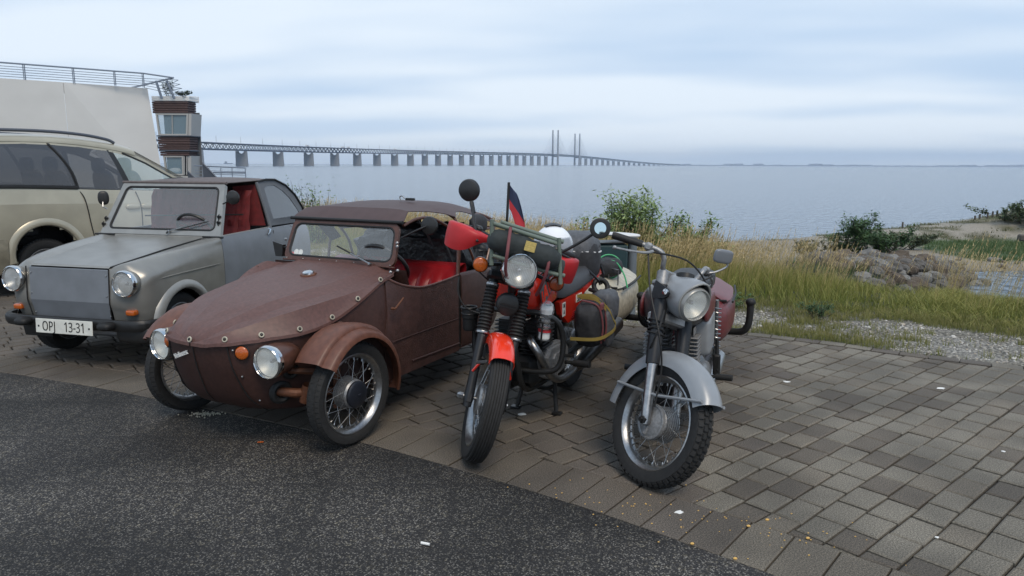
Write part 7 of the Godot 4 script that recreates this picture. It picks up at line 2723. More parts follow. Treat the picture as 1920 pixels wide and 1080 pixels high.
func bush(called: String, label: String, category: String, at: Vector3, size: Vector3, sd: int, leaves: int, leaf: float, ca: Color, cb: Color, bare := 0, lift := 0.25) -> void:
	var o := thing(called, label, category, at)
	var r := RandomNumberGenerator.new()
	r.seed = sd
	var wood := MB.new()
	var tips := []
	var grow := func(self_ref, p: Vector3, d: Vector3, l: float, rad: float, depth: int) -> void:
		var pts := [p]
		var q := p
		var dd := d
		for k in 3:
			dd = (dd + Vector3(r.randf_range(-0.28, 0.28), r.randf_range(-0.05, 0.25), r.randf_range(-0.28, 0.28))).normalized()
			q += dd * l / 3.0
			pts.append(q)
			tips.append([q, depth])
		wood.tube(pts, [rad, rad * 0.85, rad * 0.7, rad * 0.55], 5, false, false)
		if depth > 0:
			for k in 3 + (r.randi() % 2):
				var side := Vector3(r.randf_range(-1, 1), r.randf_range(-0.1, 0.9), r.randf_range(-1, 1)).normalized()
				self_ref.call(self_ref, pts[1 + r.randi() % 3], (dd * 0.7 + side).normalized(), l * r.randf_range(0.5, 0.75), rad * 0.55, depth - 1)
	for k in 8:
		var an := TAU * k / 8 + r.randf()
		var lean := Vector3(cos(an), r.randf_range(0.9, 2.4), sin(an)).normalized()
		grow.call(grow, Vector3(cos(an), 0, sin(an)) * 0.10, lean, 0.42, 0.011, 2)
	# size the crown by where most of its twigs end
	var ds := [[], [], []]
	for t in tips:
		for k in 3:
			ds[k].append(absf(t[0][k]))
	for k in 3:
		ds[k].sort()
	var mxv := Vector3(ds[0][int(ds[0].size() * 0.93)], ds[1][int(ds[1].size() * 0.97)], ds[2][int(ds[2].size() * 0.93)])
	var k3 := Vector3(size.x * 0.5 / mxv.x, size.y / mxv.y, size.z * 0.5 / mxv.z)
	for i in wood.v.size():
		wood.v[i] *= k3
	for k in bare:
		var an := r.randf() * TAU
		var p0 := Vector3(cos(an) * size.x * 0.2, size.y * 0.25, sin(an) * size.z * 0.2)
		var p1 := Vector3(cos(an) * size.x * r.randf_range(0.5, 0.72), size.y * r.randf_range(0.55, 0.95), sin(an) * size.z * 0.5)
		wood.tube(curve([p0, p0.lerp(p1, 0.5) + Vector3(0, 0.05, 0), p1], 3), 0.006, 4)
		for q in 4:
			var a := p0.lerp(p1, r.randf_range(0.45, 0.9))
			wood.bar(a, a + Vector3(r.randf_range(-0.15, 0.2), r.randf_range(0.05, 0.22), r.randf_range(-0.1, 0.1)), 0.004, 4)
	put("trunk", wood, M.bark, o)
	var b := MB.new()
	b.colored = true
	for k in leaves:
		var t: Array = tips[r.randi() % tips.size()]
		var c: Vector3 = t[0] * k3 + Vector3(r.randfn(0, 0.05), r.randfn(0, 0.05), r.randfn(0, 0.05)) * size.y
		if c.y < size.y * lift * r.randf() or (t[1] == 2 and r.randf() < 0.6):
			continue
		var x := Vector3(r.randf_range(-1, 1), r.randf_range(-0.6, 0.6), r.randf_range(-1, 1)).normalized()
		var z := x.cross(Vector3(r.randf_range(-0.5, 0.5), 1, r.randf_range(-0.5, 0.5))).normalized()
		var l := leaf * r.randf_range(0.6, 1.3)
		b.col = ca.lerp(cb, r.randf())
		b.tri(c - x * l, c + z * l * 0.38, c + x * l)
		b.tri(c - x * l, c + x * l, c - z * l * 0.38)
	put("crown", b, M.blade, o, 0)

func make_plants() -> void:
	bush("bush", "light green leafy bush with bare twigs behind the red motorcycle", "bush", Vector3(1.62, -0.45, -10.8), Vector3(1.45, 1.40, 1.2), 3, 13000, 0.036, Color(0.14, 0.21, 0.065), Color(0.25, 0.32, 0.13), 6)
	bush("bush", "low dense green bush to the right of the twiggy bush", "bush", Vector3(2.30, -0.45, -10.8), Vector3(1.25, 1.12, 1.0), 5, 16000, 0.036, Color(0.08, 0.15, 0.04), Color(0.15, 0.22, 0.07), 4)
	bush("bush", "small green bush showing above the rear of the grey microcar", "bush", Vector3(-3.95, -0.6, -14.0), Vector3(0.8, 1.58, 0.8), 7, 1800, 0.035, Color(0.06, 0.12, 0.03), Color(0.12, 0.18, 0.06), 0)
	bush("shrub", "dark green rounded shrub growing on top of the boulder mound", "shrub", Vector3(14.2, -2.25, -28.3), Vector3(2.3, 1.6, 1.8), 9, 6000, 0.075, Color(0.035, 0.085, 0.03), Color(0.075, 0.13, 0.045), 0, 0.1)
	bush("shrub", "low brownish shrub on the sandy mound left of the dark shrub", "shrub", Vector3(12.6, -2.3, -28.9), Vector3(2.2, 0.75, 1.3), 13, 3000, 0.07, Color(0.09, 0.10, 0.045), Color(0.14, 0.14, 0.07), 0, 0.1)
	bush("shrub", "grey-green scrub on the sandy bank beyond the dark shrub", "shrub", Vector3(19.6, -2.75, -36.4), Vector3(3.6, 0.85, 1.6), 17, 3200, 0.09, Color(0.08, 0.11, 0.06), Color(0.14, 0.16, 0.09), 0, 0.1)
	bush("shrub", "dark scrub at the far right end of the sandy bank", "shrub", Vector3(30.6, -2.0, -42.6), Vector3(3.6, 1.3, 2.0), 19, 3800, 0.10, Color(0.05, 0.085, 0.04), Color(0.10, 0.13, 0.06), 0, 0.1)
	bush("weed_plant", "small dark green weed at the grass edge right of the silver motorcycle", "weed", Vector3(3.05, -0.02, -7.05), Vector3(0.26, 0.17, 0.22), 23, 700, 0.014, Color(0.03, 0.08, 0.03), Color(0.06, 0.12, 0.045), 0, 0.1)
	bush("weed_plant", "broad leafed weed low in the grass behind the maroon trailer", "weed", Vector3(2.35, -0.02, -7.6), Vector3(0.40, 0.16, 0.3), 29, 700, 0.018, Color(0.05, 0.11, 0.035), Color(0.09, 0.15, 0.05), 0, 0.1)

func make_boulders() -> void:
	rng.seed = 77
	var shapes := []
	for k in 7:
		var row := []
		for c in 3:
			var b := MB.new()
			b.colored = true
			b.col = [Color(0.20, 0.19, 0.175), Color(0.19, 0.15, 0.115), Color(0.34, 0.33, 0.31)][c]
			b.blob(Vector3.ZERO, Vector3(1, 0.72, 0.85), 0.85, 0.85, Basis(), 9, 14, 0.24, 40 + k)
			row.append(b.mesh(28))
		shapes.append(row)
	for k in 190:
		var t := rng.randf()
		var base := Vector2(9.5, -22.8).lerp(Vector2(16.6, -28.9), pow(t, 0.8))
		var a := Vector2(8.8, -7.1).normalized()
		var off := Vector2(-a.y, a.x) * rng.randf_range(-0.9, 2.1)
		var p := base + off + a * (rng.randf() * 2.2 if t > 0.8 else 0.0)
		var s := rng.randf_range(0.18, 0.36) * (1.3 if rng.randf() < 0.15 else 1.0)
		var y := maxf(ground(p.x, p.y, 30.0), SEA - 0.15)
		var c := 0 if rng.randf() < 0.5 else (1 if rng.randf() < 0.7 else 2)
		var o := obj("boulder", shapes[rng.randi() % 7][c], M.boulder_stone, self)
		o.transform = Transform3D(Basis.from_euler(Vector3(rng.randf_range(-0.4, 0.4), rng.randf() * TAU, rng.randf_range(-0.4, 0.4))).scaled(Vector3.ONE * s), Vector3(p.x, y + s * 0.25, p.y))
		var where: String = ["among the straw at the left end of the mound", "in the middle of the mound below the shrubs", "near the right end of the mound", "at the waterline at the tip of the mound"][clampi(int(t * 4.0), 0, 3)]
		tag(o, "%s %s boulder %s" % ["large" if s > 0.31 else ("small" if s < 0.23 else "middling"), ["grey", "brownish", "pale grey"][c], where], "boulder", "boulders of the mound at the cove mouth")
	for k in 40:
		var x := rng.randf_range(19.0, 36.0)
		var z := -31.6 - (x - 19.0) * 0.10 + rng.randf_range(-0.9, 0.5)
		var s := rng.randf_range(0.10, 0.24)
		var o := obj("boulder", shapes[rng.randi() % 7][[0, 1, 2, 2][rng.randi() % 4]], M.boulder_stone, self)
		o.transform = Transform3D(Basis.from_euler(Vector3(0, rng.randf() * TAU, 0)).scaled(Vector3(s, s * 0.8, s)), Vector3(x, maxf(ground(x, z, 30.0), SEA - 0.05) + s * 0.2, z))
		tag(o, "small stone along the waterline of the cove beach", "stone", "stones along the cove beach")
	# fence posts along the sandy bank
	var pr: MeshInstance3D
	var spots := [V(28.61, -1.95, -44.5), V(28.96, -1.85, -44.6), V(29.31, -1.75, -44.4), V(29.67, -1.68, -44.5), V(29.96, -1.62, -44.5), V(30.57, -1.51, -44.6), V(30.89, -1.45, -44.5), V(31.19, -1.41, -44.5), V(31.47, -1.35, -44.5), V(32.1, -1.3, -44.6), V(24.09, -2.35, -44.3)]
	for k in spots.size():
		var b := MB.new()
		b.tube([V(0, -0.5, 0), V(0.02 * sin(k * 3.0), 0.45, 0)], [0.065, 0.055], 7)
		var o := put("fence_post", b, M.dry_wood, self)
		o.position = spots[k]
		tag(o, "%s weathered wooden post from the left in the row along the sandy bank" % ["first", "second", "third", "fourth", "fifth", "sixth", "seventh", "eighth", "ninth", "tenth"][k] if k < 10 else "lone weathered post left of the row on the sandy bank", "fence post", "posts along the sandy bank")
	var b := MB.new()
	b.box(Vector3.ZERO, V(4.2, 0.35, 0.45), Basis(Vector3.UP, -0.25) * Basis(Vector3.BACK, -0.07), 0.06)
	var lg := put("driftwood_beam", b, M.dry_wood, self)
	lg.position = V(29.6, -2.45, -38.5)
	tag(lg, "long weathered timber lying on the green slope below the sandy bank", "timber")

func make_stand() -> void:
	var o := thing("waste_stand", "waist-high dark green stand with grey post and white oval top behind the red motorcycle", "stand", Vector3(1.0, 0, -6.95), 8)
	var b := MB.new()
	b.box(V(-0.07, 0.45, 0), V(0.34, 0.60, 0.24), Basis(), 0.02)
	put("green_body", b, M.bin_green, o)
	for x in [0.17, -0.27]:
		b = MB.new()
		b.tube([V(x, -0.1, 0.02), V(x, 0.80, 0.02)], 0.045, 18)
		put("post", b, M.post_grey, o)
	b = MB.new()
	var rows := []
	for k in 24:
		var w := TAU * k / 24
		rows.append([V(0.07 + cos(w) * 0.17, 0.845 - cos(w) * 0.01, sin(w) * 0.135), V(0.07 + cos(w) * 0.178, 0.833 - cos(w) * 0.01, sin(w) * 0.142), V(0.07 + cos(w) * 0.16, 0.818 - cos(w) * 0.01, sin(w) * 0.125)])
	b.grid(rows, false, true)
	b.fan(rows.map(func(r): return r[0]))
	b.fan(rows.map(func(r): return r[2]), true)
	put("top_plate", b, M.trim_white, o)
	b = MB.new()
	b.blob(V(-0.27, 0.855, 0.02), V(0.10, 0.022, 0.09), 0.8, 1, Basis(), 8, 20)
	put("lid", b, M.bin_green, o)
	b = MB.new()
	b.box(V(-0.07, 0.765, 0.0), V(0.35, 0.012, 0.25), Basis(), 0.004)
	put("rim", b, M.black_metal, o)

func make_litter() -> void:
	rng.seed = 91
	var b := MB.new()
	b.tube([V(0, 0.006, 0), V(0.035, 0.006, 0.012)], 0.0055, 8)
	var o := put("paper_scrap", b, M.paper, self)
	o.position = V(-0.36, 0.0, -2.66)
	tag(o, "small white paper scrap on the asphalt at the bottom of the picture", "paper scrap")
	b = MB.new()
	b.box(V(0, 0.004, 0), V(0.034, 0.006, 0.010), Basis(Vector3.UP, 0.2), 0.002)
	o = put("orange_chip", b, M.strap_yellow if false else M.amber, self)
	o.position = V(-1.37, -0.003, -3.72)
	tag(o, "small orange plastic chip on the asphalt before the brown three-wheeler", "plastic chip")
	var spots := [[V(0.735, 0.003, -2.93), "white blotch on the border stone below the silver motorcycle", 0.022], [V(1.93, 0.003, -4.86), "white blotch on the setts right of the silver motorcycle", 0.026], [V(2.93, 0.004, -4.72), "pale flat scrap on the setts at the right", 0.03], [V(2.62, 0.004, -3.62), "bright white bit in a joint near the right edge", 0.012], [V(0.06, 0.004, -4.17), "white scrap beside the centre stand foot", 0.03], [V(1.74, 0.004, -2.72), "tiny white bit in a joint at the lower right", 0.01]]
	for s in spots:
		b = MB.new()
		var ring := []
		for k in 11:
			var w := TAU * k / 11
			ring.append(V(cos(w), 0, sin(w) * 0.7) * s[2] * rng.randf_range(0.55, 1.1) + V(0, 0.0, 0))
		b.fan(ring.map(func(p): return p + V(0, 0.003, 0)))
		var under := ring.map(func(p): return p * 1.1)
		b.grid([ring.map(func(p): return p + V(0, 0.003, 0)), under], true)
		o = put("white_scrap", b, M.paper, self)
		o.position = s[0]
		tag(o, s[1], "white scrap")
	# fallen seeds along the border joints
	var pl := []
	for k in 90:
		var t := rng.randf()
		var p := Vector2(0.2, -3.1).lerp(Vector2(1.35, -2.62), t) + Vector2(rng.randfn(0, 0.10), rng.randfn(0, 0.12))
		var q := rng.randf_range(0.002, 0.0045)
		pl.append([0, Transform3D(Basis(Vector3.UP, rng.randf() * TAU).scaled(Vector3(q, q * 0.6, q * 0.6)), Vector3(p.x, 0.003, p.y))])
	for p in [Vector2(0.727, -2.665), Vector2(0.866, -2.556), Vector2(1.0, -2.81), Vector2(1.21, -2.712), Vector2(1.098, -2.865)]:
		pl.append([0, Transform3D(Basis(Vector3.UP, rng.randf() * TAU).scaled(Vector3(0.009, 0.0055, 0.0055)), Vector3(p.x, 0.004, p.y))])
	b = MB.new()
	b.blob(Vector3.ZERO, Vector3.ONE, 1, 1, Basis(), 4, 8)
	scatter("fallen_seeds", [b.mesh(60)], M.seed, pl, "small yellow fallen seeds along the border stones")
	# dry moss patch by the left front wheel
	pl = []
	for k in 110:
		pl.append([0, Transform3D(Basis(Vector3.UP, rng.randf() * TAU).scaled(Vector3.ONE * rng.randf_range(0.002, 0.006)), Vector3(-1.86 + rng.randfn(0, 0.05), 0.0, -4.17 + rng.randfn(0, 0.022)))])
	scatter("crumbled_lichen", [b.mesh(60)], M.cream_paint, pl, "pale crumbled lichen beside the left front wheel of the brown three-wheeler")

# ---------------------------------------------------------------- bridge far across the water
func bridge_at(k: float) -> Array:   # [point on the water under the deck, heading, deck height]
	var s := 140.0 * k
	var th := 0.126
	var x := -466.0
	var z := 1255.0
	var n := int(absf(s) / 20.0) + 1
	var ds := s / n
	for i in n:
		var a := th + 6.717e-5 * (i + 0.5) * ds
		x += sin(a) * ds
		z += cos(a) * ds
	var h := lerpf(36.0, 66.0, smoothstep(-4.0, 24.0, k)) if k < 24.0 else lerpf(66.0, 14.0, smoothstep(23.0, 47.0, k))
	return [Vector3(x, SEA, -z), th + 6.717e-5 * s, h]

func make_bridge() -> void:
	var o := thing("cable_stayed_bridge", "long road bridge on many piers with two pairs of tall pylons far across the water", "bridge")
	var deck := MB.new()
	var low := MB.new()
	var web := MB.new()
	var poles := MB.new()
	var prev := []
	for i in range(-3 * 7, 46 * 7 + 1):
		var k := i / 7.0
		var q := bridge_at(k)
		var fwd := Vector3(sin(q[1]), 0, -cos(q[1]))
		var sd := Vector3(cos(q[1]), 0, sin(q[1]))
		var p: Vector3 = q[0] + Vector3(0, q[2], 0)
		var cur := [p - sd * 12.0, p + sd * 12.0, p + sd * 12.0 - Vector3(0, 1.9, 0), p - sd * 12.0 - Vector3(0, 1.9, 0)]
		var c2 := [p - sd * 7.5 - Vector3(0, 9.6, 0), p + sd * 7.5 - Vector3(0, 9.6, 0), p + sd * 7.5 - Vector3(0, 12.0, 0), p - sd * 7.5 - Vector3(0, 12.0, 0)]
		if prev:
			deck.grid([prev[0], cur], true)
			low.grid([prev[1], c2], true)
			for e in [-1.0, 1.0]:
				var a0: Vector3 = prev[2] + prev[3] * 7.5 * e
				var a1: Vector3 = p + sd * 7.5 * e
				var mid := (a0 + a1) * 0.5 - Vector3(0, 10.0, 0)
				web.tube([a0 - Vector3(0, 1.5, 0), mid], 0.75, 4)
				web.tube([mid, a1 - Vector3(0, 1.5, 0)], 0.75, 4)
		if i % 4 == 0 and k < 21.0:
			poles.tube([p, p + Vector3(0, 11.0, 0)], 0.22, 4)
		prev = [cur, c2, p, sd]
	put("road_deck", deck, M.bridge_steel, o)
	put("lower_deck", low, M.bridge_steel, o)
	put("truss", web, M.bridge_steel, o, 40, "stuff")
	put("lamp_post", poles, M.bridge_steel, o, 40, "stuff")
	for i in range(-2, 46):
		if i == 22 or i == 23 or i == 24 or i == 25:
			continue
		var q := bridge_at(float(i) if i < 23 else i + 0.4)
		var bb := Basis(Vector3(cos(q[1]), 0, sin(q[1])), Vector3.UP, Vector3(-sin(q[1]), 0, cos(q[1])))
		var top: float = q[2] - 12.2
		if top < 3.0:
			continue
		var poly := PackedVector2Array([Vector2(-10.5, -2), Vector2(10.5, -2), Vector2(9.6, top)])
		for k in 9:
			var w := PI * k / 8.0
			poly.append(Vector2(cos(w) * 6.0, top - sin(w) * 4.5))
		poly.append(Vector2(-9.6, top))
		var b := MB.new()
		b.prism(poly, (q[0] as Vector3) - bb.z * 2.5, bb, 5.0)
		put("pier", b, M.concrete, o, 30)
	for k in [22.4, 25.9]:
		var q := bridge_at(k)
		var sd := Vector3(cos(q[1]), 0, sin(q[1]))
		var fw := Vector3(sin(q[1]), 0, -cos(q[1]))
		for e in [-1.0, 1.0]:
			var b := MB.new()
			var base: Vector3 = q[0] + sd * 16.0 * e
			b.tube([base, base + Vector3(0, 60, 0), base + Vector3(0, 204, 0)], [6.5, 5.6, 3.6], 8)
			put("pylon", b, M.concrete, o, 20)
			b = MB.new()
			for c in 10:
				var h := 92.0 + 11.0 * c
				for dirn in [-1.0, 1.0]:
					var dk: float = (26.0 + 21.0 * c) * dirn / 140.0
					var w := bridge_at(k + dk)
					b.tube([base + Vector3(0, h, 0), (w[0] as Vector3) + Vector3(cos(w[1]), 0, sin(w[1])) * 12.5 * e + Vector3(0, w[2], 0)], 0.30, 4)
			put("stay_cable", b, M.bridge_steel, o, 40, "stuff")
		var cb := MB.new()
		cb.box((q[0] as Vector3) + Vector3(0, q[2] - 14.0, 0), Vector3(36, 5, 7), Basis(sd, Vector3.UP, -fw))
		put("cross_beam", cb, M.concrete, o)
	# traffic on the deck
	var nth := ["first", "second", "third", "fourth"]
	for e in [[2.1, 0], [3.5, 1], [3.75, 2], [6.2, 3]]:
		var q := bridge_at(e[0])
		var b := MB.new()
		b.box(Vector3(0, 2.4, 0), Vector3(2.5, 3.0, 13.0), Basis(), 0.2)
		b.box(Vector3(0, 1.9, -8.0), Vector3(2.4, 2.6, 2.2), Basis(), 0.2)
		var tr := put("truck", b, M.trim_white, self)
		tr.transform = Transform3D(Basis(Vector3.UP, -q[1]), (q[0] as Vector3) + Vector3(-8.0, q[2], 0))
		tag(tr, "tiny pale lorry on the long bridge, %s from the left" % nth[e[1]], "truck", "lorries on the bridge")
	var s := MB.new()
	s.box(Vector3(0, 3, 0), Vector3(60, 7, 14), Basis(), 1.5)
	s.box(Vector3(-16, 12, 0), Vector3(14, 12, 10), Basis(), 0.5)
	var sh := put("cargo_ship", s, M.rail_steel, self)
	sh.position = Vector3(-1990, SEA, -5100)
	tag(sh, "faint ship on the horizon under the left end of the bridge", "ship")

# ---------------------------------------------------------------- white house by the shore
func make_house() -> void:
	var o := thing("white_building", "white rendered building with brown panels, sloping corner windows and a roof terrace", "building", Vector3(-26.7, 0, -55.9), 0)
	# local frame: x to the right, z towards the camera; the long wall runs left and nearer
	var wd := Vector3(-1.0, 0, 0.84).normalized()
	var b := MB.new()
	var top := 7.05
	var L := 26.0
	var back := Vector3(0.84, 0, 1.0).normalized() * -9.0
	var joint := 6.2
	for seg in [[0.0, joint - 0.02], [joint + 0.02, L]]:
		var a: Vector3 = wd * seg[0]
		var c: Vector3 = wd * seg[1]
		b.quad(a + V(-0.05 if seg[0] == 0.0 else 0.0, -1.5, 0), c + V(0, -1.5, 0), c + V(0, top, 0), a + V(-0.86 if seg[0] == 0.0 else 0.0, top, 0))
	var jn := wd * joint
	b.quad(wd * (joint - 0.02) + V(0, -1.5, -0.03), wd * (joint + 0.02) + V(0, -1.5, -0.03), wd * (joint + 0.02) + V(0, top, -0.03), wd * (joint - 0.02) + V(0, top, -0.03))
	b.quad(V(-0.86, top, 0), wd * L + V(0, top, 0), wd * L + back + V(0, top, 0), back + V(-0.86, top, 0))
	b.quad(V(-0.05, -1.5, 0), V(-0.86, top, 0), V(-0.86, top, 0) + back, V(-0.05, -1.5, 0) + back)
	put("wall", b, M.wall_white, o, 5)
	# terrace railing along the wall top and its raking corner
	var rail := sub("terrace_railing", o)
	var rp := [wd * L, wd * 1.0]
	b = MB.new()
	b.tube([wd * L + V(0, top + 1.02, 0), wd * 1.0 + V(0, top + 1.02, 0), V(1.25, top + 0.76, 0.2)], 0.055, 6)
	b.tube([V(1.25, top + 0.76, 0.2), V(-2.8, top + 0.16, -1.2) + back * 0.15], 0.07, 6)
	put("handrail", b, M.rail_steel, rail)
	b = MB.new()
	for k in 5:
		var y := top + 0.14 + 0.165 * k
		b.tube([wd * L + V(0, y, 0), wd * 1.0 + V(0, y, 0)], 0.022, 5)
		b.tube([wd * 1.0 + V(0, y - 0.15, 0), V(1.55 + 0.12 * (4 - k), y - 0.75 + 0.14 * k, 0.1)], 0.022, 5)
		b.tube([V(1.55 + 0.12 * (4 - k), y - 0.75 + 0.14 * k, 0.1), V(-0.7, y - 0.45, -2.5)], 0.022, 5)
	put("rail_wire", b, M.rail_steel, rail)
	for t in [1.0, 2.9, 5.5, 8.4, 11.3, 14.2, 17.1, 20.0, 22.9]:
		b = MB.new()
		b.box(wd * t + V(0, top + 0.5, 0), V(0.05, 1.0, 0.05))
		if t < 11.0 and t > 0.0:
			b.box(wd * (t + 0.09) + V(0, top + 0.5, 0), V(0.04, 1.0, 0.04))
		put("post", b, M.rail_steel, rail)
	for q in [[-0.15, 0.2], [0.65, 1.15]]:
		b = MB.new()
		b.tube([V(q[1], top - 0.75, 0.05), V(q[0], top + 0.55, 0.05)], 0.10, 4)
		put("raking_post", b, M.rail_steel, rail)
	# corner bay, each storey smaller than the one above
	var face := func(x0: float, x1: float, y0: float, y1: float, z: float, d: float) -> MB:
		var m := MB.new()
		m.box(V((x0 + x1) * 0.5, (y0 + y1) * 0.5, z - d * 0.5), V(x1 - x0, y1 - y0, d), Basis(), 0.03)
		return m
	b = face.call(-0.76, 2.08, 6.16, 6.52, -0.30, 1.75)
	put("parapet", b, M.trim_white, o)
	for q in [[V(1.75, 6.50, -0.2), V(2.55, 6.50, -0.9)], [V(2.55, 6.52, -0.9), V(2.55, 6.05, -0.9)], [V(2.1, 6.22, -0.3), V(2.55, 6.22, -0.9)]]:
		b = MB.new()
		b.tube(q, 0.035, 5)
		put("corner_bracket", b, M.trim_white, o)
	for band in [[-0.73, 2.0, 5.25, 6.14, 5], [-0.50, 1.99, 2.95, 3.50, 3], [-0.46, 1.95, 2.50, 2.93, 3], [-0.40, 1.86, 2.06, 2.40, 2]]:
		var pn := sub("timber_panel", o)
		var n: int = band[4]
		for k in n:
			var y0: float = lerpf(band[2], band[3], float(k) / n)
			var y1: float = lerpf(band[2], band[3], (k + 1.0) / n) - 0.02
			b = face.call(band[0], band[1] - 0.04 * (n - k) / n, y0, y1, -0.22 - 0.01 * (k % 2), 1.5)
			put("plank", b, M.wood_brown, pn)
	b = face.call(-0.52, 2.12, 3.50, 3.60, -0.12, 1.75)
	put("ledge", b, M.rail_dark, o)
	b = face.call(-0.46, 2.02, 2.40, 2.50, -0.14, 1.6)
	put("ledge", b, M.rail_dark, o)
	# windows: sloping right side follows the facade
	for w in [[-0.50, 1.96, 1.80, 3.60, 5.24, 1], [-0.17, 1.36, 1.30, 0.58, 2.06, 0]]:
		var win := sub("window", o)
		var zf := -0.30
		var corners := [V(w[0] + 0.06, w[3], zf), V(w[2], w[3], zf), V(w[1], w[4], zf), V(w[0] - 0.04, w[4], zf)]
		var cx: Vector3 = (corners[0] + corners[1] + corners[2] + corners[3]) / 4.0
		var ring := []
		for p in corners:
			var inn: Vector3 = p + V(0.13 * signf(cx.x - p.x), 0.11 * signf(cx.y - p.y), 0)
			ring.append([p + V(0, 0, -0.15), p + V(0, 0, 0.04), inn + V(0, 0, 0.04), inn + V(0, 0, -0.12)])
		b = MB.new()
		b.grid(ring, false, true)
		if w[5] == 1:
			b.tube([corners[0].lerp(corners[1], 0.47) + V(0, 0, -0.02), corners[3].lerp(corners[2], 0.50) + V(0, 0, -0.02)], 0.04, 4)
		put("frame", b, M.frame_grey, win, 10)
		b = MB.new()
		b.fan(corners.map(func(p): return p.lerp(cx, 0.05) + V(0, 0, -0.07)))
		put("pane", b, M.house_glass, win)
	for q in [[V(1.36, 0.62, -0.18), V(1.50, 2.02, -0.10)], [V(1.50, 0.62, -0.28), V(1.62, 2.02, -0.28)]]:
		b = MB.new()
		b.tube(q, 0.045, 4)
		put("open_sash", b, M.frame_grey, o)
	for q in [[V(1.82, 3.60, -0.32), V(2.02, 3.60, -0.36), V(1.98, 5.24, -0.32), V(2.18, 5.24, -0.36)], [V(2.02, 3.60, -0.36), V(2.1, 3.60, -1.9), V(2.18, 5.24, -0.36), V(2.3, 5.24, -1.9)], [V(1.56, 0.35, -0.32), V(1.80, 0.35, -0.36), V(1.68, 2.06, -0.32), V(1.92, 2.06, -0.36)], [V(1.80, 0.35, -0.36), V(1.8, 0.35, -1.9), V(1.92, 2.06, -0.36), V(1.95, 2.06, -1.9)]]:
		b = MB.new()
		b.quad(q[0], q[1], q[3], q[2])
		put("corner_post", b, M.frame_grey, o, 10)
	b = MB.new()
	b.box(V(0.72, 0.45, -0.28), V(1.9, 0.16, 0.2), Basis(), 0.02)
	put("sill", b, M.frame_grey, o)
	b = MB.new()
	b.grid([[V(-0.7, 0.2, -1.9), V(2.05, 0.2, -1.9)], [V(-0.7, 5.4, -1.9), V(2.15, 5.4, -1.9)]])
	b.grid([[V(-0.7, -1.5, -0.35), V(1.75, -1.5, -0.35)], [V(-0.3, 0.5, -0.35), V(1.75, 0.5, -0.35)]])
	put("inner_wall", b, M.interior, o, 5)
	b = MB.new()
	b.blob(V(0.45, 0.92, -0.7), V(0.45, 0.22, 0.2), 0.8, 0.8, Basis(), 8, 14, 0.2, 2)
	put("furnishing", b, M.paper, o)
	# roof plants
	for q in [[V(0.25, 6.5, -0.9), V(0.7, 1.15, 0.5), 41, "tall potted plant behind the raking posts on the roof terrace"], [V(1.5, 6.5, -0.7), V(1.1, 0.42, 0.5), 43, "low plants in a trough at the roof terrace corner"], [wd * 12.2 + V(0, top, -0.4), V(0.5, 0.55, 0.4), 47, "single small plant behind the long railing on the flat roof"]]:
		bush("roof_plant", q[3], "plant", o.position + q[0], q[1], q[2], 420, 0.09, Color(0.05, 0.075, 0.055), Color(0.09, 0.12, 0.09), 0, 0.1)
	# terrace stair and railing at ground level
	var t := thing("terrace_stair", "grey steel stair sides and terrace railing beside the white building", "railing", Vector3(-22.6, 0, -52.0))
	for q in [[V(-0.55, 0.95, 0.2), V(1.25, -0.55, 0.9), 0.75], [V(0.45, 1.55, 0.0), V(2.2, 0.0, 0.8), 0.95]]:
		b = MB.new()
		b.quad(q[0], q[1], q[1] - V(0, q[2], 0), q[0] - V(0, q[2] * 1.3, 0))
		put("stair_panel", b, M.rail_dark, t)
		b = MB.new()
		b.tube([q[0], q[1]], 0.06, 5)
		put("stair_rail", b, M.rail_dark, t)
	b = MB.new()
	for y in [1.28, 0.95, 0.72, 0.48, 0.24]:
		b.tube([V(-0.3, y + 0.05, -0.4), V(3.5, y - 0.10 if y > 1.0 else y - 0.05, 0.0)], 0.045 if y > 1.0 else 0.022, 5)
	b.tube([V(1.2, 0.85, 0.0), V(3.5, 0.83, 0.0)], 0.06, 5)
	put("rail", b, M.rail_steel, t)
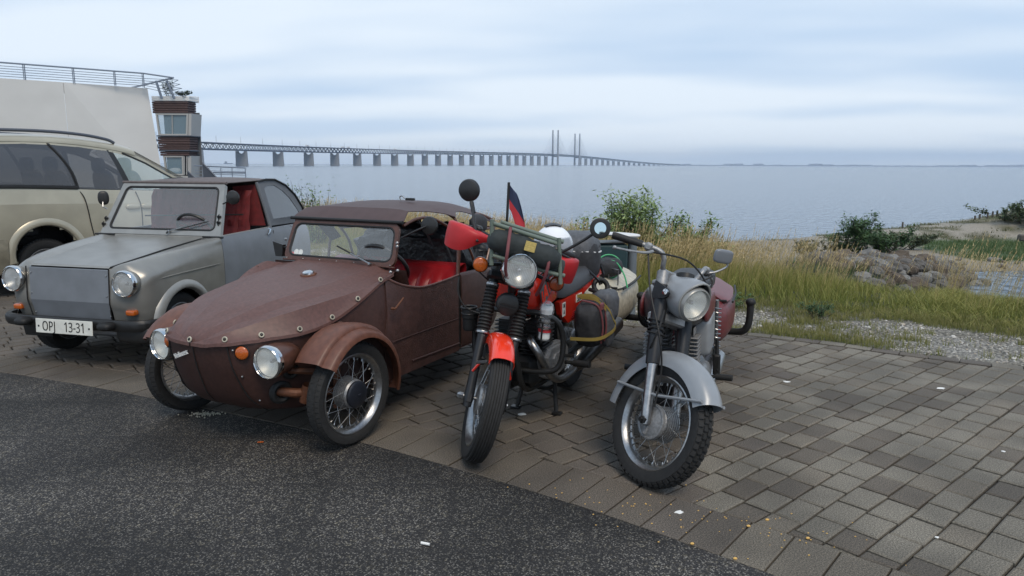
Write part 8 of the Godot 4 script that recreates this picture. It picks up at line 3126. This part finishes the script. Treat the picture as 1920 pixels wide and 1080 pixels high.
	for x in [1.75, 2.55, 3.5, 0.9]:
		b = MB.new()
		b.box(V(x, 0.45, 0.0), V(0.05, 1.5, 0.05))
		put("post", b, M.rail_steel, t)
	b = MB.new()
	b.box(V(0.5, -0.62, -1.0), V(6.5, 0.3, 3.0), Basis(), 0.03)
	put("terrace_slab", b, M.concrete, t)

func _ready() -> void:
	# camera
	var cam := Camera3D.new()
	cam.name = "camera"
	var pitch := deg_to_rad(9.76)
	var fwd := Vector3(0, -sin(pitch), -cos(pitch))
	var up := Vector3(0, cos(pitch), -sin(pitch))
	var roll := deg_to_rad(0.23)
	var bx := Vector3.RIGHT * cos(roll) + up * sin(roll)
	var by := up * cos(roll) - Vector3.RIGHT * sin(roll)
	cam.transform = Transform3D(Basis(bx, by, -fwd), Vector3(0, 1.5, 0))
	cam.fov = rad_to_deg(2.0 * atan(540.0 / 1346.0))
	cam.near = 0.05
	cam.far = 40000.0
	add_child(cam)
	cam.current = true
	# overcast sky, soft sun, haze
	var env := Environment.new()
	env.background_mode = Environment.BG_SKY
	env.sky = make_sky()
	env.tonemap_mode = Environment.TONE_MAPPER_LINEAR
	env.tonemap_exposure = 1.45
	env.sdfgi_enabled = true
	env.ssao_enabled = true
	env.ssil_enabled = true
	env.fog_enabled = true
	env.fog_density = 0.00009
	env.fog_light_color = Color(0.82, 0.90, 1.0)
	var we := WorldEnvironment.new()
	we.name = "world_environment"
	we.environment = env
	add_child(we)
	var sun := DirectionalLight3D.new()
	sun.name = "sun"
	sun.light_energy = 0.5
	sun.light_angular_distance = 25.0
	sun.light_color = Color(1.0, 0.94, 0.86)
	sun.shadow_enabled = true
	sun.rotation_degrees = Vector3(-54, 20, 0)
	add_child(sun)
	make_materials()
	# large structure
	make_pavement()
	make_land()
	make_house()
	make_bridge()
	make_boulders()
	make_grass()
	make_plants()
	# objects
	make_minivan()
	make_microcar()
	make_three_wheeler()
	make_red_motorcycle()
	make_silver_motorcycle()
	make_trailers()
	make_stand()
	# small details
	make_flag()
	make_litter()
